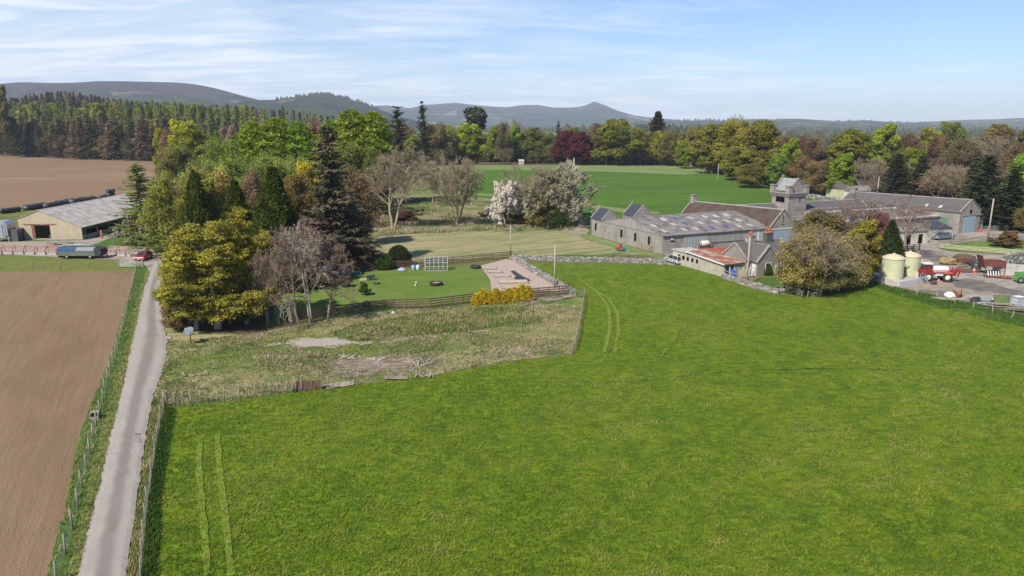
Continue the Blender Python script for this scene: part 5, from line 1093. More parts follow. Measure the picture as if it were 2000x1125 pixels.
# ------------------------------------------------------------------ fences, walls, poles
def path_points(px, step=None, n=None):
    w = [G(a, b) for a, b in px]; d = [0]
    for i in range(1, len(w)): d.append(d[-1] + (w[i] - w[i - 1]).length)
    n = n or max(2, int(d[-1] / step) + 1); out = []
    for k in range(n):
        t = d[-1] * k / (n - 1); i = min(max(j for j in range(len(d)) if d[j] <= t + 1e-9), len(w) - 2); out.append(w[i].lerp(w[i + 1], (t - d[i]) / (d[i + 1] - d[i] + 1e-9)))
    return out
def fence(name, label, px, step=3.0, h=1.15, pr=0.06, mat=GREYW, rails=(), rw=0.09, wires=(), wr=0.008, mesh=False, jit=0.04, lean=0.05, cat='fence', square=False, railmat=None, n=None, seed=0, topbar=False, skip=0):
    """one fence = posts (each a part) + rails or wires"""
    r = random.Random(seed); pts = path_points(px, step, n); o = empty(name, (pts[0].x, pts[0].y, 0), 0, label, cat); o0 = pts[0].copy(); tops = []
    zb = GZ - 0.25
    m = MB()
    for i, p in enumerate(pts):
        q = p - o0; hh = h * r.uniform(0.94, 1.08); tx, ty = r.uniform(-lean, lean), r.uniform(-lean, lean); tops.append((q, tx, ty, hh))
        if i < 98:
            mb = MB(); e = (q.x + tx * hh, q.y + ty * hh, GZ + hh)
            if square: mb.beam((q.x, q.y, zb), e, pr * 2)
            else: mb.tube((q.x, q.y, zb), e, pr, pr * 0.9, 7)
            mb.build('post', mat, o)
    at = lambda i, z: Vector((tops[i][0].x + tops[i][1] * z, tops[i][0].y + tops[i][2] * z, GZ + z))
    for z in rails:
        mb = MB()
        for i in range(len(pts) - 1):
            if skip and r.random() < skip: continue
            mb.beam(at(i, z * h) + Vector((0, -pr, r.uniform(-jit, jit))), at(i + 1, z * h) + Vector((0, -pr, r.uniform(-jit, jit))), 0.035, rw)
        mb.build('rail', railmat or mat, o)
    if wires:
        mb = MB()
        for z in wires:
            for i in range(len(pts) - 1):
                mid = (at(i, z * h) + at(i + 1, z * h)) / 2 + Vector((r.uniform(-.02, .02), r.uniform(-.02, .02), -0.03)); mb.beam(at(i, z * h), mid, wr * 2); mb.beam(mid, at(i + 1, z * h), wr * 2)
        if mesh:
            for i in range(len(pts) - 1):
                L = (at(i, 0) - at(i + 1, 0)).length; k = max(2, int(L / mesh))
                for j in range(1, k): a = at(i, 0.02).lerp(at(i + 1, 0.02), j / k); b = at(i, wires[-1] * h * .9).lerp(at(i + 1, wires[-1] * h * .9), j / k); mb.beam(a, b, wr * 1.6)
        mb.build('wire', WIRE, o)
    return o
LF = [(268, 522), (263, 545), (252, 590), (244, 632), (232, 676), (219, 720), (208, 755), (198, 800), (184, 848), (173, 905), (160, 958), (150, 1002), (134, 1065), (114, 1124), (92, 1200)]
fence('wire_fence', 'round post and netting fence between the ploughed field and the road', LF, 2.9, 1.25, 0.06, GREYW, wires=(.12, .3, .5, .72, .95), wr=0.004, seed=3)
RF = [(322, 797), (314, 820), (307, 860), (298, 925), (291, 975), (283, 1040), (279, 1090), (276, 1124), (268, 1230)]
fence('wire_fence', 'leaning netting fence between the road verge and the green pasture', RF, 2.2, 1.15, 0.05, GREYW, wires=(.1, .28, .46, .7, .95), mesh=0.45, wr=0.006, seed=4, lean=0.11)
for k, (a, b) in enumerate(((322, 795), (326, 793))):
    g = G(a, b); tag(MB().tube((g.x, g.y, 0), (g.x + .1 * k, g.y, 1.5), .1, .09, 8).build('corner_post', GREYW), ('thick grey corner post', 'second thick grey post beside it')[k] + ' where the roadside and scrub fences meet', 'post')
fence('post_and_wire_fence', 'ragged old post and wire fence between the scrub plot and the pasture', [(328, 796), (380, 790), (430, 784), (500, 776), (574, 767)], n=17, h=1.25, pr=0.055, wires=(.25, .5, .78), wr=0.006, lean=0.16, seed=9)
fence('post_and_wire_fence', 'sparse post and wire fence along the far end of the scrub plot', [(578, 767), (640, 759), (695, 752), (750, 744), (846, 731), (920, 719), (987, 708), (1057, 698), (1118, 693)], n=11, h=1.3, pr=0.05, wires=(.3, .6, .9), wr=0.005, lean=0.06, seed=10)
fence('old_rail_fence', 'bleached sagging rail fence down the corner of the scrub plot', [(1141, 582), (1139, 600), (1134, 625), (1129, 650), (1124, 672), (1118, 692)], n=7, h=1.2, pr=0.05, rails=(.45, .85), rw=.1, lean=0.12, seed=11, jit=.12)
fence('old_rail_fence', 'grey tumbledown rail fence running left from the pasture corner', [(1142, 580), (1110, 584), (1070, 592), (1040, 598), (1016, 604)], n=7, h=1.15, pr=0.05, rails=(.3, .6, .9), rw=.11, lean=0.08, seed=12, jit=.12)
fence('brown_rail_fence', 'dark brown four rail fence along the near side of the lawn', [(560, 634), (640, 619), (700, 611), (760, 604), (840, 602), (920, 592), (1000, 584), (1112, 575)], n=26, h=1.35, pr=0.06, mat=BROWNF, rails=(.2, .45, .7, .94), rw=.17, square=True, lean=0.02, seed=13, jit=.015)
fence('brown_rail_fence', 'dark brown rail fence along the far side of the lawn behind the greenhouse', [(640, 536), (700, 530), (760, 525), (830, 521), (900, 514), (960, 508), (1000, 504)], n=18, h=1.3, pr=0.06, mat=BROWNF, rails=(.2, .45, .7, .94), rw=.14, square=True, lean=0.02, seed=14, jit=.015)
fence('post_and_wire_fence', 'thin wire fence in front of the mown strip beyond the stone wall', [(1000, 501), (1060, 500), (1120, 500), (1200, 501), (1290, 504)], n=14, h=1.2, pr=0.05, wires=(.4, .8), wr=0.006, seed=15)
fence('post_and_wire_fence', 'thin wire fence along the far side of the mown strip under the bare trees', [(740, 462), (850, 454), (1000, 451), (1120, 449)], n=16, h=1.2, pr=0.05, wires=(.4, .8), wr=0.006, seed=16)
fence('post_and_wire_fence', 'wire fence following the farm track to the barn wall', [(1128, 459), (1150, 470), (1200, 484), (1260, 496), (1300, 506)], n=12, h=1.2, pr=0.06, wires=(.3, .6, .9), wr=0.006, seed=17)
fence('post_and_wire_fence', 'far wire fence between the green crop and the pale pasture', [(1140, 337), (1240, 340), (1330, 344), (1390, 340)], n=12, h=1.5, pr=0.12, wires=(.5, .9), wr=0.02, seed=18)
fence('post_and_wire_fence', 'far fence following the top edge of the green crop beside the long wall', [(1350, 330), (1400, 338), (1450, 350), (1520, 362), (1600, 380)], n=26, h=1.4, pr=0.1, wires=(.5, .9), wr=0.02, seed=19)
fence('timber_rail_fence', 'grey three rail fence on the far side of the small lawn', [(1833, 484), (1870, 479), (1920, 472), (1975, 466), (2060, 456)], n=12, h=1.25, pr=0.07, rails=(.35, .65, .95), rw=.1, square=True, seed=20)
fence('timber_rail_fence', 'pale three rail fence curving along the near side of the small lawn', [(1833, 486), (1852, 489), (1900, 493), (1950, 497), (2000, 500), (2080, 505)], n=16, h=1.15, pr=0.06, rails=(.3, .5, .72, .95), rw=.1, square=True, seed=21, railmat=pl('pale_green_timber', (0.44, 0.43, 0.28), rough=0.9))
fence('timber_rail_fence', 'short dark rail fence with gatepost behind the dark conifer', [(1750, 492), (1775, 490), (1795, 489)], n=5, h=1.3, pr=0.08, rails=(.35, .65, .95), rw=.1, square=True, seed=22, mat=BROWNF)
fence('timber_rail_fence', 'short dark rail fence beside the white tank wall', [(1702, 547), (1712, 553), (1726, 559)], n=5, h=1.2, pr=0.06, rails=(.35, .65, .95), rw=.09, square=True, seed=23, mat=BROWNF)
fence('garden_rail_fence', 'pale rail fence zigzagging below the big shrubs by the farmhouse garden', [(1535, 571), (1552, 576), (1566, 582), (1570, 579)], n=5, h=1.0, pr=0.06, rails=(.3, .55, .8, .98), rw=.09, seed=24, jit=.1)
fence('garden_rail_fence', 'broken pale rail fence with crossed rails under the big shrubs', [(1577, 582), (1585, 577), (1594, 580)], n=3, h=1.0, pr=0.06, rails=(.2, .4, .6, .8), rw=.1, seed=25, jit=.3)
fence('post_and_wire_fence', 'short posts along the grass bank below the farm yard', [(1790, 582), (1820, 586), (1870, 598), (1940, 616), (1974, 626)], n=6, h=1.2, pr=0.07, wires=(.8,), wr=0.006, seed=26, lean=.12)
fence('post_and_wire_fence', 'widely spaced posts in the grass above the ploughed field', [(0, 528), (53, 524), (150, 523), (230, 521)], n=5, h=1.25, pr=0.07, wires=(.8,), wr=0.006, seed=27)
fence('post_and_wire_fence', 'short wire fence on the grass bank beside the cattle shed', [(170, 484), (197, 482), (230, 480), (270, 478)], n=5, h=1.2, pr=0.06, wires=(.8,), wr=0.006, seed=28)
# gate panel of old netting at the scrub plot
g0, g1 = G(578, 766), G(628, 761)
pg = empty('brushwood_hurdle', (g0.x, g0.y, 0), math.atan2(g1.y - g0.y, g1.x - g0.x), 'reddish brown brushwood hurdle set in the scrub plot fence', 'hurdle')
L_ = (g1 - g0).length; m = MB()
for k in range(70): x = L_ * k / 69; m.beam((x, random.uniform(-.05, .05), .02), (x + random.uniform(-.1, .1), random.uniform(-.05, .05), random.uniform(.95, 1.15)), .05)
m.build('woven_panel', pl('brushwood', (0.17, 0.10, 0.07), rough=.95, var=.4, vs=5), pg); MB().tube((-.1, 0, -.1), (-.15, 0, 1.6), .09, .08, 8).build('post', GREYW, pg); MB().tube((L_ * .25, -.1, -.1), (L_ * .22, -.1, 1.2), .05, .05, 7).build('post', GREYW, pg)
# steel field gate beside the red car
g0, g1 = G(232, 523), G(279, 523); gt = empty('field_gate', (g0.x, g0.y, 0), 0, 'galvanised seven bar field gate with diagonal braces beside the red car', 'gate')
L_ = (g1 - g0).length; m = MB()
for z in (.25, .42, .6, .8, 1.0, 1.2): m.tube((.1, 0, z), (L_ - .1, 0, z), .035, n=6)
for a, b in (((.1, 0, .25), (.1, 0, 1.2)), ((L_ - .1, 0, .25), (L_ - .1, 0, 1.2)), ((L_ / 2, 0, .25), (L_ / 2, 0, 1.2)), ((.1, 0, .25), (L_ / 2, 0, 1.2)), ((L_ - .1, 0, .25), (L_ / 2, 0, 1.2))): m.tube(a, b, .035, n=6)
m.build('gate_bars', pl('pale_green_grey_steel', (0.42, 0.46, 0.42), rough=.5), gt)
for x in (-.05, L_ + .05): MB().box(x - .11, x + .11, -.11, .11, -.2, 1.55).build('gatepost', GREYW, gt)

def stonewall(name, label, px, h=1.1, w=0.7, seed=0, size=0.34, cat='wall', mat=STONE, tumble=0.3):
    r = random.Random(seed); pts = path_points(px, 0.5); o = empty(name, (pts[0].x, pts[0].y, 0), 0, label, cat); o0 = pts[0]
    core = MB(); st = MB()
    for i in range(len(pts) - 1):
        a, b = pts[i] - o0, pts[i + 1] - o0; d = (b - a).normalized(); n = Vector((-d.y, d.x, 0)); hh = h * (1 - tumble * r.random() * .6)
        core.v and None
        core.add([a - n * w * .38 + Vector((0, 0, 0)), a + n * w * .38, a + n * w * .26 + Vector((0, 0, hh * .86)), a - n * w * .26 + Vector((0, 0, hh * .86)), b - n * w * .38, b + n * w * .38, b + n * w * .26 + Vector((0, 0, hh * .86)), b - n * w * .26 + Vector((0, 0, hh * .86))],
                 [(0, 1, 2, 3), (4, 7, 6, 5), (3, 2, 6, 7), (1, 5, 6, 2), (0, 3, 7, 4)])
        rows = int(h / (size * .62))
        for k in range(rows):
            for sg in (-1, 1, 0) if k == rows - 1 else (-1, 1):
                for _ in range(int(.5 / size + r.random())):
                    c = a.lerp(b, r.random()); z = (k + .5) * h / rows * (hh / h) ; off = w * (.42 - .14 * k / rows) * sg
                    s = size * r.uniform(.55, 1.3); p = c + n * off + Vector((0, 0, z))
                    v = []; M = [r.uniform(.7, 1.1) for _ in range(8)]
                    rot = r.uniform(-.5, .5); ca, sa = math.cos(rot), math.sin(rot); e = r.uniform(-.25, .25)
                    for q, (x, y, zz) in enumerate(((-1, -1, -1), (1, -1, -1), (1, 1, -1), (-1, 1, -1), (-1, -1, 1), (1, -1, 1), (1, 1, 1), (-1, 1, 1))):
                        x *= s * .6 * M[q]; y *= s * .38 * M[q]; zz = zz * s * .33 * M[q] + e * x; v.append(p + d * (x * ca - y * sa) + n * (x * sa + y * ca) + Vector((0, 0, zz)))
                    st.add(v, [(0, 3, 2, 1), (4, 5, 6, 7), (0, 1, 5, 4), (1, 2, 6, 5), (2, 3, 7, 6), (3, 0, 4, 7)], r.choice((0, 0, 1, 2)))
    core.build('wall_core', GRANITE, o, recalc=False); st.build('stones', [mat, MATS.get('pale_field_stone') or pl('pale_field_stone', (0.36, 0.34, 0.305), rough=.92, var=.3, vs=2), MATS.get('dark_field_stone') or pl('dark_field_stone', (0.19, 0.175, 0.155), rough=.95, var=.3, vs=2)], o, recalc=False)
    return o
stonewall('drystone_wall', 'drystone wall running across between the green pasture and the mown strip', [(1012, 507), (1060, 509), (1120, 511), (1200, 512), (1300, 516)], 1.0, .6, 1, .30)
stonewall('drystone_wall', 'tumbled drystone wall slanting down beside the gravel garden', [(1000, 506), (1018, 516), (1040, 530), (1065, 545), (1090, 560), (1120, 577)], 1.0, .7, 2, .32)
stonewall('boundary_wall', 'long low stone wall at the far edge of the green crop below the trees', [(1350, 325), (1400, 334), (1460, 348), (1530, 362), (1600, 377), (1700, 394)], 2.0, .9, 3, 1.1, tumble=.05)
stonewall('roadside_wall', 'rough stone wall behind the tower under the bright green tree', [(1560, 384), (1620, 393), (1680, 399), (1730, 401)], 1.6, .9, 4, .9, tumble=.2)
stonewall('garden_wall', 'low rubble wall bordering the farmhouse garden and the pasture', [(1412, 543), (1440, 551), (1470, 561), (1500, 570), (1520, 574)], .9, .6, 5, .34)
stonewall('ruined_wall', 'grey rubble wall with a square hole behind the rusty trailer', [(1960, 520), (1985, 514), (2020, 510), (2080, 506)], 2.1, .7, 6, .4, tumble=.1)
o = tag(MB().cbox(0, 0, 1.0, 9, .4, 2.0).build('render_wall', CONC), 'smooth grey rendered wall end right of the rubble heap', 'wall'); g = G(1962, 540); o.location = (g.x + 3.2, g.y, 0); o.rotation_euler = (0, 0, -.5)
# coping rail on the garden wall
a, b = G(1412, 541), G(1470, 559)
tag(MB().beam((a.x, a.y, 1.15), (b.x, b.y, 1.15), .12, .1).build('wall_top_rail', GREYW), 'long grey timber rail laid along the rubble garden wall', 'rail')

def pole(px, pyb, pyt, label, r=.14, arm=False, mat=POLEW, name='utility_pole', insul=True):
    g = G(px, pyb); h = HY(pyt, g.y); o = empty(name, (g.x, g.y, 0), 0, label, 'pole'); MB().tube((0, 0, -.3), (0, 0, h), r, r * .7, 10).build('shaft', mat, o)
    if arm: MB().box(-.7, .7, -.06, .06, h - .5, h - .36).build('crossarm', mat, o)
    if insul:
        for dz in (.15, .4): MB().lathe([(.03, 0), (.06, .03), (.06, .1), (.02, .13)], (r + .05, 0, h - dz - .1), 8).build('insulator', PALEST, o)
    return o, h
p1, h1 = pole(1083, 563, 477, 'pale wooden pole rising beside the gravel garden and stone wall')
p2, h2 = pole(997, 500, 441, 'thin grey wooden pole at the far corner of the brown fence')
p3, h3 = pole(1401, 362, 319, 'pole standing alone in the green crop field', .16)
p4, h4 = pole(1928, 474, 388, 'tall pale pole behind the small lawn before the dark conifers', .17)
p5, h5 = pole(1458, 557, 462, 'weathered pole in front of the farmhouse beside the rusty roof', .16, mat=pl('pinkish_pole_wood', (0.36, 0.28, 0.23), rough=.85))
p6, h6 = pole(1858, 478, 452, 'short thin pole at the corner of the small lawn', .07, insul=False)
for k, (x, yb, yt, lb) in enumerate(((932, 316, 291, 'far pole before the lime green trees'), (1054, 318, 283, 'far pole left of the copper beeches'), (1184, 323, 300, 'far pole right of the copper beeches'), (1351, 328, 305, 'far pole at the bend of the boundary wall'), (1414, 345, 311, 'thin white birch like pole below the olive beeches'), (1711, 400, 345, 'slim pole behind the slate range'))):
    pole(x, yb, yt, lb, .18, insul=False)
def wire(pa, pb, label, r=.012, sag=.6):
    m = MB(); n = 14
    for k in range(n):
        t0, t1 = k / n, (k + 1) / n; f = lambda t: Vector(pa).lerp(Vector(pb), t) - Vector((0, 0, 4 * sag * t * (1 - t))); m.beam(f(t0), f(t1), r * 2)
    return tag(m.build('overhead_wire', WIRE), label, 'wire')
wire((p1.location.x, p1.location.y, h1 - .3), (p2.location.x, p2.location.y, h2 - .3), 'faint overhead wire between the garden pole and the corner pole')

# ------------------------------------------------------------------ vehicles
def wheel(parent, x, y, r, w, rim=GALV, hub=True):
    t = MB().lathe([(r * .62, -w / 2), (r * .94, -w / 2), (r, -w * .36), (r, w * .36), (r * .94, w / 2), (r * .62, w / 2)], (x, y, r), 20, axis='y').build('wheel', RUBBER, parent)
    MB().lathe([(.001, -w * .3), (r * .3, -w * .36), (r * .62, -w * .3), (r * .62, w * .3), (r * .3, w * .36), (.001, w * .3)], (x, y, r), 16, axis='y').build('rim', rim, t); return t
def car(name, label, px, py, ang, paint, L=4.1, Wd=1.72, prof=None, cab=None, wr=.31, bed=False, cat='car'):
    g = G(px, py); o = empty(name, (g.x, g.y, GZ), ang, label, cat); h = Wd / 2
    body = prof or [(-L / 2, .32), (-L / 2 + .04, .62), (-L / 2 + .25, .86), (-L / 2 + 1.0, .92), (L / 2 - .95, .88), (L / 2 - .12, .72), (L / 2, .55), (L / 2 - .03, .26)]
    m = MB(); n = len(body); secs = [(-h, .9), (-h * .94, .99), (-h * .6, 1.0), (h * .6, 1.0), (h * .94, .99), (h, .9)]; v = []
    for y, k in secs:
        for x, z in body: v.append((x * (1 if abs(y) < h * .95 else .985), y, .26 + (z - .26) * k))
    fs = [(a * n + i, a * n + (i + 1) % n, (a + 1) * n + (i + 1) % n, (a + 1) * n + i) for a in range(len(secs) - 1) for i in range(n)]
    fs += [tuple(range(n)), tuple(range((len(secs) - 1) * n, len(secs) * n))[::-1]]; m.add(v, fs); m.build('body', paint, o)
    cab = cab or [(-L / 2 + .35, .88), (-L / 2 + .75, 1.38), (.35, 1.42), (1.05, .9)]
    a, b, c, d = cab; gl = MB(); rf = MB()
    def ring(p, s): return [(p[0], -h * s, p[1]), (p[0], h * s, p[1])]
    A, B, Cc, D_ = ring(a, .9), ring(b, .74), ring(c, .74), ring(d, .9)
    gl.add([*A, *B, *Cc, *D_], [(0, 1, 3, 2), (2, 3, 5, 4), (4, 5, 7, 6), (0, 2, 4, 6), (1, 7, 5, 3), (0, 6, 7, 1)]); gl.build('windows', GLASS, o)
    e = .02; rf.add([(b[0] - .03, -h * .76, b[1] - .02), (b[0] - .03, h * .76, b[1] - .02), (c[0] + .03, h * .76, c[1] - .02), (c[0] + .03, -h * .76, c[1] - .02), (b[0] + .05, -h * .7, b[1] + .05), (b[0] + .05, h * .7, b[1] + .05), (c[0] - .1, h * .7, c[1] + .05), (c[0] - .1, -h * .7, c[1] + .05)],
           [(0, 1, 5, 4), (1, 2, 6, 5), (2, 3, 7, 6), (3, 0, 4, 7), (4, 5, 6, 7), (0, 3, 2, 1)])
    for sg in (-1, 1):
        for (p, q, s1, s2) in ((a, b, .91, .75), (d, c, .91, .75), (((a[0] + d[0]) / 2 - .1, (a[1] + d[1]) / 2), ((b[0] + c[0]) / 2, (b[1] + c[1]) / 2), .92, .76)): rf.beam((p[0], sg * h * s1, p[1]), (q[0], sg * h * s2, q[1]), .07)
    rf.build('roof', paint, o)
    for x in (-L / 2 + .75, L / 2 - .78):
        for sg in (-1, 1): wheel(o, x, sg * (h - .08), wr, .2)
    for sg in (-1, 1):
        MB().cbox(L / 2 - .06, sg * h * .7, .66, .16, .32, .14).build('headlight', pl('lamp_glass', (.7, .72, .72), rough=.15), o); MB().cbox(-L / 2 + .06, sg * h * .78, .74, .14, .22, .3).build('taillight', pl('red_lens', (.4, .01, .01), rough=.2), o)
        MB().cbox(.75, sg * (h + .08), .95, .12, .18, .12).build('mirror', paint, o)
    MB().cbox(L / 2 + .005, 0, .42, .03, .5, .11).build('number_plate', WHITE, o); MB().cbox(L / 2 - .01, 0, .55, .04, .8, .1).build('grille', RUBBER, o)
    return o
RED = pl('dark_red_car_paint', (0.36, 0.012, 0.03), rough=.3, var=.03, coat=.8); SIL = pl('silver_car_paint', (0.50, 0.51, 0.52), rough=.35, metal=.35, var=.03, coat=.6); GRY = pl('grey_blue_car_paint', (0.15, 0.18, 0.22), rough=.35, metal=.3, var=.03, coat=.6)
car('parked_car', 'small dark red car parked facing the camera at the top of the road', 281, 507, -PI / 2 + .08, RED, 4.2, 1.85)
car('parked_car', 'silver estate car seen from behind beside the barn corner', 1317, 514, PI * .62, SIL, 4.3, 1.75, cab=[(-2.05, .85), (-1.8, 1.5), (.3, 1.55), (1.15, .92)])
pk = car('pickup_truck', 'grey pickup truck with canopy parked by the slate store', 1841, 468, PI + .35, GRY, 5.1, 1.85, prof=[(-2.55, .45), (-2.55, .98), (-2.3, 1.02), (1.0, 1.05), (2.2, .98), (2.5, .8), (2.55, .4), (2.3, .32)], cab=[(-1.0, 1.0), (-.7, 1.68), (.55, 1.72), (1.3, 1.02)], wr=.38)
MB().xprism([(-2.35, 1.02), (-1.05, 1.02), (-.9, 1.55), (-2.1, 1.5)], -.85, .85, axis='y').build('canopy', GALV, pk)

# sprayer behind the tanks
g = G(1829, 549)
sp = empty('self_propelled_sprayer', (g.x, g.y, GZ), -.12, s=.8, label= 'red self propelled crop sprayer with white tank behind the green tanks', cat='sprayer')
for x, y in ((-2.2, -1.15), (-2.2, 1.15), (1.5, -1.15), (1.5, 1.15)): wheel(sp, x, y, .92, .45, RIMW)
m = MB().box(-3.2, 2.6, -.5, .5, 1.3, 1.75); m.box(-3.5, -1.2, -.75, .75, 1.5, 2.3); 
for x in (-2.2, 1.5): m.box(x - .14, x + .14, -1.1, 1.1, .85, 1.5)
m.build('chassis', REDP, sp)
m = MB().xprism([(-3.1, 2.2), (-3.2, 2.6), (-2.9, 3.5), (-1.5, 3.5), (-1.35, 2.2)], -.75, .75, axis='y'); cb_ = m.build('cab', GLASS, sp)
m = MB().box(-3.2, -1.35, -.86, .86, 3.5, 3.72); m.build('roof', WHITE, cb_)
m = MB()
for x0, x1 in ((-3.2, -2.92), (-1.4, -1.5), (-2.2, -2.2)):
    for sg in (-1, 1): m.beam((x0, sg * .77, 2.2), (x1, sg * .77, 3.5), .1)
m.box(-3.25, -1.3, -.8, .8, 2.1, 2.35); m.build('cab_frame', REDP, cb_)
m = MB(); m.lathe([(.02, -1.6), (.5, -1.55), (.78, -1.3), (.85, -.8), (.85, .8), (.78, 1.3), (.5, 1.55), (.02, 1.6)], (.45, 0, 2.25), 18, axis='x'); m.build('tank', WHITE, sp)
MB().box(-.8, 1.2, -.95, -.8, 1.25, 1.9).build('side_locker', WHITE, sp)
m = MB()
for sg in (-1, 1):
    for zz in (1.9, 2.35):
        m.beam((-1.4, sg * 1.15, zz), (4.6, sg * 1.25, zz + .1), .1)
    for k in range(12): m.beam((-1.4 + k * .5, sg * 1.17, 1.9), (-1.15 + k * .5, sg * 1.2, 2.4), .05); m.beam((-1.15 + k * .5, sg * 1.2, 2.4), (-.9 + k * .5, sg * 1.2, 1.9), .05)
for zz in (1.2, 1.7, 2.2, 2.6): m.beam((3.3, -1.3, zz), (3.3, 1.3, zz), .09)
for k in range(7): m.beam((3.3 + .3 * (k % 3), -1.3 + k * .43, 1.1), (3.5 + .3 * (k % 3), -1.3 + k * .43, 2.6), .07)
m.box(2.5, 3.3, -.5, .5, 1.2, 2.2); m.build('boom', REDP, sp)
for sg in (-1, 1): MB().xprism([(.55, 1.75), (.9, 2.05), (2.1, 2.05), (2.5, 1.7)], sg * 1.15 - .25, sg * 1.15 + .25, axis='y').build('mudguard', ORANGE, sp)
# mounted sprayer by the barn door
g = G(1375, 490); ms = empty('mounted_sprayer', (g.x, g.y, GZ), FA, 'old crop sprayer with cream tank and rusty red frame by the barn door', 'sprayer')
MB().lathe([(.02, -1.05), (.5, -1.0), (.62, -.8), (.62, .8), (.5, 1.0), (.02, 1.05)], (0, 0, 1.45), 16, axis='x').build('tank', pl('cream_tank', (.62, .58, .48), rough=.5), ms)
m = MB().box(-1.3, 1.3, -.5, .5, .5, .8)
for x in (-1.4, 1.4):
    for y in (-.5, .5): m.beam((x, y, .3), (x * .8, y, 1.9 if x < 0 else 1.3), .1)
for k in range(5): m.beam((-1.6, -.7, .4 + k * .28), (-1.2, .7, .5 + k * .28), .07)
m.build('frame', REDR, ms)
for x in (-1.0, .9): wheel(ms, x, -.62, .42, .25, REDR)
# low orange trailer
g = G(1402, 495); tr = empty('flat_trailer', (g.x, g.y, GZ), FA - .25, 'long low orange red flat trailer in front of the barn', 'trailer')
m = MB().box(-3.4, 3.4, -1.1, 1.1, .45, .6)
for y in (-1.1, 1.1): m.box(-3.4, 3.4, y - .05, y + .05, .6, 1.05 if y < 0 else .85)
for k in range(8): m.box(-3.3 + k * .93, -3.2 + k * .93, -1.22, -1.1, .4, 1.05)
m.build('bed', ORANGE, tr); m = MB()
for k in range(7): m.cbox(-2.8 + k * .93, 0, .75, .5, 1.6, .1, rx=.2)
m.build('slats', REDR, tr)
for x in (-1.8, 1.8): wheel(tr, x, -.8, .35, .2)
# white bowser
g = G(1425, 483); bw = empty('water_bowser', (g.x, g.y, GZ), FA, 'white round cornered tank on a wheeled chassis before the barn', 'bowser')
MB().lathe([(.02, -1.35), (.6, -1.3), (.82, -1.1), (.85, -.6), (.85, .6), (.82, 1.1), (.6, 1.3), (.02, 1.35)], (0, 0, 1.45), 20, axis='x').build('tank', WHITE, bw); MB().box(-1.5, 1.5, -.5, .5, .45, .62).build('chassis', RUBBER, bw)
for x in (-.75, .75): wheel(bw, x, -.7, .4, .25)
# tractor
g = G(1451, 477); tt = empty('tractor', (g.x, g.y, GZ), FA + PI + .1, 'grey tractor with glazed cab by the sage doors', 'tractor')
for x, r_ in ((-.9, .85), (1.4, .55)):
    for sg in (-1, 1): wheel(tt, x, sg * .85, r_, .42, GALV)
MB().box(.2, 2.2, -.4, .4, .8, 1.55).build('bonnet', pl('charcoal_paint', (.05, .055, .06), rough=.4), tt); cb_ = MB().xprism([(-1.3, 1.2), (-1.45, 2.6), (.2, 2.65), (.45, 1.2)], -.7, .7, axis='y').build('cab', GLASS, tt)
MB().box(-1.6, .3, -.78, .78, 2.62, 2.78).build('roof', GALV, cb_); m = MB()
for x0, x1 in ((-1.3, -1.45), (.45, .2), (-.5, -.6)):
    for sg in (-1, 1): m.beam((x0, sg * .72, 1.2), (x1, sg * .72, 2.62), .09)
m.build('cab_frame', GALV, cb_)
# ride-on mower
g = G(1213, 490); mw = empty('ride_on_mower', (g.x, g.y, GZ), .1, 'small red ride-on mower with green hood at the end of the mown strip', 'mower')
MB().xprism([(-.9, .35), (-.95, .8), (-.3, 1.0), (0, .6), (.1, .35)], -.4, .4, axis='y').build('body', pl('bright_red_paint', (.6, .03, .03), rough=.35), mw); MB().xprism([(.1, .35), (.1, .85), (.6, .9), (.95, .6), (.95, .3)], -.38, .38, axis='y').build('hood', pl('sea_green_paint', (.02, .25, .19), rough=.35), mw); MB().cbox(-.15, 0, 1.0, .3, .45, .5).build('seat', RUBBER, mw)
for x, r_ in ((-.6, .3), (.7, .22)):
    for sg in (-1, 1): wheel(mw, x, sg * .45, r_, .2)

# ------------------------------------------------------------------ tanks and yard things
for (px, py, top, lb) in ((1750, 549, 508, 'pale green ribbed storage tank with tan domed lid, nearer of the two'), (1782, 541, 503, 'pale green ribbed storage tank with tan domed lid, farther of the two')):
    g = G(px, py); r_ = 1.7; h = HY(top, g.y); o = empty('storage_tank', (g.x, g.y + 1.5, .15), .3, lb, 'tank')
    prof = [(r_, 0)]; n = 12
    for k in range(n): z = h * k / n; prof += [(r_, z + h / n * .1), (r_ - .012, z + h / n * .5), (r_, z + h / n * .9)]
    prof += [(r_, h)]; MB().lathe(prof, (0, 0, 0), 48).build('shell', GREENT, o)
    MB().lathe([(r_ + .06, h - .12), (r_ + .06, h), (r_ * .97, h + .08), (r_ * .6, h + .42), (r_ * .2, h + .58), (.16, h + .6), (.16, h + .75), (.001, h + .76)], (0, 0, 0), 48).build('lid', GREENC, o)
    MB().box(r_ * .64, r_ * .82, -r_ * .82, -r_ * .64, h * .75, h * .84).build('label_plate', WHITE, o)
a, b, c, d = G(1703, 545), G(1754, 563), G(1820, 549), G(1775, 538); bd = empty('bund_wall', (b.x, b.y, 0), 0, 'white rendered bund wall round the two green tanks', 'wall'); m = MB()
for p, q in ((a, b), (b, c), (c, d), (d, a)): m.beam(Vector((p.x - b.x, p.y - b.y, .45)), Vector((q.x - b.x, q.y - b.y, .45)), .22, 1.1)
m.build('wall', CONCB, bd); MB().prism([(p.x - b.x, p.y - b.y) for p in (a, b, c, d)], 0.1, 0.2).build('slab', CONC, bd)
p = b.lerp(c, .62); lad = empty('step_ladder', (p.x, p.y - .1, 0), math.atan2(c.y - b.y, c.x - b.x), 'galvanised step-over ladder hooked on the white bund wall', 'ladder'); m = MB()
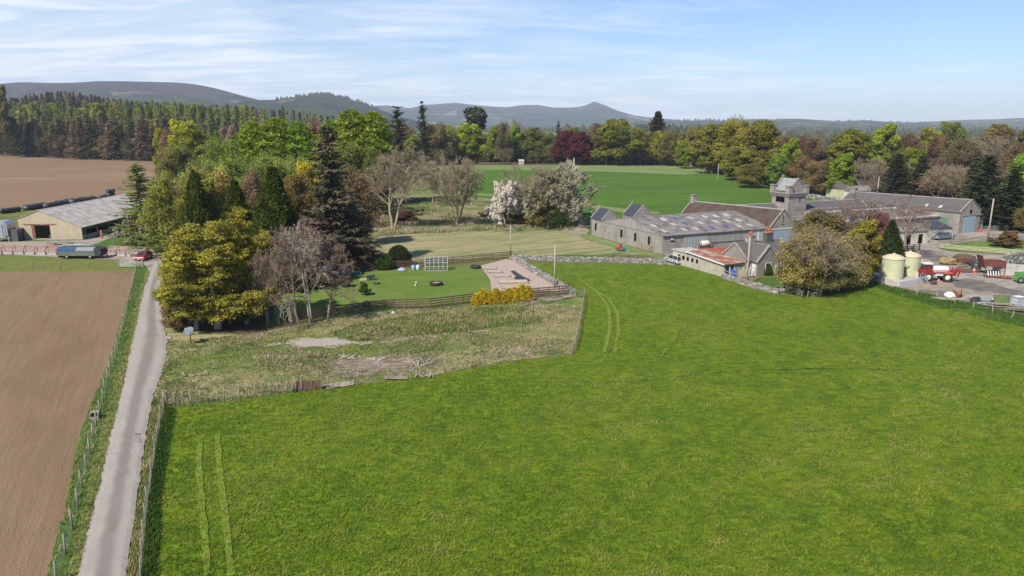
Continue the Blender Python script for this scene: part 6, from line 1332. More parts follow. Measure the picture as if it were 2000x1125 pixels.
for x in (-.35, .35):
    m.tube((x - .6, -.05, 0), (x - .6, -.05, 1.7), .03, n=6); m.tube((x - .6, -.05, 1.7), (x + .5, -.1, 1.7), .03, n=6); m.tube((x + .5, -.1, 1.7), (x + 1.7, -.3, 0), .03, n=6); m.tube((x + .2, -.1, 1.2), (x + 1.3, -.3, 0), .03, n=6)
for k in range(5): m.beam((.0 + k * .28 + .2, -.1, 1.15 - k * .26), (.75 + k * .28, -.3, 1.15 - k * .26), .12, .03)
m.build('steps', GALV, lad)
def lump(name, label, cat, px, py, r, mat, seed=1, amp=.35, dz=0, flat=True, sub=3, fs=1.5):
    g = G(px, py); o = MB().blob((0, 0, 0), r, seed, sub, amp, 0, fs, flat).build(name, mat); o.location = (g.x, g.y, GZ + dz + r[2] * .6); return tag(o, label, cat)
HAY = pl('mouldy_straw', (0.25, 0.19, 0.08), rough=.95, var=.35, vs=4, bump=.06); BRUSH = pl('brown_brush', (0.10, 0.065, 0.045), rough=.95, var=.4, vs=5, bump=.08)
lump('straw_heap', 'mouldy straw heap on the yard behind the sprayer', 'heap', 1851, 516, (1.5, 1.3, .8), HAY, 3); lump('brush_heap', 'dark brush heap behind the small rusty trailer', 'heap', 1882, 512, (2.4, 1.2, .9), BRUSH, 4)
lump('rubble_heap', 'grey rubble heap beside the white tank wall', 'heap', 1697, 548, (.8, .6, .35), CONC, 5)
def rusty(px, py, ang, lab, L=3.2, Wd=1.8, h0=1.0, h1=1.8, tail=0.0, name='farm_trailer', mat=None):
    mat = mat or pl('dark_rust', (0.13, 0.035, 0.025), rough=.85, var=.35, vs=3, dirt=(.24, .11, .07), dirt_amt=.5)
    g = G(px, py); o = empty(name, (g.x, g.y, GZ), ang, lab, 'trailer'); h = Wd / 2
    m = MB().box(-L / 2, L / 2, -h, h, h0 - .1, h0); m.box(-L / 2, L / 2, -h, -h + .07, h0, h1); m.box(-L / 2, L / 2, h - .07, h, h0, h1); m.box(L / 2 - .07, L / 2, -h + .07, h - .07, h0, h1)
    for k in range(6): m.box(-L / 2 + k * L / 5.2, -L / 2 + k * L / 5.2 + .08, -h - .06, -h, h0 - .1, h1)
    m.build('body', mat, o)
    if tail: MB().add([(-L / 2, -h, h0 - .4), (-L / 2, h, h0 - .4), (-L / 2 - .7, h, h1 + tail), (-L / 2 - .7, -h, h1 + tail), (-L / 2 + .07, -h, h0 - .4), (-L / 2 + .07, h, h0 - .4), (-L / 2 - .63, h, h1 + tail), (-L / 2 - .63, -h, h1 + tail)], [(0, 1, 2, 3), (4, 7, 6, 5), (0, 3, 7, 4), (1, 5, 6, 2), (2, 6, 7, 3)]).build('tailboard', mat, o)
    for x in (-.4, .5): wheel(o, x, -h + .05, .42, .22, RUBBER)
    m = MB()
    for x in (-L / 2 + .1, L / 2 - .1): m.beam((x, -h, 0), (x, -h, h0), .1); m.beam((x, h, 0), (x, h, h0), .1)
    m.beam((L / 2, 0, .8), (L / 2 + 1.2, 0, .5), .1); m.build('legs_and_drawbar', mat, o); return o
rusty(1936, 535, -.1, 'dark rusty high sided trailer with raised tailboard before the ruined wall', 3.3, 2.0, 1.5, 2.3, .9); rusty(1885, 519, .15, 'small brown flat trailer among the brush heap', 2.6, 1.6, .9, 1.1)
TW = pl('dark_green_tank_plastic', (.015, .05, .045), rough=.4); g = G(1905, 530); o = MB().lathe([(.02, 1.5), (.6, 1.45), (.75, 1.3), (.78, .2), (.7, 0), (.02, 0)], (0, 0, 0), 20).build('plastic_drum', TW); o.location = (g.x, g.y, GZ); tag(o, 'dark green plastic tank left of the rusty high sided trailer', 'tank')
def cone(px, py, lab, s=1.0):
    g = G(px, py); o = empty('traffic_cone', (g.x, g.y, GZ), 0, lab, 'cone', s=s); c = MB().lathe([(.16, .04), (.10, .35), (.06, .6), (.03, .75), (.001, .76)], (0, 0, 0), 14).build('cone_body', pl('cone_orange', (.7, .06, .02), rough=.5), o)
    MB().lathe([(.125, .3), (.085, .5)], (.0, 0, .0), 14).build('reflective_band', WHITE, c); MB().box(-.22, .22, -.22, .22, 0, .05).build('cone_foot', MATS['cone_orange'], o)
cone(1833, 552, 'orange traffic cone standing by the sprayer rear wheel', .9); cone(1902, 533, 'tall orange cone before the dark green tank', 1.3)
o = MB().blob((0, 0, 0), (.5, .4, .35), 3, 3, .3, 0, 2, True).build('black_bucket', BLACKP); g = G(1823, 556); o.location = (g.x, g.y, GZ + .25); tag(o, 'crumpled black tub on the yard beside the ladder', 'tub')
def ibc(px, py, ang, lab, s=1.0):
    g = G(px, py); o = empty('caged_water_tank', (g.x, g.y, GZ), ang, lab, 'tank', s=s); MB().box(-.52, .52, -.45, .45, .18, 1.08).build('inner_tank', pl('milky_plastic', (.72, .74, .74), rough=.4), o); m = MB()
    for z in (.2, .4, .6, .8, 1.0, 1.12):
        for sg in (-1, 1): m.beam((-.58, sg * .5, z), (.58, sg * .5, z), .03); m.beam((sg * .58, -.5, z), (sg * .58, .5, z), .03)
    for k in range(7):
        x = -.58 + k * 1.16 / 6
        for sg in (-1, 1): m.beam((x, sg * .5, .15), (x, sg * .5, 1.12), .03)
    for k in range(6):
        y = -.5 + k * .2
        for sg in (-1, 1): m.beam((sg * .58, y, .15), (sg * .58, y, 1.12), .03)
    m.build('cage', GALV, o); MB().box(-.6, .6, -.52, .52, 0, .14).build('pallet', GREYW, o)
ibc(1987, 600, .25, 'white plastic tank in a steel cage on the yard edge at the right', 1.35)
lump('white_sack', 'white bulk bag on the bank below the yard', 'bag', 1854, 582, (.75, .6, .55), WHITE, 8, .25)
g = G(1867, 581); o = empty('rusty_machine', (g.x, g.y, GZ), .3, 'orange rusty implement beside the white bulk bag', 'implement'); m = MB()
for k in range(9): m.beam((random.uniform(-.7, .7), random.uniform(-.4, .4), .1), (random.uniform(-.7, .7), random.uniform(-.4, .4), random.uniform(.7, 1.6)), .1)
m.box(-.5, .5, -.3, .3, .3, .55); m.build('frame', RUST, o); MB().lathe([(.02, -.1), (.35, -.1), (.35, .1), (.02, .1)], (.2, -.4, .5), 16, axis='y').build('disc', RUST, o)
def pile(px, py, ang, lab, n, L, w, mat, name='sheet_stack', cat='stack', spread=.3, th=.08, tilt=0.05):
    g = G(px, py); o = MB(); r = random.Random(px)
    for k in range(n): o.cbox(r.uniform(-spread, spread), r.uniform(-spread, spread), .05 + th * k, L * r.uniform(.8, 1.1), w * r.uniform(.8, 1.1), th * .9, rz=r.uniform(-.15, .15), rx=r.uniform(-tilt, tilt), ry=r.uniform(-tilt, tilt))
    q = o.build(name, mat); q.location = (g.x, g.y, GZ); q.rotation_euler = (0, 0, ang); return tag(q, lab, cat)
pile(1915, 590, -.2, 'pale galvanised troughs stacked beside the black sheet', 7, 2.2, .8, GALV, 'metal_trough'); pile(1934, 590, -.2, 'striped metal panels leaning at the yard edge', 5, 1.8, .8, WHITE, 'sheet_stack')
lump('black_sheet', 'crumpled black plastic beside the metal troughs', 'sheet', 1905, 591, (.7, .5, .5), BLACKP, 9)
g = G(1957, 594); o = MB().cbox(0, 0, .65, 2.4, .25, 1.3, rx=-.25).build('green_board', pl('mossy_green_board', (.10, .14, .05), rough=.9, var=.3, vs=2)); o.location = (g.x, g.y, GZ); tag(o, 'mossy green board leaning on the planks at the yard edge', 'board')
pile(1950, 604, -.35, 'grey weathered planks heaped below the green board', 12, 3.0, .35, GREYW, 'plank_pile', spread=.8); pile(1985, 612, -.3, 'grey plank pile below the caged tank', 10, 2.2, .4, GREYW, 'plank_pile', spread=.5); pile(1922, 600, .2, 'broken grey boards and slabs left of the plank heap', 8, 1.3, .6, CONC, 'slab_pile', spread=.8)
pile(1905, 538, .1, 'pale sheets lying flat on the yard grass', 2, 3.4, .7, GALV, 'flat_sheet', spread=.1); 
g = G(1938, 542); o = empty('slatted_pallet', (g.x, g.y, GZ), -.2, 'white slatted frame lying on a rusty base by the wall', 'frame'); m = MB()
for k in range(5): m.beam((-.8 + k * .4, -.4, .3), (-.6 + k * .4, .5, .9), .12)
m.build('slats', WHITE, o); MB().box(-1.2, 1.2, -.6, .6, .05, .2).build('rusty_base', MATS['dark_rust'], o)
g = G(1992, 552); o = empty('green_skip', (g.x + .8, g.y, GZ), .1, 'green metal skip cut by the right edge of the picture', 'skip'); MB().xprism([(-1.5, .3), (-1.2, 1.6), (1.8, 1.6), (1.5, .3)], -.9, .9, axis='y').build('body', pl('machine_green', (.07, .22, .04), rough=.5, dirt=(.1, .12, .06), dirt_amt=.5), o); wheel(o, -1.5, -.8, .5, .25)
g = G(1810, 467); o = empty('spare_roadwheel', (g.x, g.y, GZ), .2, 'loose wheel leaning by the slate store wall', 'wheel'); wheel(o, 0, 0, .42, .25, WHITE)
g = G(1915, 452); m = MB()
for k in range(4): m.beam((0, 0, .3 + k * .28), (9, 1.5, .3 + k * .28), .07)
for k in range(6): m.beam((k * 1.8, k * .3, 0), (k * 1.8, k * .3, 1.25), .09)
o = m.build('stacked_gates', pl('grey_gate_steel', (.25, .25, .24), rough=.6)); o.location = (g.x, g.y, GZ); tag(o, 'dark steel gates stacked below the black conifers', 'gate')
lump('red_bundle', 'small red bundle at the corner of the lean-to', 'bundle', 1914, 453, (.5, .4, .4), pl('bright_red_bag', (.6, .03, .03), rough=.5), 12)

pile(1893, 513, .4, 'pale broken frames tipped beside the brush heap', 5, 1.6, .3, GREYW, 'board_pile', spread=.7, th=.14, tilt=.3)
pile(1877, 521, .2, 'grey planks lying under the small brown trailer', 6, 2.2, .3, GREYW, 'plank_pile', spread=.8)
lump('earth_heap', 'low brown earth heap in front of the dark green plastic tank', 'heap', 1893, 531, (2.2, 1.0, .35), BRUSH, 61)
lump('rubble_heap', 'dark rubble heap above the green skip at the right edge', 'heap', 1994, 541, (1.3, .8, .7), CONC, 62, .5)
pile(1965, 545, -.4, 'rusty bars and sheets scattered right of the slatted pallet', 7, 2.0, .25, REDR, 'scrap_pile', spread=.8, th=.08, tilt=.2)
# farmhouse garden things
g = G(1431, 541); o = empty('wheelie_bin', (g.x, g.y, GZ), .2, 'bright blue bin standing at the garden wall', 'bin'); MB().xprism([(-.25, 0), (-.32, .95), (.32, .95), (.25, 0)], -.28, .28).build('body', BLUEP, o); MB().cbox(0, 0, 1.02, .64, .7, .1, rx=.1).build('lid', BLUEP, o)
g = G(1451, 541); o = empty('pallet_fence', (g.x, g.y, GZ), FA, 'row of pale upright slats leaning at the house wall', 'screen'); m = MB()
for k in range(12): m.cbox(-1 + k * .17, -.1, .6, .1, .05, 1.25, rz=.2, rx=.15)
m.build('slats', pl('cream_slats', (.62, .53, .42), rough=.8), o)
g = G(1468, 540); o = empty('propped_window_frames', (g.x, g.y, GZ), FA, 'white painted window frames propped in front of the house', 'frame'); m = MB()
for x in (-.6, .0, .6, .9): m.box(x - .04, x + .04, -.05, .05, 0, 1.5)
for z in (.1, .8, 1.45): m.box(-.6, .9, -.04, .04, z, z + .07)
m.build('frame_bars', WHITE, o)
g = G(1535, 568); g2 = G(1560, 563); o = empty('timber_pergola', (g.x, g.y, GZ), .45, 'open frame of pale poles at the garden corner', 'frame'); m = MB()
for x, y, h in ((-1.0, 0, 1.9), (1.2, 0, 2.1), (.8, 1.2, 2.2), (2.6, .3, 1.6)): m.tube((x, y, -.2), (x, y, h), .07, .06, 7)
m.beam((-1.1, 0, 1.85), (1.3, 0, 2.1), .12); m.beam((-3.5, -.2, .85), (2.8, .3, 1.0), .1); m.beam((1.2, 0, 2.1), (.8, 1.2, 2.2), .1); m.build('pole_frame', GREYW, o)
g = G(1512, 538); o = MB().tube((0, 0, 0), (.1, 0, 1.7), .04, n=6).tube((.1, 0, 1.7), (.8, .3, 1.6), .04, n=6).build('clothes_line_post', WHITE); o.location = (g.x, g.y, GZ); tag(o, 'thin white post beside the farmhouse gable', 'post')
g = G(1543, 534); o = empty('bird_table', (g.x, g.y, GZ), 0, 'white topped bird table half hidden in the shrubs', 'bird table'); MB().tube((0, 0, 0), (0, 0, 1.7), .06, n=7).build('post', GREYW, o); MB().box(-.35, .35, -.3, .3, 1.7, 1.78).box(-.06, .06, -.06, .06, 1.78, 2.2).box(-.4, .4, -.06, .06, 2.2, 2.3).build('table_top', WHITE, o)
lump('pale_stone', 'round pale stone under the big shrubs', 'stone', 1605, 563, (.45, .35, .4), STONE, 15, .2); lump('pale_stone', 'rounded pale boulder at the end of the garden wall', 'stone', 1527, 571, (.6, .45, .45), STONE, 16, .2)
g = G(1697, 552); o = MB().tube((0, 0, -.2), (.25, 0, 2.1), .16, .13, 9).build('gatepost', GREYW); o.location = (g.x, g.y, GZ); tag(o, 'leaning pale gatepost at the end of the shrubs', 'post')
g = G(1336, 509); o = empty('step_rail', (g.x, g.y, GZ), -.5, 'dark pipe handrail down the yard edge beside the silver car', 'rail'); m = MB()
for z in (.5, .95): m.tube((0, 0, z + .4), (2.3, 0, z - .1), .03, n=6)
for x in (0, 1.1, 2.3): m.tube((x, 0, 0), (x, 0, 1.35 - x * .22), .03, n=6)
m.build('handrail', pl('dark_pipe', (.16, .13, .11), rough=.7), o)
g = G(1252, 490); o = empty('feed_rack', (g.x, g.y, GZ), -.55, 'short rusty barred rack by the barn wall', 'rack'); m = MB()
for z in (.3, 1.1): m.beam((0, 0, z), (3.2, 0, z), .07)
for k in range(12): m.beam((k * .29, 0, .3), (k * .29, 0, 1.1), .05)
for x in (0, 3.2): m.beam((x, 0, 0), (x, 0, 1.5), .14)
m.build('bars', pl('rusty_brown_steel', (.26, .14, .07), rough=.85), o)
for (px, py, h, lb) in ((1226, 503, 1.5, 'stout pale gatepost left of the rusty rack'), (1197, 499, 1.3, 'short pale post on the grass margin')): 
    g = G(px, py); o = MB().tube((0, 0, -.2), (.05, 0, h), .13, .12, 8).build('gatepost', GREYW); o.location = (g.x, g.y, GZ); tag(o, lb, 'post')

# ------------------------------------------------------------------ garden things
g = G(830, 530); L_ = 3.9; gh = empty('greenhouse', (g.x, g.y, GZ), .06, 'small white framed glass greenhouse on the far side of the lawn', 'greenhouse'); m = MB(); wd = 2.3
def fr(a, b, t=.045): m.beam(a, b, t)
for x in [k * L_ / 5 for k in range(6)]:
    for y in (0, wd): fr((x, y, 0), (x, y, 1.45))
    fr((x, 0, 1.45), (x, wd / 2, 2.25)); fr((x, wd, 1.45), (x, wd / 2, 2.25))
for z in (0.04, 1.45):
    for y in (0, wd): fr((0, y, z), (L_, y, z), .055)
    for x in (0, L_): fr((x, 0, z), (x, wd, z), .055)
fr((0, wd / 2, 2.25), (L_, wd / 2, 2.25), .06); fr((0, 0, .8), (L_, 0, .8), .04)
for x in (0, L_): fr((x, wd * .35, 0), (x, wd * .35, 1.9)); fr((x, wd * .65, 0), (x, wd * .65, 1.9))
m.build('frame', pl('dull_aluminium', (.5, .51, .5), rough=.5), gh)
gm, nt, bs_, ou = nodes('greenhouse_glass'); q = NB(nt); tb = q.n('ShaderNodeBsdfTransparent'); gl_ = q.n('ShaderNodeBsdfGlossy'); gl_.inputs['Roughness'].default_value = .08; mx = q.n('ShaderNodeMixShader'); mx.inputs[0].default_value = .14; tb.inputs[0].default_value = (.86, .9, .9, 1)
q.l(tb.outputs[0], mx.inputs[1]); q.l(gl_.outputs[0], mx.inputs[2]); q.l(mx.outputs[0], ou.inputs[0])
MB().add([(0, 0, 0), (L_, 0, 0), (L_, 0, 1.45), (0, 0, 1.45), (0, wd, 0), (L_, wd, 0), (L_, wd, 1.45), (0, wd, 1.45), (0, wd / 2, 2.25), (L_, wd / 2, 2.25)], [(0, 1, 2, 3), (4, 5, 6, 7), (3, 2, 9, 8), (7, 6, 9, 8), (0, 4, 7, 8, 3), (1, 2, 9, 6, 5)]).build('glazing', gm, gh, recalc=False)
def tyre(px, py, R_, h, lab, fill=None):
    g = G(px, py); o = empty('tyre_sandpit', (g.x, g.y, GZ), 0, lab, 'tyre'); m = MB().lathe([(R_ * .66, h * .1), (R_ * .9, 0), (R_, h * .15), (R_, h * .85), (R_ * .9, h), (R_ * .66, h * .9), (R_ * .66, h * .1)], (0, 0, 0), 32)
    for k in range(22):
        t = 2 * PI * k / 22; m.cbox(math.cos(t) * R_, math.sin(t) * R_, h / 2, .1, .12, h * .8, rz=t, rx=.35)
    m.build('tread', RUBBER, o)
    if fill: MB().lathe([(.001, h * .75), (R_ * .66, h * .7)], (0, 0, 0), 20).build('sand_fill', fill, o)
SAND = pl('damp_sand', (.33, .22, .14), rough=.95)
tyre(852, 557, 1.0, .5, 'big tractor tyre sandpit in the middle of the lawn', SAND); tyre(929, 524, .9, .5, 'tractor tyre lying at the corner of the raised beds', None); tyre(736, 555, .42, .25, 'small black tyre planter behind the staked tree', SAND)
for px, py, r_, c, lb, nm in ((813, 555, .16, WHITE, 'white football on the lawn, farther one', 'football'), (811, 560, .15, WHITE, 'white football on the lawn, nearer one', 'football'), (867, 556, .14, pl('pale_blue_plastic', (.2, .3, .45), rough=.4), 'small blue ball right of the tyre sandpit', 'ball'), (835, 558, .12, MATS['pale_blue_plastic'], 'tiny pale blue ball left of the tyre sandpit', 'ball')):
    g = G(px, py); o = MB().lathe([(.001, -r_)] + [(r_ * math.cos(t), r_ * math.sin(t)) for t in [(-1 + k / 5) * PI / 2 for k in range(1, 10)]] + [(.001, r_)], (0, 0, r_), 14).build(nm, c); o.location = (g.x, g.y, GZ); tag(o, lb, 'ball')
g = G(724, 547); o = empty('toy_cart', (g.x, g.y, GZ), .3, 'black garden cart on the lawn behind the staked tree', 'cart'); MB().xprism([(-.6, .25), (-.7, .6), (.7, .75), (.6, .25)], -.35, .35, axis='y').build('body', BLACKP, o)
for x in (-.4, .4): wheel(o, x, -.35, .2, .1)
pile(709, 548, .2, 'pale wooden boards lying on the lawn beside the black cart', 3, 1.2, .3, pl('fresh_pale_timber', (.6, .52, .38)), 'board_pile', spread=.1)
for px, c, lb in ((807, BLUEP, 'darker blue tub by the brown fence'), (816, pl('pale_blue_tub', (.35, .47, .6), rough=.4), 'pale blue tub left of the greenhouse')):
    g = G(px, 527); o = MB().lathe([(.25, 0), (.33, .75), (.3, .75), (.22, .05), (.001, .05)], (0, 0, 0), 16).build('plastic_tub', MATS['pale_blue_plastic'] if px == 807 else c); o.location = (g.x, g.y, GZ); tag(o, lb, 'tub')
g = G(785, 529); o = MB().blob((0, 0, .1), (.75, .5, .4), 2, 3, .1).build('covered_sandpit', pl('faded_grey_blue', (.3, .35, .42), rough=.5)); o.location = (g.x, g.y, GZ); tag(o, 'low grey dome lid against the brown fence', 'lid')
g = G(653, 528); o = empty('green_oil_tank', (g.x, g.y, GZ), .1, 'round dark green tank under the brown conifer boughs', 'tank'); MB().lathe([(.02, -1.1), (.6, -1.05), (.75, -.8), (.75, .8), (.6, 1.05), (.02, 1.1)], (0, 0, .95), 20, axis='x').build('shell', TEALT, o); MB().box(-.8, -.6, -.5, .5, 0, .4).box(.6, .8, -.5, .5, 0, .4).build('cradle', CONC, o)
g = G(636, 545); g2 = G(675, 537); o = empty('sheeted_log_store', (g.x, g.y, GZ), math.atan2(g2.y - g.y, g2.x - g.x), 'low store draped with grey green sheet behind the bare tree', 'store'); m = MB().box(0, 4.2, 0, 1.4, 0, .95); m.build('covered_stack', TARPG, o); MB().xprism([(-.15, 1.0), (.6, 1.2), (1.6, 1.0), (1.6, .92), (-.15, .92)], -.1, 4.4).build('cover', TARPG, o)
lump('teal_tarpaulin', 'crumpled teal tarpaulin at the end of the sheeted store', 'tarpaulin', 690, 536, (1.4, .5, .35), TARPB, 21, .5)
# raised beds
def bed(px, py, L, w, ang, lab, soil=SAND, h=.3):
    g = G(px, py); o = empty('raised_bed', (g.x, g.y, GZ), ang, lab, 'raised bed'); m = MB()
    m.box(-L / 2, L / 2, -w / 2 - .06, -w / 2 + .06, 0, h).box(-L / 2, L / 2, w / 2 - .06, w / 2 + .06, 0, h).box(-L / 2 - .06, -L / 2 + .06, -w / 2, w / 2, 0, h + .003).box(L / 2 - .06, L / 2 + .06, -w / 2, w / 2, 0, h + .003)
    m.build('timber_edging', pl('greyed_timber', (.25, .225, .21), rough=.9), o); s = MB(); n = 8; v = []
    for j in range(n + 1):
        for i in range(n + 1): v.append((-L / 2 + .06 + (L - .12) * i / n, -w / 2 + .06 + (w - .12) * j / n, h * .8 + .06 * mnoise.noise(Vector((i + px, j, 0)) * .7)))
    s.add(v, [(j * (n + 1) + i, j * (n + 1) + i + 1, (j + 1) * (n + 1) + i + 1, (j + 1) * (n + 1) + i) for j in range(n) for i in range(n)]); s.build('soil', soil, o, recalc=False); return o
SOILP = pl('pale_dry_soil', (.42, .31, .19), rough=.95, var=.3, vs=3)
bed(955, 526, 2.4, 1.5, .12, 'raised bed nearest the tractor tyre', SOILP); bed(966, 533, 2.4, 1.5, .12, 'second raised bed from the tractor tyre', SOILP); bed(980, 541, 2.6, 1.6, .12, 'third raised bed with light dry soil', SOILP); bed(1002, 553, 4.6, 2.0, .1, 'largest raised bed with weeds along its back edge', SOILP); bed(1008, 564, 4.4, 1.2, .1, 'long narrow raised bed behind the gold hedge', SOILP)
o = sheet('weed_membrane', [(997, 532), (1003, 530), (1020, 541), (1036, 549), (1030, 551), (1003, 546), (1008, 541)], BLACKP, .05, z=GZ + .14, kind=None); tag(o, 'sheet of black weed membrane laid beside the raised beds', 'membrane')
# satellite dish
g = G(373, 672); o = empty('satellite_dish', (g.x, g.y, GZ), -.3, 'round grey satellite dish on a rusty post by the roadside trees', 'satellite dish'); MB().tube((0, 0, -.2), (0, 0, 1.1), .06, n=8).build('post', REDR, o)
d = MB().lathe([(.001, 0)] + [(.62 * k / 6, .16 * (k / 6) ** 2) for k in range(1, 7)] + [(.63, .18), (.6, .15)], (0, 0, 0), 28).build('dish', pl('grey_blue_dish', (.13, .15, .17), rough=.75), o); d.location = (0, -.1, 1.45); d.rotation_euler = (R(38), 0, 0)
m = MB(); m.beam((0, -.15, 1.1), (0, -.55, 1.95), .05); m.box(-.07, .07, -.62, -.48, 1.88, 2.02); m.build('receiver_arm', WHITE, o)
# feeder crate in roadside fence
g = G(186, 818); o = empty('concrete_trough_box', (g.x, g.y, .0), .35, s=.75, label= 'open concrete box beside the roadside fence at the field edge', cat='box'); m = MB().box(-.45, .45, .5, .6, 0, .75).box(-.45, -.35, -.5, .5, 0, .75).box(.35, .45, -.5, .5, 0, .75).box(-.45, .45, -.6, -.5, 0, .45).box(-.45, .45, .0, .6, .75, .82); m.build('shell', pl('pale_concrete', (.27, .23, .19), rough=.9, var=.2), o); MB().box(-.35, .35, -.5, .5, .1, .15).build('inside', DARK, o)
# debris in scrub plot
r_ = random.Random(5); WOODP = pl('bleached_timber', (.29, .24, .19), rough=.9, var=.3, vs=3)
for k, (px, py, n, L, mt, lb) in enumerate(((815, 712, 16, 2.4, WOODP, 'heap of broken bleached timber at the end of the brushwood strip'), (683, 702, 14, 1.2, WOODP, 'low heap of split logs in the scrub plot'), (622, 700, 12, .8, BRUSH, 'small dark brush heap in the middle of the scrub plot'), (380, 735, 10, .8, WOODP, 'scattered pale stumps near the road'), (740, 705, 4, 1.0, CONCB, 'white broken slab in the scrub plot'), (830, 735, 9, 1.6, WOODP, 'rotten planks beside the sparse fence'))):
    g = G(px, py); m = MB()
    for i in range(n): a = r_.uniform(0, PI); x, y = r_.uniform(-1.1, 1.1), r_.uniform(-.5, .5); l = L * r_.uniform(.15, .42); m.beam((x - math.cos(a) * l, y - math.sin(a) * l, r_.uniform(.02, .2)), (x + math.cos(a) * l, y + math.sin(a) * l, r_.uniform(.05, .4)), r_.uniform(.06, .15), .08)
    o = m.build('timber_heap' if mt != CONCB else 'broken_slab', mt); o.location = (g.x, g.y, GZ); tag(o, lb, 'heap')
g = G(822, 717); o = MB().beam((0, 0, 0), (2.6, 1.0, 1.1), .1).build('leaning_rail', WOODP); o.location = (g.x, g.y, GZ); tag(o, 'single bleached rail sticking up from the timber heap', 'rail')
for px, py, n, lb in ((640, 757, 3, 'pale sheets lying under the sparse fence'), (770, 741, 3, 'long pale boards under the sparse fence')): pile(px, py, -.1, lb, n, 2.4, .3, GREYW, 'board_pile', spread=.5, th=.04)
g = G(330, 662); o = MB().box(-.3, .3, -.12, .12, 0, .2).build('kerb_block', CONC); o.location = (g.x, g.y, GZ); tag(o, 'small grey block at the road edge by the trees', 'block')
lump('pale_stone', 'pale stone in the grass below the brown fence', 'stone', 768, 613, (.3, .2, .18), CONCB, 31)

# ------------------------------------------------------------------ cattle yard at the left
g = G(167, 504); fd = empty('livestock_trailer', (g.x - .6, g.y, GZ), -.02, 'long low livestock trailer with blue and silver lid beside the feed barrier', 'trailer'); LT, hT = 8.0, 1.1
SGR = pl('grey_green_sheet_metal', (.13, .155, .125), rough=.55, metal=.3, var=.2)
MB().xprism([(-hT, .55), (-hT, 1.55), (-.4, 2.05), (hT, 2.05), (hT, .55)], -LT / 2, LT / 2 - .9).build('body', SGR, fd)
MB().xprism([(-hT - .06, 1.5), (-hT - .06, 1.56), (-.35, 2.12), (-.35, 2.06)], -LT / 2 - .2, -.6).build('blue_lid', pl('blue_sheet', (.02, .06, .14), rough=.45), fd); MB().xprism([(-hT - .06, 1.5), (-hT - .06, 1.56), (-.35, 2.12), (-.35, 2.06)], -.5, LT / 2 - 1.0).build('silver_lid', pl('bright_silver', (.30, .32, .32), rough=.4, metal=.5), fd)
MB().xprism([(-.35, 2.05), (-.35, 2.12), (hT + .05, 2.12), (hT + .05, 2.05)], -LT / 2 - .1, LT / 2 - .9).build('top_sheet', pl('dark_green_sheet', (.04, .065, .06), rough=.6), fd)
MB().box(-LT / 2, LT / 2 - .9, -hT + .15, hT - .15, .25, .55).build('chassis', DARK, fd); MB().xprism([(LT / 2 - .9, .5), (LT / 2 - .9, 2.05), (LT / 2 + .3, 1.9), (LT / 2 + .5, 1.2), (LT / 2, .5)], -hT, hT, axis='y').build('nose', BLACKP, fd)
for x in (-2.3, 2.2): wheel(fd, x, -hT + .05, .38, .22)
def barrier(px0, px1, py, lab):
    a, b = G(px0, py), G(px1, py + 3); L = (b - a).length; o = empty('feed_barrier', (a.x, a.y, GZ), math.atan2(b.y - a.y, b.x - a.x), lab, 'barrier'); m = MB()
    for z, y in ((.75, 0), (1.75, .8)): m.beam((0, y, z), (L, y, z), .12)
    k = 0
    while k * .42 < L: m.beam((k * .42 + .25, 0, .75), (k * .42, .8, 1.75), .10); k += 1
    m.build('slanted_bars', pl('pinkish_primer_steel', (.33, .21, .175), rough=.8), o); m = MB(); k = 0
    while k * 2.3 <= L: m.beam((k * 2.3, 0, 0), (k * 2.3, 0, .9), .14); m.beam((k * 2.3, 0, .9), (k * 2.3, .8, 1.75), .09); m.beam((k * 2.3, .9, 0), (k * 2.3, .8, 1.75), .1); k += 1
    m.build('uprights', REDR, o); MB().box(0, L, .1, .22, 0, .5).build('trough_wall', CONC, o)
barrier(-60, 122, 496, 'long rusty feed barrier with slanting bars running to the left edge'); barrier(209, 254, 499, 'short rusty feed barrier section right of the livestock trailer')
g = G(10, 471); hp = empty('feed_hopper', (g.x, g.y, GZ), .15, 'grey steel feed hopper on legs beside the cream shed', 'hopper')
MB().xprism([(-2.6, 1.7), (-2.6, 3.9), (-2.1, 4.4), (1.0, 4.4), (1.7, 3.8), (1.7, 1.7), (.8, .9), (-1.8, .9)], -1.6, 1.6, axis='x' if False else 'y').build('bin', GALV, hp); m = MB()
for x in (-2.4, 1.6):
    for y in (-1.65, 1.65): MB().beam((x, y, 0), (x, y, 4.0), .14).build('leg', GALV, hp)
for x in (.6, 1.1, 1.6): m.beam((x, -1.68, 1.2), (x, -1.68, 3.9), .08)
m.build('bracing', GALV, hp); MB().box(1.75, 3.3, -1.3, 1.6, 0, 2.6).build('side_sheet', pl('dark_grey_sheet', (.10, .105, .105), rough=.5, metal=.3), hp)
g = G(0, 470); o = MB().cbox(0, 0, 1.0, .9, .5, 2.0).cbox(0, -.1, 2.1, 1.0, .6, .15).build('red_control_box', pl('orange_red_box', (.5, .08, .04), rough=.5)); o.location = (g.x, g.y - 1.5, GZ); tag(o, 'orange red cabinet at the left edge beneath the hopper', 'cabinet')
